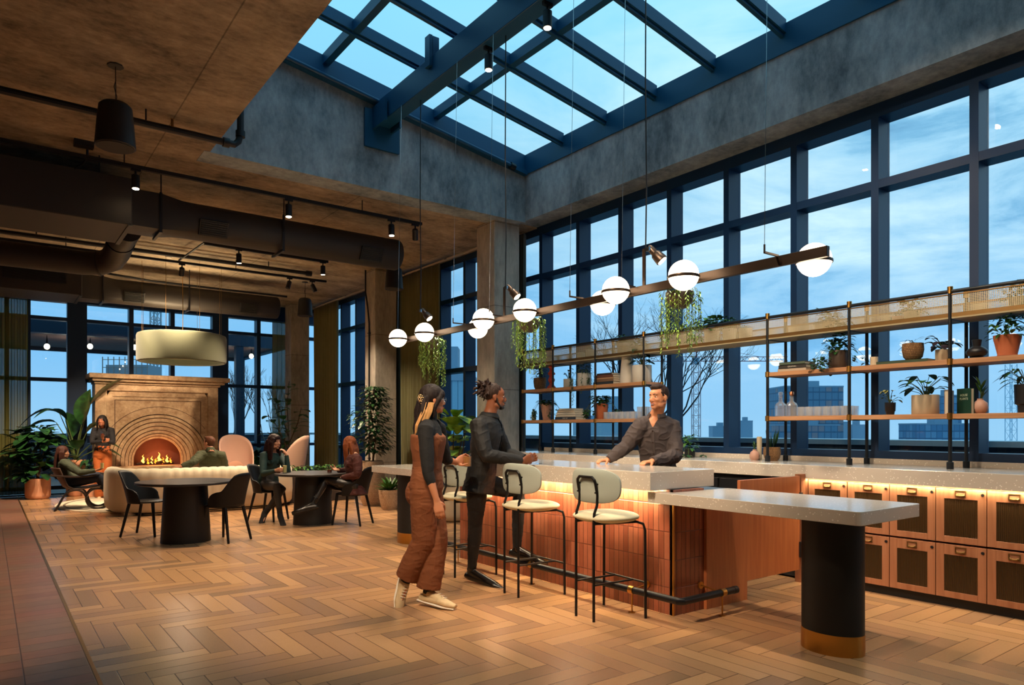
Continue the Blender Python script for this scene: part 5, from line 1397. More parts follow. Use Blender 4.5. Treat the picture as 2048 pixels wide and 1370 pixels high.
MB().box(-.003, 0, -.078, .078, 0, .205).box(.022, .025, -.078, .078, 0, .205).box(0, .022, .075, .078, 0, .205).build('cover', mat('cover_forest', '#1e4438', .45), t)
for k_, (s_, z, sz) in enumerate((('HOUSE', .15, .026), ('PLANTS', .12, .026))):
    o = text(s_, sz, '#c7d2b8', t); o.location = (-.0035, 0, z); o.rotation_euler = (PI/2, 0, -PI/2)
for k_, yy in enumerate((.05,)):
    pass
# ---- vases, candles, glassware
def lathe_thing(name, label, cat, loc, prof, m, part='body', grp=None, n=32):
    t = thing(name, label, cat, loc, 0, grp); MB().lathe(prof, n=n, cap=False).build(part, m, t, smooth=True, angle=50); return t
lathe_thing('vase', 'tall white tapered vase with flat collar on the middle shelf', 'vase', (SX, 6.14, ZM), [(0, 0), (.088, 0), (.092, .01), (.055, .44), (.055, .46), (.092, .465), (.095, .50), (.09, .505), (.05, .505), (.045, .45), (0, .4)], WHT)
lathe_thing('vase', 'round black vase with flared neck on the middle shelf', 'vase', (SX, 2.27, ZM), [(0, 0), (.045, 0), (.05, .012), (.04, .02), (.06, .028), (.078, .05), (.078, .065), (.055, .09), (.03, .105), (.034, .13), (.038, .155), (.032, .158), (.025, .12), (0, .11)], BLKP)
t = lathe_thing('vase', 'round pink clay vase holding a green sprig by the upright books', 'vase', (SX - .02, 2.24, ZL), [(0, 0), (.03, 0), (.045, .012), (.056, .045), (.05, .085), (.022, .108), (.022, .12), (.017, .12), (.015, .1), (0, .09)], PNK)
f = MB(); rnd = random.Random(5)
for i in range(14): a = rnd.uniform(0, 2*PI); leaf(f, (0, 0, .10 + .01 * i), (math.cos(a) * .6, math.sin(a) * .6, 1), .12, .02, droop=.2, shape='lance')
fol(f, t, LG2, 'sprig')
t = lathe_thing('vase', 'small pink round vase with short sprig on the back counter', 'vase', (SX, 4.32, ZCn), [(0, 0), (.035, 0), (.048, .02), (.052, .05), (.04, .085), (.018, .10), (.018, .112), (.013, .112), (0, .09)], PNK)
f = MB()
for i in range(10): a = rnd.uniform(0, 2*PI); leaf(f, (0, 0, .10 + .006 * i), (math.cos(a) * .5, math.sin(a) * .5, 1), .07, .012, droop=.2, shape='lance')
fol(f, t, LG2, 'sprig')
lathe_thing('pillar_candle', 'slim tall pale pillar candle beside the small pink vase', 'candle', (SX + .07, 4.31, ZCn), [(0, 0), (.026, 0), (.026, .24), (.02, .245), (0, .24)], CRM)
lathe_thing('candle_jar', 'short cream candle on the middle shelf near the ribbed pot', 'candle', (SX, 3.09, ZM), [(0, 0), (.033, 0), (.033, .085), (.028, .085), (.026, .07), (0, .07)], CRM)
lathe_thing('drinks_can', 'small pale green can on the lower shelf beside the column', 'can', (SX, 8.0, ZL), [(0, 0), (.03, 0), (.034, .01), (.034, .12), (.03, .13), (0, .13)], mat('can_green', '#b6c49a', .4))
tw = thing('candlestick', 'twisted coral red bobbin candlestick on the middle shelf', 'candlestick', (SX, 7.60, ZM))
MB().lathe([(0, 0), (.06, 0), (.066, .02), (.04, .05), (.025, .08), (.04, .10), (.05, .13), (.035, .16), (.03, .19), (.055, .21), (.05, .225), (.028, .25), (.024, .28), (.045, .31), (.03, .34), (.035, .36), (.02, .37), (0, .36)], n=24, cap=False).build('bobbin_stem', mat('coral_red', '#c2452e', .45), tw, smooth=True, angle=60)
GL = glass_mat('clear_glass', '#fbfdff', 1.0, .05, 1.9)
_t = GL.node_tree; _o = _t.nodes['Material Output']; _s = _o.inputs[0].links[0].from_socket
_d = N(_t, 'ShaderNodeBsdfDiffuse'); _d.inputs[0].default_value = (.95, .97, 1, 1); _m = N(_t, 'ShaderNodeMixShader'); _m.inputs[0].default_value = .16  # white diffuse mixed in, standing for bright highlights on the glass
_t.links.new(_s, _m.inputs[1]); _t.links.new(_d.outputs[0], _m.inputs[2]); _t.links.new(_m.outputs[0], _o.inputs[0])
def decanter(y, lab, cop):
    t = thing('decanter', lab, 'decanter', (SX, y, ZL), 0, 'cut glass decanters')
    MB().lathe([(0, 0), (.05, 0), (.055, .01), (.056, .11), (.045, .13), (.02, .15), (.018, .19), (.026, .20), (.018, .20), (.015, .19)], n=16, cap=False).build('bottle', GL, t)
    MB().lathe([(.0, .205), (.014, .205), (.024, .22), (.022, .245), (0, .25)], n=10, cap=False).build('stopper', GL if not cop else mat('copper_neck', '#c98a64', .3, 1), t)
decanter(4.02, 'square-shouldered cut glass decanter, the one nearest the corner post', False)
decanter(3.90, 'cut glass decanter with coppery stopper beside the row of tumblers', True)
def tumbler_proto():
    t = thing('tumbler', 'x', 'glass', (0, 0, 0), 0, 'rows of clear tumblers on the lower shelves')
    MB().lathe([(0, .006), (.03, .006), (.036, .09), (.039, .09), (.036, .0), (0, 0)], n=16, cap=False).build('glass_wall', GL, t, smooth=True)
    return t
tp = tumbler_proto(); first = True
for row, (ya, yb, n_, lab) in enumerate(((3.24 + .0, 3.76, 7, 'clear tumbler in the row beside the decanters on the lower shelf'), (5.98, 6.44, 6, 'clear tumbler in the row behind the bartender on the lower shelf'))):
    for j in range(2):
        for i in range(n_):
            y = ya + (yb - ya) * i / (n_ - 1)
            if abs(y - 3.24) < .06 : y += .05
            o = tp if first else dup(tp, (0, 0, 0)); first = False
            o.location = (SX - .06 + j * .12, y + j * .01, [ZL, ZL][0]); o['label'] = 'clear tumbler, %s of the %s row %s' % (['first', 'second', 'third', 'fourth', 'fifth', 'sixth', 'seventh'][n_ - 1 - i if row == 0 else i], ['front', 'back'][j], ['counted from the decanters', 'behind the bartender, counted from him'][row]); o['group'] = ['tumblers beside the decanters', 'tumblers behind the bartender'][row]
for i, y in enumerate((5.80, 5.88)):
    for k_ in range(2):
        o = dup(tp, (SX - .04 + .09 * k_, y, ZL), 0, 'tall clear glass at the end of the tumbler row, %s' % ['nearer the window, by the post', 'nearer the window, by the tumblers', 'nearer the room, by the post', 'nearer the room, by the tumblers'][(1 - k_) * 2 + i], 'tall glasses by the tumbler row', (1, 1, 1.6))
# ================================================================= joints of the eight people, metres
JOINTS = {
 'man_black': {'head': (3.6, 5.05, 1.659), 'neck': (3.561, 5.08, 1.491), 'shR': (3.398, 5.014, 1.397), 'shL': (3.684, 5.2, 1.416), 'elR': (3.405, 4.909, 1.15), 'wrR': (3.724, 4.807, 1.098), 'elL': (3.808, 5.169, 1.146), 'wrL': (3.868, 4.949, 1.106), 'pel': (3.493, 5.13, 0.924), 'hipR': (3.427, 5.08, 0.899), 'hipL': (3.56, 5.18, 0.896), 'knR': (3.461, 5.154, 0.525), 'anR': (3.472, 5.234, 0.104), 'toR': (3.558, 4.932, 0.021), 'knL': (3.83, 5.002, 0.804), 'anL': (3.828, 5.029, 0.297), 'toL': (3.952, 4.811, 0.212), 'handR': (3.819, 4.786, 1.131), 'handL': (3.915, 4.864, 1.126)},
 'woman_rust': {'head': (2.783, 4.738, 1.602), 'neck': (2.748, 4.739, 1.438), 'shR': (2.646, 4.615, 1.365), 'shL': (2.9, 4.85, 1.372), 'elR': (2.641, 4.569, 1.051), 'wrR': (2.685, 4.512, 0.836), 'elL': (3.001, 4.9, 1.123), 'wrL': (3.109, 4.918, 1.102), 'pel': (2.729, 4.753, 0.949), 'hipR': (2.674, 4.695, 0.917), 'hipL': (2.793, 4.817, 0.902), 'knR': (2.697, 4.727, 0.512), 'anR': (2.615, 4.864, 0.198), 'toR': (2.552, 4.836, 0.026), 'knL': (2.802, 4.724, 0.51), 'anL': (2.742, 4.744, 0.109), 'toL': (2.832, 4.551, 0.049), 'handR': (2.695, 4.479, 0.73), 'handL': (3.177, 4.917, 1.126)},
 'bartender': {'head': (4.927, 4.33, 1.66), 'neck': (4.973, 4.395, 1.496), 'shR': (4.81, 4.443, 1.389), 'shL': (5.12, 4.335, 1.389), 'elR': (4.688, 4.509, 1.215), 'wrR': (4.514, 4.565, 1.094), 'elL': (5.008, 4.194, 1.13), 'wrL': (4.633, 4.151, 1.092), 'pel': (5.007, 4.394, 0.877), 'hipR': (4.944, 4.417, 0.846), 'hipL': (5.068, 4.374, 0.843), 'knR': (4.936, 4.423, 0.493), 'anR': (4.951, 4.436, 0.09), 'toR': (4.828, 4.404, 0.036), 'knL': (5.063, 4.353, 0.49), 'anL': (5.102, 4.374, 0.082), 'toL': (4.975, 4.318, 0.041), 'handR': (4.427, 4.592, 1.091), 'handL': (4.525, 4.168, 1.086)},
 'woman_orange': {'head': (1.801, 15.775, 1.527), 'neck': (1.819, 15.861, 1.39), 'shR': (1.681, 15.926, 1.331), 'shL': (1.964, 15.777, 1.341), 'elR': (1.632, 15.776, 1.108), 'wrR': (1.792, 15.556, 1.129), 'elL': (1.966, 15.525, 1.098), 'wrL': (1.79, 15.533, 1.177), 'pel': (1.822, 15.884, 0.897), 'hipR': (1.759, 15.931, 0.838), 'hipL': (1.885, 15.836, 0.838), 'knR': (1.768, 15.862, 0.437), 'anR': (1.766, 15.925, 0.039), 'toR': (1.743, 15.717, -0.001), 'knL': (1.893, 15.831, 0.434), 'anL': (1.885, 15.836, 0.049), 'toL': (1.868, 15.624, 0.008), 'handR': (1.89, 15.457, 1.168), 'handL': (1.764, 15.452, 1.236)},
 'woman_olive': {'head': (1.042, 14.218, 0.969), 'neck': (1.037, 14.247, 0.839), 'shR': (1.043, 14.03, 0.787), 'shL': (1.115, 14.413, 0.779), 'elR': (1.256, 13.833, 0.629), 'wrR': (1.477, 13.717, 0.668), 'elL': (1.302, 14.336, 0.619), 'wrL': (1.478, 14.142, 0.639), 'pel': (1.164, 14.19, 0.476), 'hipR': (1.163, 14.09, 0.465), 'hipL': (1.199, 14.263, 0.462), 'knR': (1.55, 13.775, 0.543), 'anR': (1.728, 13.704, 0.24), 'toR': (1.78, 13.64, 0.122), 'knL': (1.534, 14.037, 0.564), 'anL': (1.673, 14.12, 0.291), 'toL': (1.743, 14.068, 0.299), 'handR': (1.561, 13.679, 0.701), 'handL': (1.542, 13.969, 0.654)},
 'man_sofa': {'head': (3.108, 12.982, 1.126), 'neck': (3.116, 12.913, 0.988), 'shR': (3.296, 12.903, 0.897), 'shL': (2.952, 12.911, 0.913), 'elL': (2.783, 12.725, 0.804), 'wrL': (2.598, 12.701, 0.74), 'elR': (3.4, 13.075, 0.692), 'wrR': (3.408, 13.444, 0.575), 'pel': (3.187, 13.172, 0.508), 'hipR': (3.257, 13.182, 0.478), 'hipL': (3.13, 13.215, 0.482), 'knR': (3.374, 13.657, 0.473), 'anR': (3.4, 13.762, 0.122), 'toR': (3.453, 13.973, 0.064), 'knL': (3.229, 13.703, 0.477), 'anL': (3.254, 13.81, 0.126), 'toL': (3.304, 14.022, 0.069), 'handR': (3.42, 13.56, 0.523), 'handL': (2.416, 12.788, 0.738)},
 'woman_green': {'head': (3.434, 10.487, 1.178), 'neck': (3.426, 10.556, 1.027), 'shR': (3.28, 10.515, 0.972), 'shL': (3.556, 10.583, 0.956), 'elR': (3.224, 10.357, 0.716), 'wrR': (3.336, 10.123, 0.774), 'elL': (3.543, 10.218, 0.74), 'wrL': (3.519, 10.211, 0.998), 'pel': (3.382, 10.651, 0.559), 'hipR': (3.32, 10.572, 0.544), 'hipL': (3.441, 10.694, 0.53), 'knR': (3.348, 10.139, 0.541), 'anR': (3.382, 10.088, 0.146), 'toR': (3.372, 9.909, 0.015), 'knL': (3.462, 10.216, 0.494), 'anL': (3.278, 10.416, 0.137), 'toL': (3.206, 10.346, -0.004), 'handR': (3.4, 10.013, 0.791), 'handL': (3.478, 10.242, 1.072)},
 'woman_red': {'head': (4.179, 9.491, 1.149), 'neck': (4.204, 9.41, 1.014), 'shR': (4.267, 9.675, 0.931), 'shL': (4.171, 9.184, 0.937), 'elL': (4.155, 9.134, 0.729), 'wrL': (4.037, 9.41, 0.683), 'elR': (4.27, 9.735, 0.737), 'wrR': (4.072, 9.634, 0.778), 'pel': (4.238, 9.384, 0.569), 'hipR': (4.246, 9.503, 0.546), 'hipL': (4.207, 9.282, 0.556), 'knL': (3.855, 9.546, 0.648), 'anL': (3.646, 9.516, 0.323), 'toL': (3.432, 9.614, 0.231), 'knR': (4.038, 9.847, 0.534), 'anR': (3.874, 9.782, 0.118), 'toR': (3.646, 9.766, -0.013), 'handR': (3.963, 9.628, 0.797), 'handL': (3.997, 9.565, 0.676)},
}
# ================================================================= people
def soft_mesh(mb, name, m, parent, vox, it=3, wr=0, wf=9, wdir=(1, 1, 1), seed=0, cut=None):
    """overlapping closed volumes grown into ONE continuous skin"""
    me = bpy.data.meshes.new(name); me.from_pydata(mb.v, [], mb.f)
    bm = bmesh.new(); bm.from_mesh(me); bmesh.ops.recalc_face_normals(bm, faces=bm.faces); bm.to_mesh(me); bm.free()
    o = bpy.data.objects.new(name + '_raw', me); COL.objects.link(o)
    r = o.modifiers.new('r', 'REMESH'); r.mode = 'VOXEL'; r.voxel_size = vox; r.use_smooth_shade = True
    if it:
        s = o.modifiers.new('s', 'SMOOTH'); s.factor = .5; s.iterations = it
    dg = bpy.context.evaluated_depsgraph_get(); ev = o.evaluated_get(dg)
    m2 = bpy.data.meshes.new_from_object(ev); bpy.data.objects.remove(o); bpy.data.meshes.remove(me)
    m2.name = name; m2.materials.clear(); m2.materials.append(m)
    if wr:
        nn = [v.normal.copy() for v in m2.vertices]; off = Vector((seed * 7.1, seed * 3.3, seed))
        for v, n_ in zip(m2.vertices, nn):
            p = Vector((v.co.x * wdir[0], v.co.y * wdir[1], v.co.z * wdir[2])) * wf + off
            w = noise.noise(p) + .5 * noise.noise(p * 2.1)
            fr = 1 - abs(noise.noise(p * 1.6 + Vector((3, 1, 7)))) * 3.2
            v.co += n_ * (w * wr + max(0, fr) ** 2 * wr * .9)
    m2.polygons.foreach_set('use_smooth', [True] * len(m2.polygons))
    q = bpy.data.objects.new(name, m2); COL.objects.link(q)
    if parent: q.parent = parent
    if cut:
        bm = bmesh.new(); bm.from_mesh(m2); bmesh.ops.delete(bm, geom=[f for f in bm.faces if cut(f.calc_center_median())], context='FACES'); bm.to_mesh(m2); bm.free()
    return q
def V(*a): return Vector(a[0]) if len(a) == 1 else Vector(a)
def lerp(a, b, t): return a + (b - a) * t
def limb(mb, a, b, prof, bulge=None, n=12, side=None, flat=1):
    """prof: list of (t, r)"""
    pts = []; R = []
    for t_, r in prof:
        p = lerp(a, b, t_)
        if bulge: p = p + bulge * math.sin(PI * min(1, max(0, t_)))
        pts.append(p); R.append(r)
    mb.tube(pts, R, n, flat=flat, side=side)
def make_hand(mb, w, d, nrm, thumb, curl=.5, k=1.0, spread=.05, grip=None):
    """w wrist, d direction of the palm, nrm the way the palm faces, thumb: sign on the side axis"""
    d = V(d).normalized(); nrm = V(nrm); nrm = (nrm - d * nrm.dot(d)).normalized(); s = d.cross(nrm).normalized() * thumb
    w = V(w); P = .085 * k
    mb.tube([w - d*.02*k, w + d*.015*k, w + d*P*.5, w + d*P*.92, w + d*P*1.02], [.026*k, .030*k, .040*k, .041*k, .034*k], 12, flat=[.75, .6, .38, .32, .3], side=s)
    for i, (o_, L) in enumerate(((.030, .072), (.010, .080), (-.010, .074), (-.029, .060))):
        base = w + d*P*(.96 - .05 * abs(i - 1) * .6) + s * o_ * k
        dd = (d + s * (o_ * spread * 30)).normalized(); pts = [base - dd*.015*k, base]; c = curl * (1 + .06 * i)
        ang = c * .55; p = base
        for seg, ll in enumerate((.46, .31, .23)):
            v = (dd * math.cos(ang) + nrm * math.sin(ang)).normalized(); p = p + v * L * ll * k; pts.append(p); ang += c * .95
        mb.tube(pts, [.0088*k, .0088*k, .0084*k, .0078*k, .0062*k], 8)
    b = w + d*P*.22 + s*.030*k; td = (d * .62 + s * .62 + nrm * (.35 + .35 * curl)).normalized()
    t2 = (d * .88 + s * .05 + nrm * (.45 + .5 * curl)).normalized()
    mb.tube([b - s*.018*k, b, b + td*.030*k, b + td*.030*k + t2*.030*k, b + td*.03*k + t2*.052*k], [.013*k, .0135*k, .011*k, .0098*k, .007*k], 8)
def head_frame(f, tilt=0, roll=0):
    f = V(f).normalized(); f = (f + Vector((0, 0, tilt))).normalized()
    s = Vector((0, 0, 1)).cross(f).normalized(); u = f.cross(s).normalized()
    u = (u + s * roll).normalized(); s = u.cross(f).normalized()
    return f, s, u
def add_head(mb, c, F, k=1.0, fem=False, nose=1.0):
    f, s, u = F; c = V(c); R = Matrix((f, s, u)).transposed()
    L = lambda x, y, z: c + (f*x + s*y + u*z) * k
    E = lambda p, r, n=18, m=12: mb.ell(L(*p), r[0]*k, r[1]*k, r[2]*k, n, m, R)
    E((-.012, 0, .030), (.092, .074, .083)); E((.020, 0, -.01), (.066, .062, .080)); E((.022, 0, -.050), (.058, .050 if fem else .055, .058))
    E((.062, 0, -.088), (.020, .021 if fem else .027, .018)); E((.042, .0, .035), (.042, .058, .045))
    for q in (-1, 1):
        E((.050, q*.036, -.022), (.026, .020, .022)); E((.020, q*.044, -.070), (.036, .014, .022)); E((.068, q*.028, .021), (.014, .020, .007))
        E((-.008, q*.076, -.012), (.017, .007, .031), 12, 8); E((-.014, q*.080, -.004), (.015, .006, .020), 10, 8)
    mb.tube([L(.076, 0, .012), L(.086, 0, -.006), L(.096*nose, 0, -.023), L(.094, 0, -.031), L(.076, 0, -.034)], [.008*k, .0095*k, .012*k, .011*k, .007*k], 10)
    for q in (-1, 1): E((.086, q*.011, -.031), (.010, .007, .0075), 10, 6)
    E((.078, 0, -.056), (.012, .023, .006)); E((.076, 0, -.066), (.012, .019, .0065))
def face_parts(t, c, F, k, o):
    f, s, u = F; c = V(c); R = Matrix((f, s, u)).transposed(); L = lambda x, y, z: c + (f*x + s*y + u*z) * k
    eye = MB(); iris = MB(); brow = MB(); lip = MB()
    for q in (-1, 1):
        e_ = MB().ell(L(.0665, q*.030, .004), .0105*k, .0120*k, .0046*k, 12, 8, R).build('eye', MW['eye'], t, smooth='all')
        MB().ell(L(.0732, q*.030, .0035), .0050*k, .0072*k, .0048*k, 10, 6, R).build('iris', MW['iris'], e_, smooth='all')
        MB().tube([L(.080, q*.013, .0255), L(.080, q*.030, .0295), L(.067, q*.048, .0235)], [.0036*k, .0042*k, .0022*k], 6).build('eyebrow', o['hair'], t, smooth='all')
    MB().tube([L(.082, -.022, -.054), L(.0895, -.008, -.0555), L(.0895, .008, -.0555), L(.082, .022, -.054)], [.002*k, .0038*k, .0038*k, .002*k], 8).build('lips', o.get('lip', MW['lip']), t, smooth='all')
    MB().tube([L(.080, -.018, -.066), L(.0875, -.0, -.0675), L(.080, .018, -.066)], [.002*k, .0045*k, .002*k], 8).build('lips', o.get('lip', MW['lip']), t, smooth='all')
    if o.get('smile'): MB().tube([L(.083, -.019, -.0595), L(.0895, 0, -.0615), L(.083, .019, -.0595)], [.0018*k, .0036*k, .0018*k], 8).build('teeth', MW['eye'], t, smooth='all')
MW = dict(eye=mat('eye_white', '#e8e2da', .3), iris=mat('iris_brown', '#2a1a12', .2), lip=mat('lip_rose', '#a85a4c', .45))
def skin(name, col, dark=.93): 
    m = mat(name, col, .48, noise_=12, dark=dark, spec=.35); b = m.node_tree.nodes['Principled BSDF']
    b.inputs['Subsurface Weight'].default_value = .12; b.inputs['Subsurface Radius'].default_value = (.02, .008, .004); b.inputs['Subsurface Scale'].default_value = .5
    return m
def torso_pts(J, k, fem, grow=0.0, top=True, sit=False):
    """centre line, half widths, flatness"""
    pel, neck = J['pel'], J['neck']; sh = lerp(J['shR'], J['shL'], .5); hp = lerp(J['hipR'], J['hipL'], .5)
    up = (neck - pel); base = hp - up.normalized() * .05
    P = [base, hp + up * .04, lerp(hp, neck, .18), lerp(hp, neck, .38), lerp(hp, neck, .58), lerp(hp, neck, .76), lerp(hp, neck, .90), neck - up.normalized() * .005]
    W = [.13, .165, .155, .125, .145, .158, .145, .075] if fem else [.13, .158, .155, .15, .165, .18, .165, .08]
    Fl = [.75, .72, .70, .72, .74, .68, .58, .85] if fem else [.72, .70, .68, .66, .66, .64, .56, .8]
    return P, [(w + grow) * k for w in W], Fl
def build_person(key, name_label, loc, o):
    J = {q: V(v) - V(loc[0], loc[1], loc[2]) for q, v in JOINTS[key].items()}
    k = o.get('k', 1.0); fem = o['fem']; vx = o['vox']
    t = thing('person', name_label, 'person', loc)
    side = (J['shL'] - J['shR']).normalized(); sideh = (J['hipL'] - J['hipR']).normalized()
    fwd = side.cross(Vector((0, 0, 1))).normalized()
    F = head_frame(o['face'], o.get('tilt', 0), o.get('roll', 0)); hc = J['head']
    # ---- body: one skin from crown to toes
    b = MB(); add_head(b, hc, F, k * o.get('hk', 1), fem)
    nb = J['neck']; nt_ = hc - F[2] * .05 * k - F[0] * .018 * k
    b.tube([nb - (nt_ - nb) * .35, nb, lerp(nb, nt_, .5), nt_ + (nt_ - nb) * .25], [.07*k, (.058 if fem else .066)*k, (.046 if fem else .056)*k, (.046 if fem else .055)*k], 14)
    P, Wd, Fl = torso_pts(J, k, fem); b.tube(P, Wd, 22, flat=Fl, side=side)
    AR = [.050, .047, .040, .036] if fem else [.060, .055, .047, .041]; ca = .86 if o.get('sleeve', 1) > .9 else 1; cl = .84
    FA = [.036, .037, .030, .022] if fem else [.042, .044, .036, .026]
    TH = [.082, .086, .070, .054] if fem else [.085, .088, .072, .056]
    SN = [.050, .055, .045, .032] if fem else [.053, .058, .046, .034]
    for q in 'RL':
        s_, e_, w_ = J['sh' + q], J['el' + q], J['wr' + q]
        b.tube([lerp(s_, nb, .45) , s_, lerp(s_, e_, .12), lerp(s_, e_, .5), lerp(s_, e_, .85), e_, lerp(e_, w_, .15), lerp(e_, w_, .55), w_], [x * k * ca for x in (.05, AR[0] + .004, AR[0], AR[1], AR[2], AR[3], FA[1], FA[2], FA[3] / ca)], 14)
        hd = J['hand' + q] - w_; hn = o['palm' + q]; make_hand(b, w_, hd, hn, o['thumb' + q], o.get('curl' + q, .6), k * o.get('handk', 1.0), o.get('spread' + q, .05))
        h_, n_, a_, f_ = J['hip' + q], J['kn' + q], J['an' + q], J['to' + q]
        b.tube([h_ + (h_ - n_).normalized() * .03, h_, lerp(h_, n_, .25), lerp(h_, n_, .65), n_, lerp(n_, a_, .25), lerp(n_, a_, .6), a_], [x * k * cl for x in (.07, TH[0], TH[1], TH[2], TH[3], SN[1], SN[2], SN[3])], 16)
        fd = (f_ - a_); fd.z *= .3; b.tube([a_ + Vector((0, 0, .0)), lerp(a_, f_, .2), lerp(a_, f_, .6), lerp(a_, f_, .85)], [.024*k, .026*k, .027*k, .018*k], 12, flat=.6, side=fd.cross(Vector((0, 0, 1))))
    bd = soft_mesh(b, 'body', o['skin'], t, vx, 2)
    if o.get('face_on', True): face_parts(t, hc, F, k * o.get('hk', 1), o)
    # ---- top
    g = o.get('grow', .014)
    if o.get('top'):
        b = MB(); P, Wd, Fl = torso_pts(J, k, fem, g); P = P[:]; 
        hem = o.get('hem', .04); dn = (P[0] - P[2]).normalized()
        if hem > 0: P[0] = P[1] + dn * (hem + .001); Wd[0] = Wd[1] * o.get('flare', 1.0)
        else: P = P[2:]; Wd = Wd[2:]; Fl = Fl[2:]
        b.tube(P, Wd, 24, flat=Fl, side=side)
        if fem and o.get('bust', 1):
            for q in (-1, 1): b.ell(lerp(J['pel'], nb, .68) + fwd * .075 * k * o.get('fs', 1) + side * q * .068 * k, .06*k, .06*k, .06*k, 14, 10)
        up = (nb - J['pel']).normalized(); cz = o.get('collar', 0)
        if cz: b.tube([nb - up * .04, nb + (nt_ - nb) * .06, nb + (nt_ - nb) * (.08 + cz)], [.09*k, (.074 if not fem else .062)*k, (.070 if not fem else .056)*k], 16)
        sl = o.get('sleeve', 1.0); sg = o.get('sgrow', .014)
        for q in 'RL':
            s_, e_, w_ = J['sh' + q], J['el' + q], J['wr' + q]
            pts = [lerp(s_, nb, .5), s_ + Vector((0, 0, .004)), lerp(s_, e_, .2), lerp(s_, e_, .6), lerp(s_, e_, .9)]; R = [.06, AR[0] + .006 + sg, AR[0] + sg, AR[1] + sg, AR[2] + sg * 1.1]
            if sl > .5:
                e2 = (sl - .5) * 2; pts += [e_, lerp(e_, w_, .2 * e2), lerp(e_, w_, .6 * e2), lerp(e_, w_, .97 * e2)]; R += [AR[3] + sg * 1.1, FA[1] + sg, FA[2] + sg, FA[3] + sg * .9]
            b.tube(pts, [x * k for x in R], 14)
        cutf = None
        if o.get('vneck'):
            vf = o['face_fw'] if 'face_fw' in o else fwd; vf = vf.normalized(); vs = UP.cross(vf).normalized(); dp = o['vneck']
            def cutf(p):
                r = p - nb; zz = r.z
                return r.dot(vf) > .01 and zz > -dp and abs(r.dot(vs)) < .050 * (1 + zz / dp) + .004 and zz < .09
        tp = soft_mesh(b, o.get('topname', 'shirt'), o['top'], t, max(vx, .006), 3, o.get('wr', .004), o.get('wf', 9), (1, 1, 1.6), 1, cutf)
        if o.get('buttons'):
            from mathutils.bvhtree import BVHTree
            bv = BVHTree.FromPolygons([v.co.copy() for v in tp.data.vertices], [tuple(p_.vertices) for p_ in tp.data.polygons])
            vf = (o['face_fw'] if 'face_fw' in o else fwd).normalized(); pts = []
            for i in range(9):
                c0 = lerp(J['pel'], nb, .18 + .085 * i) + vf * .5; hit = bv.ray_cast(c0, -vf, 1.0)
                if hit[0] is not None: pts.append(hit[0] + vf * .002)
            if len(pts) > 3:
                MB().tube(pts, .015, 8, flat=.25, side=UP.cross(vf)).build('button_placket', o['top'], t, smooth=True)
                for p_ in pts[1::2] if True else []: MB().tube([p_, p_ + vf * .0075], .0055, 10).build('shirt_button', MW['iris'], t)
    # ---- trousers
    if o.get('legs'):
        b = MB(); lg = o.get('lgrow', .008); P, Wd, Fl = torso_pts(J, k, fem, lg + .004)
        wst = o.get('waist', 3); b.tube(P[:wst + 1], Wd[:wst + 1], 24, flat=Fl[:wst + 1], side=sideh if o.get('sit') else side)
        if fem: b.ell(lerp(J['hipR'], J['hipL'], .5) - fwd * .045 * k - Vector((0, 0, .03)), .125*k, .125*k, .13*k, 16, 10) if not o.get('sit') else None
        wide = o.get('wide', 0)
        for q in 'RL':
            h_, n_, a_ = J['hip' + q], J['kn' + q], J['an' + q]; end = o.get('legend', 1.0); a2 = lerp(n_, a_, end)
            R = [.075, TH[0] + lg + .004, TH[1] + lg + wide*.15, TH[2] + lg + wide*.4, TH[3] + lg + wide*.7, SN[1] + lg + wide*.7, SN[2] + lg + wide, SN[3] + lg + wide * 1.25]
            b.tube([h_ + (h_ - n_).normalized() * .03, h_, lerp(h_, n_, .25), lerp(h_, n_, .65), n_, lerp(n_, a2, .25), lerp(n_, a2, .6), a2], [x * k for x in R], 18)
        soft_mesh(b, o.get('legname', 'trousers'), o['legs'], t, max(vx, .006), 3, o.get('lwr', .003), 8, (1, 1, 2.2), 5)
    # ---- shoes
    for q in 'RL':
        n_, a_, f_ = J['kn' + q], J['an' + q], J['to' + q]; st = o['shoe']; d = f_ - a_; L = d.length
        dn = (a_ - n_).normalized(); fl_ = V(d); hz = Vector((fl_.x, fl_.y, 0))
        b = MB(); sd = d.cross(dn).normalized() if d.cross(dn).length > .01 else side
        sole_n = d.cross(sd).normalized(); 
        if sole_n.dot(dn) < 0: sole_n = -sole_n
        heel = a_ + sole_n * (.060 * k) - d.normalized() * .050 * k
        toe = f_ + sole_n * .010 + d.normalized() * (.05 if st != 'heel' else .06) * k
        mid = lerp(heel, toe, .45) + (sole_n * -.008)
        b.tube([heel - d.normalized()*.005, lerp(heel, toe, .12), mid, lerp(heel, toe, .78), toe], [.030*k, .038*k, .042*k, .045*k, .026*k if st != 'pointed' else .012*k], 14, flat=[.95, .95, .9, .72, .6], side=sd)
        b.tube([a_ - d.normalized()*.01, lerp(a_, f_, .3) + sole_n*.008, lerp(a_, f_, .62) + sole_n*.014, lerp(a_, f_, .9) + sole_n*.012], [.040*k, .040*k, .038*k, .030*k], 12, flat=.85, side=sd)
        if st == 'sneaker': MB().tube([a_ + dn*.01, lerp(a_, n_, .12), lerp(a_, n_, .26)], [.041*k, .040*k, .042*k], 14).build('sock', BLKT, t, smooth=True)
        top_h = {'sneaker': .02, 'pointed': .09, 'boot': .10, 'heel': .10, 'flat': .0}[st] * k
        b.tube([a_ + sole_n*.02, a_, a_ - dn * max(top_h, .012)], [.042*k, .040*k, (.042 if st in ('boot', 'pointed', 'heel') else .036)*k + (.012 if st == 'boot' else 0)], 14)
        if st == 'heel': b.tube([heel, heel + sole_n*.02, heel + sole_n * .055], [.02, .014, .010], 8)
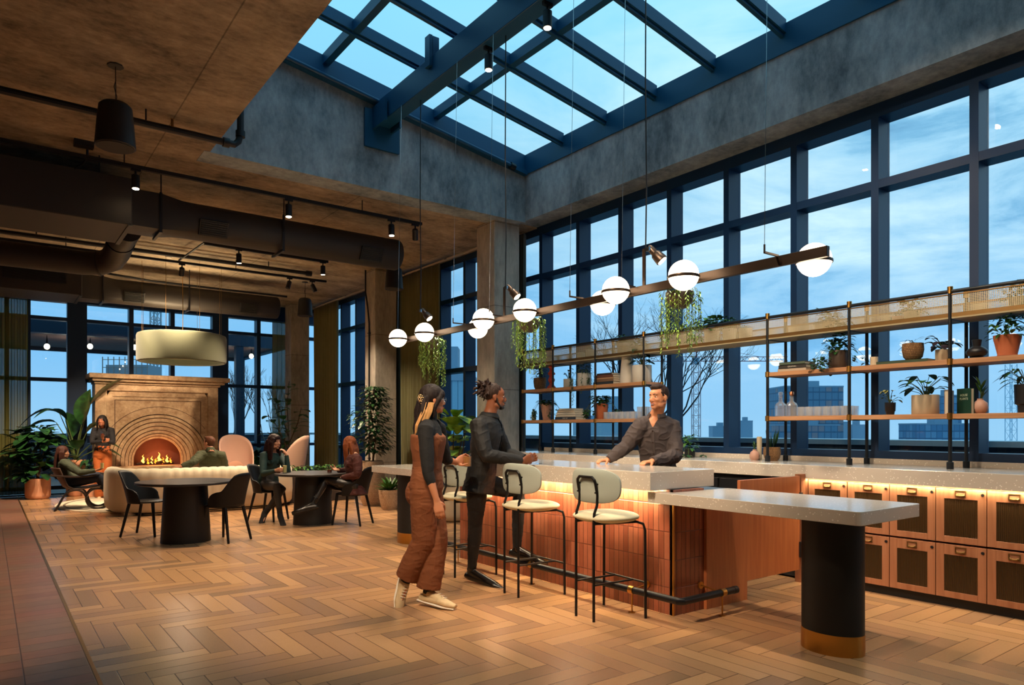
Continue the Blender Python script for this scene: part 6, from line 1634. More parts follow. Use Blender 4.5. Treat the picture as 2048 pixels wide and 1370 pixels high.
        sh = soft_mesh(b, 'shoe', o['shoem'], t, max(vx * .9, .0045), 2)
        sb = MB(); so_ = sole_n * .028 * k; 
        if st in ('sneaker', 'boot'):
            sb.tube([heel + so_ - d.normalized()*.012, lerp(heel, toe, .3) + so_, lerp(heel, toe, .7) + so_, toe + so_ * .8], [.034*k, .042*k, .047*k, .030*k], 14, flat=.28, side=sd)
            sb.build('sole', MS['white_sole'] if st == 'sneaker' else MS['black_sole'], sh, smooth=True)
        if st == 'sneaker':
            ms = MB()
            for q_ in range(5):
                p = lerp(a_, f_, .25 + .12 * q_) - sole_n * (.040 - .006 * q_) * k; ms.tube([p - sd*.022, p - sole_n*.004, p + sd*.022], .0028, 6)
            ms.build('laces', MS['white_sole'], sh)
    # ---- hair
    if o.get('hairfn'):
        hm = MB(); L = lambda x, y, z: hc + (F[0]*x + F[1]*y + F[2]*z) * k * o.get('hk', 1); R3 = Matrix(F).transposed()
        o['hairfn'](hm, L, R3, k * o.get('hk', 1), J)
        soft_mesh(hm, 'hair', o['hair'], t, o.get('hvox', vx * .9), 1, .0022, 60, (1, 1, .25), 3)
    return t, J, F
MS = dict(white_sole=mat('sole_white', '#ddd5c6', .6), black_sole=mat('sole_black', '#141214', .6))
def cap(hm, L, R3, k, x=-.020, z=.040, r=(.094, .083, .088)): hm.ell(L(x, 0, z), r[0]*k, r[1]*k, r[2]*k, 22, 14, R3)
def strands(hm, rnd, roots, tips, mids, r, n=1):
    for i in range(len(roots)):
        hm.tube([roots[i], mids[i], tips[i]], r, 7)
def fabric(name, col, rough=.85, n=40, dark=.88, **kw): return mat(name, col, rough, noise_=n, dark=dark, bump=.25, bscale=220, **kw)
def hair_m(name, col, rough=.62):
    m, t, b = new_mat(name); tc = N(t, 'ShaderNodeTexCoord'); mp = N(t, 'ShaderNodeMapping'); mp.inputs['Scale'].default_value = (60, 60, 5)
    t.links.new(tc.outputs['Object'], mp.inputs[0]); n1 = N(t, 'ShaderNodeTexNoise'); n1.inputs['Scale'].default_value = 2; t.links.new(mp.outputs[0], n1.inputs['Vector'])
    mx = N(t, 'ShaderNodeMixRGB'); c = C(col); mx.inputs[1].default_value = tuple(x*.55 for x in c[:3]) + (1,); mx.inputs[2].default_value = tuple(min(1, x*1.5) for x in c[:3]) + (1,)
    t.links.new(n1.outputs[0], mx.inputs[0]); t.links.new(mx.outputs[0], b.inputs['Base Color']); b.inputs['Roughness'].default_value = rough; b.inputs['Specular IOR Level'].default_value = .25
    bp = N(t, 'ShaderNodeBump'); bp.inputs['Strength'].default_value = .5; bp.inputs['Distance'].default_value = .004; t.links.new(n1.outputs[0], bp.inputs['Height']); t.links.new(bp.outputs[0], b.inputs['Normal'])
    return m
RGT, AWY = Vector((.8, -.6, 0)), Vector((.6, .8, 0)); UP, DN = Vector((0, 0, 1)), Vector((0, 0, -1))

GL2 = glass_mat('thin_glass', '#fbfdff', 1.0, .03, 1.35)
def glass_of(loc, r, h, label, m, lm=None, fill=.8, tilt=(0, 0, 0)):
    t = thing('drinking_glass', label, 'glass', loc); t.rotation_euler = tilt
    MB().lathe([(0, .004), (r*.86, .004), (r*.97, h), (r, h), (r*.9, 0), (0, 0)], n=20, cap=False).build('glass_wall', GL2, t, smooth=True)
    if lm: MB().lathe([(0, .006), (r*.84, .006), (r*.93, h*fill), (0, h*fill)], n=20, cap=False).build('drink', lm, t, smooth=True, angle=50)
    return t
COFFEE = mat('iced_coffee', '#a9713f', .3); MATCHA = mat('pale_drink', '#d8c27a', .35); WINE = mat('amber_drink', '#6b3324', .2)

# -- man in black
BLKS = fabric('shirt_black', '#0b0909', .7); 
def hair_man(hm, L, R3, k, J):
    cap(hm, L, R3, k, -.022, .040, (.090, .078, .086))
    rnd = random.Random(5)
    for i in range(70):
        a = rnd.uniform(0, 2*PI); e_ = rnd.uniform(-1.0, .9); base = L(-.082, 0, .078)
        d = (L(math.cos(a)*.7 - .5, math.sin(a)*.8, e_) - L(0, 0, 0)).normalized(); ln = rnd.uniform(.07, .125)
        hm.tube([base, base + d * ln * .5, base + d * ln + L(rnd.uniform(-.02, 0), rnd.uniform(-.02, .02), -.015) - L(0, 0, 0)], [.018, .011, .006], 6)
hb = hair_m('hair_dark_brown', '#2a1a14')
t, J, F = build_person('man_black', 'man in black shirt and trousers, dreadlock bun, one boot on the foot rail', (3.55, 5.12, 0), dict(fem=False, k=1.0, vox=.0055, skin=skin('skin_brown', '#7d4a30'), hair=hb, hairfn=hair_man, face=RGT + AWY * .12, tilt=-.03, smile=True,
    palmR=AWY + UP * .3, thumbR=-1, curlR=.75, palmL=-AWY + UP * .2, thumbL=1, curlL=.75, top=BLKS, vneck=.13, buttons=1, face_fw=RGT + AWY * .1, collar=.12, hem=.10, flare=1.1, grow=.02, sgrow=.016, wr=.004, wf=7,
    legs=fabric('jeans_black', '#0b0a0c', .8), lgrow=.004, lwr=.003, shoe='pointed', shoem=mat('boot_leather', '#17120f', .25), lip=mat('lip_brown', '#8a4a3c', .45)))
# beard
L = lambda x, y, z: V(J['head']) + F[0]*x + F[1]*y + F[2]*z
b = MB(); R3 = Matrix(F).transposed()
b.ell(L(.058, 0, -.092), .028, .034, .022, 14, 8, R3)
for q in (-1, 1): b.tube([L(.012, q*.0665, -.01), L(.016, q*.062, -.045), L(.035, q*.050, -.075), L(.06, q*.02, -.095)], [.008, .013, .017, .018], 8, flat=.6)
b.tube([L(.083, -.028, -.058), L(.090, 0, -.047), L(.083, .028, -.058)], [.004, .0045, .004], 8)
soft_mesh(b, 'beard', mat('beard_black', '#1c1210', .7), t, .004, 1)
glass_of((3.978, 4.895, 1.062), .038, .10, 'clear tumbler held by the man in black on the bar', None, None) if True else None

def collar_flaps(t, nk, fw, m, k=1.0):
    sd = UP.cross(fw).normalized()
    for q in (-1, 1):
        MB().grid(lambda u, v: tuple(nk + (fw * math.cos(math.radians(25 + 130*u)) + sd * q * math.sin(math.radians(25 + 130*u))) * (.074 + .022 * v) * k + UP * (.030 + .016 * u - .045 * v * (1 - .3*u))), 9, 4).build('collar_flap', m, t, smooth='all', solid=.005)
collar_flaps(t, J['neck'] - UP * .01, (RGT * .95 + AWY * .1).normalized(), BLKS)
# -- woman in rust overalls
BLKT = fabric('top_black', '#0e0e10', .85); RUST = fabric('overall_rust', '#74401f', .85, 25)
hs = hair_m('hair_black', '#1c120f')
def hair_rust(hm, L, R3, k, J):
    cap(hm, L, R3, k, -.016, .036, (.100, .088, .094)); rnd = random.Random(9)
    hm.ell(L(.035, 0, .045), .062*k, .076*k, .05*k, 16, 10, R3)
    for q in (-1, 1): hm.tube([L(.045, q*.062, .05), L(.02, q*.080, .0), L(-.01, q*.078, -.06), L(-.02, q*.07, -.14)], [.018, .02, .016, .008], 8)
    for i in range(26):
        y = rnd.uniform(-.075, .075); x = -.07 + rnd.uniform(-.02, .02); e_ = rnd.uniform(.24, .36)
        hm.tube([L(x, y*.8, .02), L(x - .03, y, -.08), L(x - .05 + rnd.uniform(-.02, .02), y * 1.1, -.08 - e_ * .5), L(x - .045 + rnd.uniform(-.03, .03), y * 1.1, -.06 - e_)], [.022, .018, .013, .004], 7)
t, J, F = build_person('woman_rust', 'woman in rust overalls and black top walking towards the bar with a drink', (2.72, 4.75, 0), dict(fem=True, k=.98, vox=.0055, skin=skin('skin_tan', '#b87a58'), hair=hs, hairfn=hair_rust, face=RGT * .9 + AWY * .42, tilt=0,
    palmR=-RGT * .3 + AWY, thumbR=1, curlR=.55, palmL=-AWY, thumbL=1, curlL=.85, top=BLKT, topname='knit_top', collar=.85, sleeve=.74, bust=0, hem=.0, sgrow=.008, grow=.008, wr=.002,
    legs=RUST, legname='overalls', lgrow=.014, wide=.040, waist=3, legend=.93, lwr=.003, shoe='sneaker', shoem=mat('suede_tan', '#cdb48c', .9, noise_=30)))
f_ = MB(); L = lambda x, y, z: V(J['head']) + (F[0]*x + F[1]*y + F[2]*z) * .98
# overall bodice, straps
b = MB(); P, Wd, Fl = torso_pts(J, .98, True, .020); side = (J['shL'] - J['shR']).normalized(); fw = side.cross(UP).normalized()
b.tube([lerp(P[3], P[4], -.4), P[3], P[4], P[5], lerp(P[5], P[6], .25)], [Wd[3] * 1.02, Wd[3] * .97, Wd[4], Wd[5], Wd[5] * .96], 24, flat=.78, side=side)
for q in (-1, 1): b.ell(lerp(J['pel'], J['neck'], .68) + fw * .066 + side * q * .060, .062, .062, .070, 14, 10)
soft_mesh(b, 'overall_bodice', RUST, t, .006, 2, .003, 8)
b = MB(); b.tube([P[3] + Vector((0,0,-.02)), P[3] + Vector((0, 0, .015))], [Wd[3] * 1.02, Wd[3] * 1.02], 28, flat=.76, side=side); b.build('waistband', RUST, t, smooth=True)
# blond under layers, claw clip, glasses, earring
bl = MB(); rnd = random.Random(4)
for i in range(22):
    y = -.060 - rnd.uniform(-.016, .024); x = -.03 - .004 * i
    bl.tube([L(x + .02, y, -.02), L(x - .005, y - .012, -.10), L(x - .05, y - .004, -.20), L(x - .06 + rnd.uniform(-.02, .01), y + .02, -.34 + rnd.uniform(-.04, .04))], [.004, .0065, .006, .002], 6)
soft_mesh(bl, 'blond_streak', hair_m('hair_blond', '#b98a55'), t, .0045, 1)
def tortoise():
    m, tt, bb = new_mat('tortoiseshell'); tc = N(tt, 'ShaderNodeTexCoord'); ch = N(tt, 'ShaderNodeTexChecker'); ch.inputs['Scale'].default_value = 75; ch.inputs['Color1'].default_value = C('#1c120c'); ch.inputs['Color2'].default_value = C('#e0bd86')
    tt.links.new(tc.outputs['Object'], ch.inputs['Vector']); tt.links.new(ch.outputs[0], bb.inputs['Base Color']); bb.inputs['Roughness'].default_value = .25; return m
R3 = Matrix(F).transposed(); b = MB(); b.ell(L(-.108, -.012, .01), .02, .034, .036, 14, 10, R3)
for q in range(5): b.tube([L(-.11, -.045, .035 - .015*q), L(-.118, -.06, .03 - .015*q), L(-.10, -.068, .03 - .015*q)], .004, 6)
b.build('claw_clip', tortoise(), t, smooth=True)
b = MB()
for q in (-1, 1):
    rr = [L(.092, q*.033 + .021*math.cos(2*PI*i/18), .002 + .019*math.sin(2*PI*i/18)) for i in range(18)]; b.tube(rr, .0016, 5, closed=True)
    b.tube([L(.09, q*.053, .005), L(.04, q*.078, .006), L(-.01, q*.082, .0)], .0014, 5)
b.tube([L(.094, -.012, .004), L(.094, .012, .004)], .0014, 5); b.build('spectacles', mat('wire_silver', '#9ab0bc', .25, .9), t)
MB().ell(L(-.002, -.084, -.042), .005, .005, .005, 8, 6).build('earring', M['chrome'], t)
MB().tube([J['handR'] + V(0,0,-.005), J['handR'] + V(.001, 0, .003)], .012, 10).build('ring', M['brass'], t) if False else None
wr_ = V(JOINTS['woman_rust']['handL'])
glass_of((wr_.x + .02, wr_.y - .035, wr_.z - .065), .037, .115, 'glass of iced coffee held out by the woman in rust overalls', None, COFFEE, .75)

# -- bartender
CHR = fabric('shirt_charcoal', '#3d3332', .8)
hbr = hair_m('hair_brown_short', '#2c1c16')
def hair_bar(hm, L, R3, k, J):
    cap(hm, L, R3, k, -.024, .040, (.088, .077, .086)); hm.ell(L(.018, 0, .095), .062*k, .058*k, .030*k, 16, 10, R3); hm.ell(L(.045, 0, .088), .030*k, .050*k, .022*k, 12, 8, R3)
    for q in (-1, 1): hm.tube([L(.028, q*.066, .05), L(.012, q*.073, .012)], [.012, .007], 6)
t, J, F = build_person('bartender', 'bartender in charcoal button shirt leaning with both hands on the bar', (5.02, 4.42, 0), dict(fem=False, k=1.02, vox=.0055, skin=skin('skin_warm', '#c58560'), hair=hbr, hairfn=hair_bar, face=-RGT * .86 - AWY * .62, tilt=.02, roll=-.05, smile=True,
    palmR=DN, thumbR=1, curlR=1.15, palmL=DN, thumbL=1, curlL=1.0, spreadR=.02, spreadL=.02, top=CHR, vneck=.10, buttons=1, face_fw=-RGT * .45 - AWY * .9, collar=.08, hem=.06, grow=.018, sgrow=.018, wr=.007, wf=7,
    legs=fabric('trousers_dark', '#1b1b20', .85), shoe='flat', shoem=mat('shoe_dark', '#1a1614', .4)))
fw = (-RGT * .5 - AWY * .85).normalized(); sd = UP.cross(fw).normalized()
collar_flaps(t, J['neck'] - UP * .01, fw, CHR)
b = MB(); cf = lerp(J['pel'], J['neck'], .5)
for i in range(6): p = lerp(J['pel'], J['neck'], .30 + .11 * i) + fw * (.128 - .006 * i + (.012 if i == 3 else 0)); b.tube([p - fw*.004, p + fw*.004], .006, 8)
pass

# -- standing woman in orange trousers
hk = hair_m('hair_black_wavy', '#17110f')
def long_hair(length, x0=-.05, wdt=.075, n=22, seed=1, front=True, r=.018, drop=0):
    def fn(hm, L, R3, k, J):
        cap(hm, L, R3, k, -.016, .036, (.099, .088, .093)); rnd = random.Random(seed)
        if front:
            for q in (-1, 1):
                for i in range(4): hm.tube([L(.03 - .015*i, q*.06, .07), L(.03 - .02*i, q*.088, .0), L(.03 - .02*i, q*(.088 + .004*i), -.09), L(.035 - .02*i, q*.085, -.09 - length*.45)], [.014, .018, .016, .006], 7)
        for i in range(n):
            y = rnd.uniform(-wdt, wdt); x = x0 + rnd.uniform(-.03, .01); e_ = length * rnd.uniform(.75, 1.05)
            hm.tube([L(x, y, .03), L(x - .03, y * 1.1, -.07), L(x - .045 - drop * .5, y * 1.15, -.06 - e_ * .5), L(x - .04 - drop, y, -.06 - e_)], [r, r, r * .8, r * .3], 7)
    return fn
t, J, F = build_person('woman_orange', 'standing woman in black top and orange trousers holding a wine glass by the fireplace', (1.83, 15.86, .012), dict(fem=True, k=.93, vox=.008, skin=skin('skin_amber', '#a8694a'), hair=hk, hairfn=long_hair(.20, n=16), face=-AWY + RGT * .15, tilt=0, smile=True,
    palmR=AWY, thumbR=1, curlR=.6, palmL=AWY, thumbL=1, curlL=.7, top=fabric('knit_black', '#141012', .85), grow=.013, sgrow=.006, hem=.0, legs=fabric('trousers_orange', '#a8551f', .8), lgrow=.010, wide=.035, lwr=.003, shoe='flat', shoem=mat('shoe_cream', '#cdb894', .6)))
h_ = V(JOINTS['woman_orange']['handL']); glass_of((h_.x, h_.y - .04, h_.z + .01), .032, .09, 'wine glass held by the woman in orange trousers', None, WINE, .4)

# -- woman in olive sweater in the looped chair
t, J, F = build_person('woman_olive', 'seated woman in olive sweater and jeans with long brown hair, legs crossed', (1.2, 14.15, 0), dict(fem=True, k=.94, vox=.009, skin=skin('skin_fair', '#c9906e'), hair=hair_m('hair_chestnut', '#3f2015'), hairfn=long_hair(.42, n=26, seed=4, drop=-.0), face=RGT + AWY * .35, tilt=0,
    palmR=UP + AWY * .4, thumbR=-1, curlR=.7, palmL=-AWY, thumbL=1, curlL=.7, top=fabric('sweater_olive', '#3c4230', .9), hem=.06, sit=True, legs=fabric('jeans_navy', '#18202e', .85), lgrow=.010, wide=.012, shoe='boot', shoem=mat('boot_brown', '#4a2a1c', .5)))
h_ = V(JOINTS['woman_olive']['handR']); glass_of((h_.x + .0, h_.y - .02, h_.z + .0), .028, .11, 'tall pale drink held by the woman in the looped armchair', None, MATCHA, .85)

# -- man on the sofa
def hair_sofa(hm, L, R3, k, J): cap(hm, L, R3, k, -.022, .034, (.092, .080, .090)); hm.ell(L(-.045, 0, -.02), .05*k, .066*k, .055*k, 14, 8, R3); hm.ell(L(.03, 0, .095), .05*k, .055*k, .025*k, 12, 8, R3)
t, J, F = build_person('man_sofa', 'man in olive shirt sitting on the sofa, arm stretched along its back', (3.19, 13.17, .012), dict(fem=False, k=1.0, vox=.009, skin=skin('skin_rosy', '#c98a6c'), hair=hair_m('hair_auburn', '#54301c'), hairfn=hair_sofa, face=-RGT + AWY * .3, tilt=0,
    palmR=DN, thumbR=1, curlR=.5, palmL=DN, thumbL=-1, curlL=.35, top=fabric('shirt_olive', '#3d4128', .85), hem=.04, collar=.4, sgrow=.018, grow=.02, wr=.006, sleeve=.98, sit=True, legs=fabric('trousers_navy', '#1c2028', .85), shoe='flat', shoem=mat('shoe_brown2', '#3a2a20', .5)))

# -- woman in green with fringe
def hair_green(hm, L, R3, k, J):
    long_hair(.24, n=22, seed=7, wdt=.08)(hm, L, R3, k, J)
    hm.ell(L(.048, 0, .062), .038*k, .066*k, .045*k, 16, 10, R3)
    for q in (-1, 1):
        for i in range(4): hm.tube([L(.05 - .02*i, q*.07, .06), L(.035 - .02*i, q*.092, -.02), L(.03 - .02*i, q*.096, -.13), L(.04 - .02*i, q*.10, -.27)], [.016, .020, .020, .008], 7)
t, J, F = build_person('woman_green', 'seated woman in dark green top with dark fringe, hand at her chin', (3.39, 10.6, 0), dict(fem=True, k=.97, vox=.0075, skin=skin('skin_fair2', '#c88f70'), hair=hair_m('hair_espresso', '#2a1512'), hairfn=hair_green, face=RGT - AWY * .35, tilt=-.05, smile=True,
    palmR=AWY, thumbR=-1, curlR=.7, palmL=-RGT, thumbL=-1, curlL=.9, top=fabric('top_forest', '#12302c', .8), topname='jumper', hem=.03, sgrow=.007, grow=.008, wr=.002, sit=True, legs=fabric('tights_charcoal', '#2a2724', .75), lgrow=.001, lwr=.001, shoe='heel', shoem=mat('suede_black', '#151214', .8)))
h_ = V(JOINTS['woman_green']['handR']); glass_of((h_.x + .02, h_.y - .02, .742), .03, .12, 'tall pale iced drink held by the woman in green', None, MATCHA, .9)

# -- red haired woman
t, J, F = build_person('woman_red', 'seated red-haired woman in maroon blazer with black boots, legs crossed', (4.24, 9.4, 0), dict(fem=True, k=.98, vox=.0075, skin=skin('skin_pale', '#cc9878'), hair=hair_m('hair_copper', '#7a4020'), hairfn=long_hair(.40, n=30, seed=8, wdt=.085), face=-RGT + AWY * .35, tilt=-.05,
    palmR=UP - AWY * .6, thumbR=1, curlR=.7, palmL=DN + AWY * .2, thumbL=-1, curlL=.4, top=fabric('blazer_maroon', '#4a1f18', .8), topname='blazer', hem=.13, flare=1.15, grow=.022, sgrow=.014, wr=.005, sit=True, legs=mat('leather_trousers', '#1e1a18', .35), lgrow=.004, lwr=.003, shoe='boot', shoem=mat('boot_black', '#191513', .25)))
h_ = V(JOINTS['woman_red']['handR']); glass_of((h_.x - .03, h_.y - .02, .742), .036, .095, 'tumbler of amber drink held by the red-haired woman', None, WINE, .5)
# ================================================================= outside
random.seed(12)
CITY = mat('city_blue_grey', '#7d97ab', .7)  # distance haze is put into the blue-grey of the city colours
def tower_mat(name, c0, c1, cg, fx, fz):
    m, t, b = new_mat(name); tc = N(t, 'ShaderNodeTexCoord'); sp = N(t, 'ShaderNodeSeparateXYZ'); t.links.new(tc.outputs['Object'], sp.inputs[0])
    u = math_(t, 'ADD', math_(t, 'DIVIDE', math_(t, 'ADD', sp.outputs[0], sp.outputs[1]), fx), 90.0); v = math_(t, 'ADD', math_(t, 'DIVIDE', sp.outputs[2], fz), 90.0)
    cv = N(t, 'ShaderNodeCombineXYZ'); t.links.new(math_(t, 'FLOOR', u), cv.inputs[0]); t.links.new(math_(t, 'FLOOR', v), cv.inputs[1]); wn = N(t, 'ShaderNodeTexWhiteNoise', noise_dimensions='2D'); t.links.new(cv.outputs[0], wn.inputs['Vector'])
    r = N(t, 'ShaderNodeValToRGB'); r.color_ramp.interpolation = 'CONSTANT'; r.color_ramp.elements[0].color = C(c0); r.color_ramp.elements[1].position = .72; r.color_ramp.elements[1].color = C(c1); t.links.new(wn.outputs['Value'], r.inputs[0])
    g = math_(t, 'MAXIMUM', math_(t, 'LESS_THAN', math_(t, 'FRACT', u), .12), math_(t, 'LESS_THAN', math_(t, 'FRACT', v), .16))
    mx = N(t, 'ShaderNodeMixRGB'); t.links.new(g, mx.inputs[0]); t.links.new(r.outputs[0], mx.inputs[1]); mx.inputs[2].default_value = C(cg); t.links.new(mx.outputs[0], b.inputs['Base Color']); b.inputs['Roughness'].default_value = .6; return m
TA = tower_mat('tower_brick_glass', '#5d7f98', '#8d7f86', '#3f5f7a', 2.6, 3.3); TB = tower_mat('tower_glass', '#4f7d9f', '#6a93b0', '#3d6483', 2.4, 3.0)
def tower(loc, w, d, h, label, m, top=None, rz=0):
    t = thing('city_building', label, 'building', (loc[0], loc[1], -30), rz)
    MB().box(-w/2, w/2, -d/2, d/2, 0, h + 30).build('facade', m, t)
    b = MB(); b.box(-w/2 - .1, w/2 + .1, -d/2 - .1, d/2 + .1, h + 30, h + 30.6).box(-w*.12, w*.2, -d*.2, d*.2, h + 30.6, h + 33); b.build('roof_edge', CITY, t)
    return t
RZ = -math.atan2(.6, .8)
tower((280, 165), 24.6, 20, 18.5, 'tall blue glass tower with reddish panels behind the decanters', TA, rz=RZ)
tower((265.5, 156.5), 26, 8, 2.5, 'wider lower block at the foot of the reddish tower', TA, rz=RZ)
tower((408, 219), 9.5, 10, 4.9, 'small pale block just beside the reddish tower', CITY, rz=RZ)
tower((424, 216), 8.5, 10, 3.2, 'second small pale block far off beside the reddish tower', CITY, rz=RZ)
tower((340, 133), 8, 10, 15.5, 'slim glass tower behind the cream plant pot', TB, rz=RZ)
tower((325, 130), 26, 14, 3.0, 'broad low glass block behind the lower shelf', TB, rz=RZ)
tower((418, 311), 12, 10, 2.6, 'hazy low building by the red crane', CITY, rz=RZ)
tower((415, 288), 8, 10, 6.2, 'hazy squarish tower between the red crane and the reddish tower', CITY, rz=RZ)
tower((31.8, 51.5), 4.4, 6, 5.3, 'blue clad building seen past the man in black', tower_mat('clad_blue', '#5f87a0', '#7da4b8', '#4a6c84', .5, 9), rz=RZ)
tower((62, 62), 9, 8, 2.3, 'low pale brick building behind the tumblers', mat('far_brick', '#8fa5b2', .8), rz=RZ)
# cranes
def crane(loc, h, w, jib, back, label, m, jm, ang=RZ):
    t = thing('tower_crane', label, 'crane', (loc[0], loc[1], -6), ang); z1 = h + 6
    b = MB(); s = w/2; n = int(z1 / (w * 1.4))
    for sx in (-s, s):
        for sy in (-s, s): b.box(sx - .14, sx + .14, sy - .14, sy + .14, 0, z1)
    for i in range(n):
        z = z1 * i / n; z2 = z1 * (i + 1) / n
        for sy in (-s, s): b.obox((-s, sy, z), (s, sy, z2), .12, .12); b.obox((s, sy, z), (-s, sy, z2), .12, .12); b.box(-s, s, sy - .08, sy + .08, z, z + .2)
    b.build('mast', m, t)
    if jib:
        b = MB(); 
        for x0, x1 in ((0, jib), (-back, 0)):
            b.obox((x0, 0, z1 + .4), (x1, 0, z1 + .4), .3, .25); b.obox((x0, 0, z1 + 2.0), (x1, 0, z1 + 2.0), .2, .2) 
            k_ = int(abs(x1 - x0) / 2)
            for i in range(k_): a = x0 + (x1 - x0) * i / k_; c_ = x0 + (x1 - x0) * (i + .5) / k_; e_ = x0 + (x1 - x0) * (i + 1) / k_; b.obox((a, 0, z1 + .4), (c_, 0, z1 + 2), .12, .12); b.obox((c_, 0, z1 + 2), (e_, 0, z1 + .4), .12, .12)
        b.build('jib', jm, t)
        b = MB(); b.obox((0, 0, z1 + .4), (.2, 0, z1 + 6.5), .4, .4); b.obox((.2, 0, z1 + 6.4), (jib * .7, 0, z1 + 2), .1, .1); b.obox((.2, 0, z1 + 6.4), (-back * .8, 0, z1 + 2), .1, .1); b.build('tie_mast', jm, t)
        MB().box(-1.2, 1.0, -1, 1, z1 - .8, z1 + 1.6).build('cab', CITY, t)
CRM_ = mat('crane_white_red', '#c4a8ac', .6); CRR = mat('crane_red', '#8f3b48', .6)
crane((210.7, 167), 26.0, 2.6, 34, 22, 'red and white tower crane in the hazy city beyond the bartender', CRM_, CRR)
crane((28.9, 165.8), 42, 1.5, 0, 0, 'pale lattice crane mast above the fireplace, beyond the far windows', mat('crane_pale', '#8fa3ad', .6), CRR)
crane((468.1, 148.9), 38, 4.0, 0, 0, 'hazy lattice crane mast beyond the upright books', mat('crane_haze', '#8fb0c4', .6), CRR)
# scaffolded block beyond the pergola
t = thing('scaffold_building', 'building under scaffolding with site lamps, seen over the fireplace', 'building', (14.2, 101.8, -8), RZ)
b = MB()
for i in range(9): b.box(-2.9 + .72*i - .04, -2.9 + .72*i + .04, -.05, .05, 0, 18.6)
for j in range(14): b.box(-2.9, 2.9, -.05, .05, 5.2 + j * 1.0, 5.28 + j * 1.0)
b.build('scaffold_frame', mat('scaffold_tan', '#8a7a74', .7), t)
MB().box(-2.7, 2.7, .4, 4, 0, 17.6).build('block', mat('site_block', '#86919a', .8), t)
b = MB(); 
for x, z in ((-.6, 17), (-.2, 17.4), (.5, 17.0), (.1, 17.9), (.9, 17.1)): b.ell((x, -.15, z), .08, .08, .08, 8, 6)
b.build('site_lamps', emis('site_lamp', '#fff0d0', 5), t)
# terrace parapets
PAR = mat('parapet_dark', '#20354a', .6); CAP = mat('parapet_cap', '#9fb6c4', .4, .3)
def parapet(nm, x0, x1, y0, y1, label, zt=1.16):
    t = thing(nm, label, 'parapet', (x0, y0, -.5))
    MB().box(0, x1 - x0, 0, y1 - y0, 0, zt + .5).build('parapet_wall', PAR, t)
    MB().box(-.08, x1 - x0 + .2, -.08, y1 - y0 + .1, zt + .5, zt + .57).build('coping', CAP, t)
    if y1 - y0 > x1 - x0: MB().box(-.03, 0, 0, y1 - y0, zt + .24, zt + .28).build('drip_rail', CAP, t)
    else: MB().box(0, x1 - x0, -.03, 0, zt + .24, zt + .28).build('drip_rail', CAP, t)
parapet('terrace_parapet', 9.5, 9.9, -4, 24.6, 'dark roof parapet with pale metal coping outside the bar windows')
parapet('terrace_parapet', -12, 9.4, 24.8, 25.2, 'dark roof parapet with pale coping outside the far windows')
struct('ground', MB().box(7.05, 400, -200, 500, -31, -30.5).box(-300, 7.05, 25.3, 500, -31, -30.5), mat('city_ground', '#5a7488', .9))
struct('floor_terrace', MB().box(6.98, 9.5, -4, 24.8, -.3, .02).box(-12, 6.98, 17.76, 24.8, -.3, .02), mat('terrace_deck', '#5b5f63', .8))
# pergola on the far terrace
pg = thing('pergola', 'blue steel pergola with slatted wood soffit outside the far windows', 'pergola', (-3, 20, 0))
BL = mat('pergola_blue', '#16324a', .5)
MB().box(-4, 9.9, 0, .2, 3.66, 4.0).build('fascia_beam', BL, pg)
MB().box(9.7, 9.9, .2, 4.2, 3.66, 4.0).build('side_beam', BL, pg)
MB().box(-4, 9.7, 4.1, 4.25, 3.62, 3.95).build('rear_beam', BL, pg)
b = MB()
for i in range(30): b.box(-4, 9.7, .22 + .13*i, .33 + .13*i, 3.72, 3.75)
b.build('soffit_slats', mat('soffit_wood', '#8a6a5e', .7, noise_=3), pg)
for x, y in ((8.5, .02), (9.7, 4.1), (-3.8, .02)): MB().box(x, x + .2, y, y + .2, .02, 3.66).build('pergola_post', BL, pg)
for x, z, d_ in ((1.2, 3.43, 'beside the sheer curtain'), (2.13, 3.5, 'just left of the drum pendant'), (3.16, 3.55, 'partly behind the drum pendant'), (6.2, 3.5, 'near the far right-hand curtain')):
    t = thing('string_bulb', 'warm bare bulb hanging outside under the pergola, %s' % d_.replace('left of', 'before'), 'bulb', (x, 21, z), 0, 'bulbs under the pergola')
    MB().ell((0, 0, 0), .065, .065, .075, 14, 10).build('bulb', emis('bulb_warm', '#ffe9c0', 5), t, smooth='all')
    MB().tube([(0, 0, .07), (0, 0, .13), (0, 0, 3.72 - z)], [.022, .018, .006], 8).build('socket', M['black'], t)
point('pergola_lamp', (1.7, 21.3, 3.3), 6, WARM2, .2); point('pergola_lamp', (5.5, 21.3, 3.3), 5, WARM2, .2)
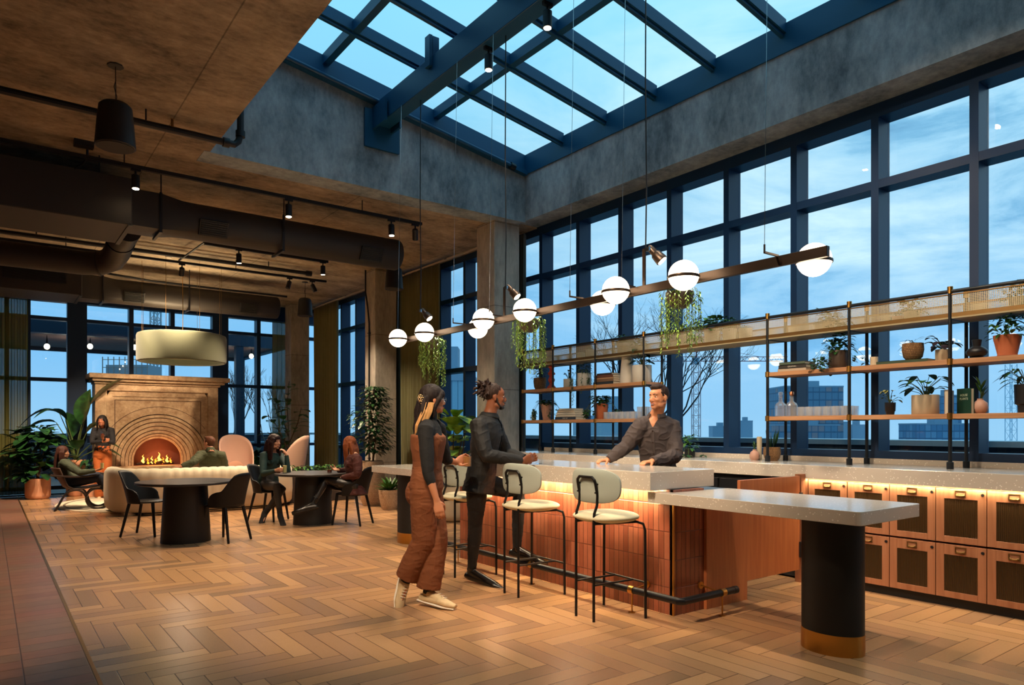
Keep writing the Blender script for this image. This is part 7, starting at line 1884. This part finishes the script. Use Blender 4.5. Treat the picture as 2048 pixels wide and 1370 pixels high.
# bare trees outside
def bare_tree(loc, h, spread, label, seed, m, lean=(0, 0), depth=6, r0=.06, thin=.68):
    rnd = random.Random(seed); t = thing('bare_tree', label, 'tree', loc); b = MB()
    def grow(p, d, L, r, k):
        q = p + d * L; m_ = lerp(p, q, .5) + Vector((rnd.uniform(-1, 1), rnd.uniform(-1, 1), rnd.uniform(-.5, .5))) * L * .07
        b.tube([p, m_, q], [r, r * .88, r * .76], 5 if r < .02 else 7)
        if k == 0: return
        n_ = 2 if rnd.random() < .55 else 3
        for i in range(n_):
            ax = Vector((rnd.uniform(-1, 1), rnd.uniform(-1, 1), rnd.uniform(-.25, .7))) * spread
            grow(q, (d + ax).normalized(), L * rnd.uniform(.62, .86), r * thin, k - 1)
    for _ in range(4): grow(Vector((rnd.uniform(-.1, .1), rnd.uniform(-.1, .1), 0)), Vector((lean[0] + rnd.uniform(-.5, .5), lean[1] + rnd.uniform(-.5, .5), 1)).normalized(), h * .27, r0, depth)
    b.build('branches', m, t); return t
BT = mat('bare_bark', '#2c2e34', .9)
bare_tree((8.6, 7.55, .75), 2.9, .75, 'bare branching tree outside the bar windows behind the bartender', 4, BT, (.1, -.1), 6, .024, .62)
tp_ = thing('tree_planter', 'dark planter box outside holding the bare tree behind the bartender', 'planter', (8.6, 7.55, .02)); MB().box(-.35, .35, -.5, .5, 0, .74).build('planter_box', PAR, tp_)
bare_tree((6.2, 22.8, .5), 3.0, .3, 'slender bare birch-like tree outside near the far corner', 6, mat('birch_bark', '#6b5f58', .9), (0, 0), 5, .02)
bare_tree((7.4, 22.6, .5), 2.8, .3, 'second slender bare tree outside, closer to the far corner', 8, mat('birch_bark2', '#6b5f58', .9), (0, 0), 5, .02)
tp_ = thing('tree_planter', 'long dark planter outside holding the slender bare trees', 'planter', (6.8, 22.7, .02)); MB().box(-1.1, 1.1, -.4, .4, 0, .5).build('planter_box', PAR, tp_)

# text into meshes
dg = bpy.context.evaluated_depsgraph_get()
for o in [o for o in COL.objects if o.type == 'FONT']:
    me = bpy.data.meshes.new_from_object(o.evaluated_get(dg)); q = bpy.data.objects.new(o.name, me); q.parent = o.parent; q.matrix_local = o.matrix_local.copy(); nm = o.name
    q.location = o.location; q.rotation_euler = o.rotation_euler; q.scale = o.scale
    COL.objects.link(q); bpy.data.objects.remove(o)
